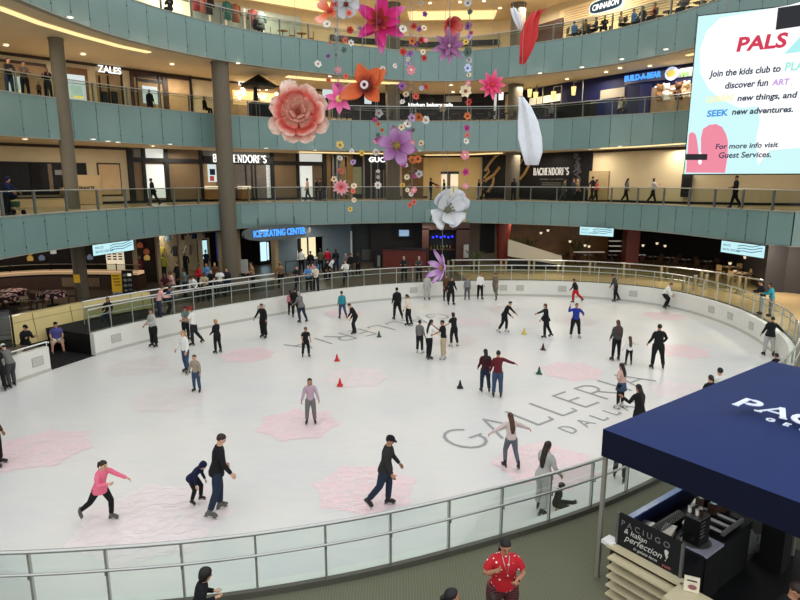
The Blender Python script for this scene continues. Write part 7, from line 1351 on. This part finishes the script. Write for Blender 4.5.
crowd = [(196, 302, 'w', 'dg', 'k', 'bending person in white t-shirt in front of the shop posts', 42), (185, 297, 'grn', 'djean', 'k', 'person in grey green t-shirt standing at the shop posts', 2), (206, 301, 'beige', 'k', 'n', 'person in beige leaning over the ramp rail', 20), (213, 298, 'k', 'k', 'k', 'person in black seated by the ramp rail', 8), (221, 297, 'w', 'dg', 'b', 'person in white seated left of the big round column', 6), (228, 296, 'dk', 'djean', 'k', 'person in charcoal touching the big round column', 6), (173, 300, 'lpink', 'g', 'b', 'person in light pink by the tan shop post', 8), (167, 303, 'dmar', 'k', 'k', 'person in dark maroon near the chalk menu sign', 8), (200, 292, 'red', 'k', 'n', 'person in red before the bright video screen', 3), (208, 290, 'lblue', 'djean', 'k', 'person in light blue before the blue banner', 3), (216, 289, 'brown', 'dk', 'n', 'person in brown under the blue banner', 3), (178, 289, 'k', 'k', 'k', 'person in black inside the sportswear shop', 2), (253, 289, 'tan', 'k', 'b', 'person in tan behind the ramp rail end', 8), (281, 288, 'tan', 'k', 'y', 'fair haired person behind the fence under the signboard', 10)]
for x, y, t_, b_, hc_, la, ln in crowd: person(la, x, y, 1.66, (x * 37) % 90 + 300, t_, b_, ('short', hc_), 'lmd'[x % 3], legs(), arms((24, 10, 60, 20), (20, 10, 50, 20)), ln, sleeve='short' if x % 2 else 'long', z=ZC, foot='shoe:k', detail=0)
queue_ = [(302, 272, 'w', 'k', 'k', 'person in white shirt first at the ticket window', 'short'), (311, 274, 'k', 'dk', 'k', 'person in black second from the left at the ticket window', 'short'), (321, 272, 'olive', 'k', 'k', 'person in olive top waiting at the ticket window', 'short'), (328, 272, 'red', 'djean', 'k', 'person in red shirt waiting at the ticket window', 'short'), (336, 273, 'k', 'djean', 'k', 'person in black with white scarf at the end of the ticket queue', 'long'), (330, 279, 'w', 'k', 'n', 'bending person in white vest in front of the ticket queue', 'short'), (326, 280, 'k', 'k', 'k', 'person in black crouching in front of the ticket queue', 'short'), (351, 277, 'k', 'dg', 'k', 'person in black by the corner of the ticket office', 'short'), (358, 275, 'dk', 'k', 'n', 'person in charcoal near the exit doors', 'short'), (346, 272, 'g', 'k', 'k', 'small person in grey at the white corner strip', 'short'), (312, 279, 'lpink', 'djean', 'k', 'child in light pink before the ticket window', 'long'), (317, 279, 'lblue', 'djean', 'n', 'child in light blue before the ticket window', 'long')]
for k, (x, y, t_, b_, hc_, la, hk) in enumerate(queue_): person(la, x, y, (1.7, 1.65, 1.68, 1.72, 1.74, 1.6, 1.4, 1.66, 1.6, 1.4, 1.2, 1.2)[k], (170, 185, 178, 190, 200, 100, 60, 30, 330, 10, 170, 190)[k], t_, b_, (hk, hc_), 'lmd'[k % 3], legs(), arms((16, 9, 40, 10), (10, 9, 30, 10)), (2, 2, 3, 2, 3, 40, 20, 4, 3, 2, 2, 2)[k], z=ZC, foot='shoe:k', detail=0)
for x, y, t_, hc_, la in ((309, 292, 'lblue', 'n', 'man in bright blue shirt sitting behind the far fence'), (316, 292, 'cream', 'n', 'woman in cream top sitting beside the blue shirted man'), (298, 293, 'dk', 'k', 'person in charcoal sitting left of the blue shirted man'), (404, 281, 'dk', 'g', 'grey haired man in dark jacket behind the far fence'), (419, 281, 'dg', 'g', 'grey haired person in grey left of the timber portal'), (346, 286, 'w', 'n', 'person in white at the fence below the ticket office corner')):
    person(la, x, y, 1.66, 350, t_, 'dk', ('short', hc_), 'l', legs(), RAILA, 8, z=ZC, foot='shoe:k', detail=0)
diners = [(492, 'w', 'black tie waiter'), (533, 'blue', 'diner in blue'), (540, 'nav', 'diner in navy'), (553, 'lg', 'diner in pale grey'), (579, 'orange', 'diner in coral'), (597, 'lg', 'diner in light grey'), (613, 'dk', 'diner in charcoal'), (646, 'cream', 'diner in cream'), (687, 'dk', 'diner in black'), (753, 'lpink', 'diner in light pink')]
dw = ('near the potted palm', 'under the sloping wall', 'beside the diner in blue', 'at the low end of the sloping wall', 'under the left banner', 'right of the coral diner', 'left of the square red column', 'right of the square red column', 'under the far dark shops', 'at the blond corner table')
for k, (x, t_, la) in enumerate(diners):
    p, _ = wallhit(x, 262, [tuple(q) for q in rk(4.9)]); person(la + ' ' + dw[k], None, None, 1.68, 350 if k % 2 else 30, t_, 'k', ('short', 'kn'[k % 2]), 'lm'[k % 2], SIT if k else legs(), arms((30, 10, 60, 20), (30, 10, 60, 20)), 6, xy=(p.x, p.y), z=ZC, sit=.55 if k else None, foot='shoe:k', detail=0)
# ---------------- foreground visitors
q = P(505, 538, ZC + 1.63)
res = person('woman in red dotted blouse and striped trousers checking something in her hands', None, None, 1.63, 4, 'dots', 'stripe', ('long', 'k'), 'm', legs(3, 6, 4, 6, 6, 8), arms((16, 24, 84, 62), (20, 30, 122, 62)), 6, head=(0, 14), xy=(q.x, q.y + .02), z=ZC, foot='shoe:k', sleeve='short', build=1.22, detail=2, jacket='blouse')
wr = res[0]; c = MB(); jw = res[1]['wrL']; c.tube([jw + Vector((math.cos(a) * .036, math.sin(a) * .036, .01)) for a in [i * .7854 for i in range(8)]], .012, 6, 0, True); c.build('wristband', BLACK, wr, True)
nbv = res[1]['shL'].lerp(res[1]['shR'], .5); c = MB(); c.tube([nbv + Vector((-.05, .07, .06)), nbv + Vector((-.03, .135, -.04)), nbv + Vector((-.01, .165, -.16)), nbv + Vector((.03, .135, -.04)), nbv + Vector((.05, .07, .06))], .005, 5); c.ball(nbv + Vector((-.01, .17, -.18)), .014, 8); c.build('necklace', mat('silver_chain', (200, 196, 190), .3, .8), wr)
q = P(205, 571, ZC + 1.2); person('child in black hooded top leaning on the near glass fence', None, None, 1.2, 110, 'k', 'k', ('hood', 'k'), 'l', legs(), arms((12, 10, 88, 34), (12, 10, 88, 34)), 14, xy=(q.x - .12, q.y), z=ZC, foot='shoe:k', detail=2)
q = P(452, 590, ZC + 1.58); person('dark haired person whose head shows at the bottom edge left of the red blouse', None, None, 1.58, 100, 'k', 'k', ('pony', 'k'), 'm', xy=(q.x, q.y), z=ZC, foot='shoe:k', detail=2)
q = P(493, 596, ZC + 1.02); person('small child in maroon at the feet of the woman in red', None, None, 1.02, 180, 'dmar', 'k', ('short', 'n'), 'm', xy=(q.x, q.y), z=ZC, foot='shoe:k', detail=1)
q = P(786, 578, ZC + 1.62); person('kiosk worker in black looking down under the navy canopy', None, None, 1.64, 40, 'k', 'k', ('short', 'n'), 'm', legs(), arms((30, 10, 50, 20), (30, 10, 50, 20)), 12, head=(0, 30), xy=(q.x, q.y), z=ZC, foot='shoe:k', detail=2)
# ---------------- upper storeys
def up(label, px, lv, d, h=1.7, face=0, top='k', bottom='k', hair=('short', 'k'), **k):
    p, _ = wallhit(px, 180, [tuple(q) for q in offset(RING[lv], d)]); k.setdefault('foot', 'shoe:k'); k.setdefault('detail', 1); return person(label, None, None, h, face, top, bottom, hair, xy=(p.x, p.y), z=LEV[lv][0], **k)
up('person in navy hooded top pushing a stroller at the far left of the second level', 4, 2, 1.0, 1.7, 95, 'nav', 'k', ('hood', 'nav'), lean=14, arm=arms((48, 8, 20, 0), (48, 8, 20, 0)))
up('woman in long black coat walking left past the lit jewellery window', 153, 2, 2.2, 1.66, 270, 'k', 'k', ('bun', 'k'), leg=WALK(), hem=.4, lean=6)
up('woman in light pink top walking past the narrow lit window', 308, 2, 2.4, 1.7, 290, 'lpink', 'djean', ('bob', 'k'), leg=WALK(14)); up('person in black beside the woman in the light pink top', 316, 2, 3.0, 1.66, 280, 'k', 'k', ('long', 'k')); up('person in dark grey second right of the light pink top', 320, 2, 2.8, 1.68, 300, 'dg', 'k', ('short', 'k'))
up('person in black holding out an orange bag by the beige wall', 431, 2, 1.6, 1.72, 90, 'k', 'k', ('short', 'k'), arm=arms((62, 8, 14, 0), (60, 8, 14, 0))); up('person in black standing at the lit door panels', 444, 2, 3.6, 1.62, 270, 'k', 'k', ('short', 'k'))
up('person in black at the left end of the black hoarding', 479, 2, 2.2, 1.62, 260, 'k', 'k', ('short', 'k')); up('woman in black jacket walking beside the gold chains', 485, 2, 2.6, 1.7, 270, 'dk', 'k', ('short', 'b'), leg=WALK()); up('person in black before the gold clasp print', 514, 2, 2.0, 1.7, 200, 'k', 'k', ('long', 'k'))
up('person in olive jacket leaning by the hoarding lettering', 563, 2, 1.8, 1.66, 100, 'olive', 'dg', ('short', 'n'), leg=WALK(), lean=10); up('person in charcoal before the grey ornament', 573, 2, 1.9, 1.7, 110, 'dg', 'k', ('short', 'b'), leg=WALK()); up('fair haired person in brown passing the grey ornament', 577, 2, 2.3, 1.6, 100, 'tan', 'k', ('bob', 'y'), leg=WALK())
up('tall person in black beside the service door', 592, 2, 2.2, 1.8, 100, 'k', 'k', ('short', 'k'), leg=WALK(10), arm=arms((-30, 14, 10, 0), (10, 9, 20, 0))); up('woman in red top walking past the service door', 596, 2, 1.8, 1.6, 100, 'orange', 'k', ('long', 'k'), leg=WALK(16))
up('woman in grey top with a bag and dark hair walking right along the beige wall', 626, 2, 1.6, 1.68, 95, 'g', 'k', ('long', 'k'), leg=WALK(20), lean=6); up('woman in white top looking at her phone by the beige wall', 653, 2, 1.5, 1.7, 95, 'lg', 'k', ('bob', 'k'), leg=WALK(24), arm=PHONE)
up('man in black suit walking left under the big screen', 738, 2, 1.3, 1.8, 265, 'k', 'k', ('short', 'k'), leg=WALK(20), arm=arms((20, 9, 60, 0), (-16, 9, 30, 0)))
up('person in black jacket leaning on the third level rail at the far left', 21, 3, .75, 1.76, 60, 'k', 'djean', ('short', 'k'), arm=RAILA, lean=12); up('person in brown jacket beside the black jacket on the third level rail', 36, 3, .8, 1.74, 50, (92, 78, 66), 'k', ('short', 'k'), arm=RAILA, lean=8); up('small child crouching at the third level glass by the slim column', 49, 3, .9, .85, 10, 'brown', 'k', ('short', 'n'), detail=0); up('woman in black at the third level rail before the slim column', 58, 3, .8, 1.64, 20, 'k', 'k', ('long', 'k'), arm=PHONE)
up('person in black standing at the dark framed jewellery window', 156, 3, 4.0, 1.7, 180, 'k', 'k', ('short', 'k'), detail=0); up('person in black sitting by the round column on the third level', 209, 3, 1.2, 1.68, 80, 'k', 'k', ('short', 'k'), leg=SIT, sit=.5, detail=0); up('person in grey with a cap at the cafe table on the third level', 548, 3, 1.4, 1.68, 20, 'g', 'k', ('cap', 'k', 'w'), leg=SIT, sit=.55, detail=0); up('person in green jacket sitting by the rail under the bear board', 619, 3, 1.2, 1.66, 260, 'green', 'k', ('long', 'y'), leg=SIT, sit=.55, detail=0); up('person with long fair hair in white beside the green jacket', 615, 3, 1.2, 1.66, 100, 'cream', 'k', ('long', 'y'), leg=SIT, sit=.55, detail=0)
for k, (x, t_, hc_, la) in enumerate(((182, 'k', 'k', 'top level person in black at the boutique edge'), (262, 'k', 'k', 'top level person in black right of the boutique'), (566, 'lblue', 'k', 'top level diner in light blue right of the dark doorway'), (577, 'tan', 'n', 'top level diner in tan second from the dark doorway'), (587, 'dg', 'k', 'top level diner in grey third from the dark doorway'), (595, 'k', 'k', 'top level diner in black fourth from the dark doorway'), (610, 'beige', 'n', 'top level diner in beige left of the oval sign'), (622, 'lblue', 'k', 'top level diner in blue below the oval sign'), (631, 'k', 'k', 'top level diner in black below the oval sign end'), (642, 'orange', 'n', 'top level diner in coral right of the oval sign'), (668, 'g', 'k', 'top level diner in grey furthest right'))):
    up(la, x, 4, 1.1, 1.68, (k * 67) % 360, t_, 'k', ('short', hc_), leg=SIT, sit=.55, detail=0, arm=arms((30, 10, 60, 20), (24, 10, 60, 20)))
# props held or pushed
p, _ = wallhit(13, 190, [tuple(q) for q in offset(RING[2], 1.0)]); st = thing('stroller', 'dark baby stroller with a green seat at the far left of the second level', 'stroller', (p.x, p.y, 6.0), -.2)
m = MB(); m.tube([(-.5, 0, 1.0), (-.2, 0, .5), (.4, 0, .12)], .02, 6); m.tube([(-.3, 0, .12), (.1, 0, .6)], .02, 6); m.build('frame', STEEL, st); m = MB(); m.loft([((-.05, 0, .35), (1, 0, 0), (0, 1, 0), .25, .2), ((-.05, 0, .6), (1, 0, 0), (0, 1, 0), .28, .22)], 0, True, 12); m.build('seat', fab('green'), st); m = MB(); m.ball((-.15, 0, .85), (.28, .24, .2), 12); m.build('hood', fab('nav'), st, True)
for x_, y_ in ((-.3, .2), (-.3, -.2), (.42, 0)): m = MB(); m.loft([((x_, y_ - .02, .12), (1, 0, 0), (0, 0, 1), .12, .12), ((x_, y_ + .02, .12), (1, 0, 0), (0, 0, 1), .12, .12)], 0, True, 16); m.build('wheel', BLACK, st)
p, _ = wallhit(436, 180, [tuple(q) for q in offset(RING[2], 1.6)]); bg_ = thing('shopping_bag', 'orange shopping bag held out by the beige wall', 'bag', (p.x + .12, p.y, 7.02)); MB().box((0, 0, .05), (.32, .12, .24)).build('body', fab('orange'), bg_); MB().tube([(-.08, 0, .17), (-.05, 0, .26), (.05, 0, .26), (.08, 0, .17)], .01, 5).build('handle', fab('brown'), bg_)
# training cones on the ice
for px, py, c_, la in ((337, 361, 'red', 'red training cone nearer the far lettering'), (340, 386, 'red', 'red training cone lower on the pale pink flower'), (379, 337, 'green', 'dark green training cone by the far lettering'), (460, 388, 'nav', 'dark blue training cone left of the centre couple'), (539, 374, 'green', 'green training cone right of the centre couple'), (543, 350, 'dmar', 'dark maroon training cone below the yellow cone'), (524, 334, 'y', 'small yellow training cone between two skaters')):
    p = P(px, py); r_ = thing('training_cone', la, 'cone', (p.x, p.y, .013)); m_ = mat('cone_yellow', (214, 190, 50), .5) if c_ == 'y' else mat('cone_' + c_, {'red': (200, 40, 40), 'green': (28, 84, 62), 'nav': (26, 30, 44), 'dmar': (60, 30, 36)}[c_], .5)
    MB().box((0, 0, .012), (.22, .22, .024)).build('base', m_, r_); m = MB(); m.loft([((0, 0, .02), (1, 0, 0), (0, 1, 0), .085, .085), ((0, 0, .29), (1, 0, 0), (0, 1, 0), .022, .022)], 0, True, 14); m.build('cone_body', m_, r_)

# ---------------- cafe furniture on the upper storeys
def cafe_set(px, lv, d, la, m_):
    p, _ = wallhit(px, 180, [tuple(q) for q in offset(RING[lv], d)]); p = v3(p, LEV[lv][0]); r_ = thing('cafe_table', m_[1] + ' cafe table ' + la, 'table', p)
    MB().cyl((0, 0, 0), .22, .03, 12).build('base', BLACK, r_); MB().cyl((0, 0, 0), .035, .72, 8).build('leg', BLACK, r_); MB().cyl((0, 0, .72), .36, .03, 16).build('table_top', m_[0], r_)
    for k, a in enumerate((.3, 3.3)): chair(p + Vector((math.cos(a) * .62, math.sin(a) * .62, 0)), a + math.pi / 2, m_[0], m_[1] + ' cafe chair at the table ' + la, 'chairs at the table ' + la)
CAFE = [(348, 'behind the third rail under the pink star', 3), (382, 'behind the third rail at the round column', 3), (413, 'behind the third rail below the cafe sign', 3), (431, 'behind the third rail right of the cafe sign', 3), (455, 'behind the third rail by the daisy strand', 3), (478, 'behind the third rail under the hot pink dahlia', 3), (503, 'behind the third rail left of the draped bloom', 3), (553, 'behind the third rail under the lanterns', 3), (288, 'behind the top rail above the big peony', 4), (306, 'behind the top rail right of the big peony', 4), (571, 'behind the top rail by the dark doorway', 4), (591, 'behind the top rail left of the oval sign', 4), (626, 'behind the top rail under the oval sign', 4), (655, 'behind the top rail right of the oval sign', 4), (684, 'behind the top rail at the far right', 4)]
for k, (px, la, lv) in enumerate(CAFE): cafe_set(px, lv, 1.7 if lv == 3 else 1.6, la, ((mat('cafe_black', (30, 28, 28), .5), 'black'), (mat('cafe_honey', (190, 144, 78), .5), 'honey wood'))[1 if k in (8, 9) else 0])
# ================================================================== FINISH: turn the grown surfaces into plain meshes
dg = bpy.context.evaluated_depsgraph_get(); dg.update()
done = []
for o, ext, face in REMESH: done.append(bpy.data.meshes.new_from_object(o.evaluated_get(dg)))
for (o, ext, face), me in zip(REMESH, done):
    o.modifiers.clear()
    mats = list(o.data.materials)
    if ext is not None:
        n0 = len(me.vertices); vs = [v.co[:] for v in me.vertices] + list(ext.v); fs = [tuple(p.vertices) for p in me.polygons] + [tuple(n0 + i for i in f) for f in ext.f]
        m2 = bpy.data.meshes.new(o.name); m2.from_pydata(vs, [], fs); me = m2
    me.materials.clear()
    for m_ in mats: me.materials.append(m_)
    me.polygons.foreach_set('use_smooth', [True] * len(me.polygons)); me.polygons.foreach_set('material_index', [0] * len(me.polygons))
    if face is not None:
        hc, HR, rx, ry, rz = face; inv = HR.inverted()
        for p in me.polygons:
            d = p.center - hc
            if abs(d.z) > rz * 1.3 or d.length > rz * 1.3: continue
            q = inv @ d; x, y, z = abs(q.x) / rx, q.y / ry, q.z / rz
            if y > .55:
                if .2 < x < .58 and -.02 < z < .12: p.material_index = 1
                elif x < .36 and -.62 < z < -.48: p.material_index = 2
                elif .15 < x < .62 and .2 < z < .28: p.material_index = 3
    me.update(); o.data = me
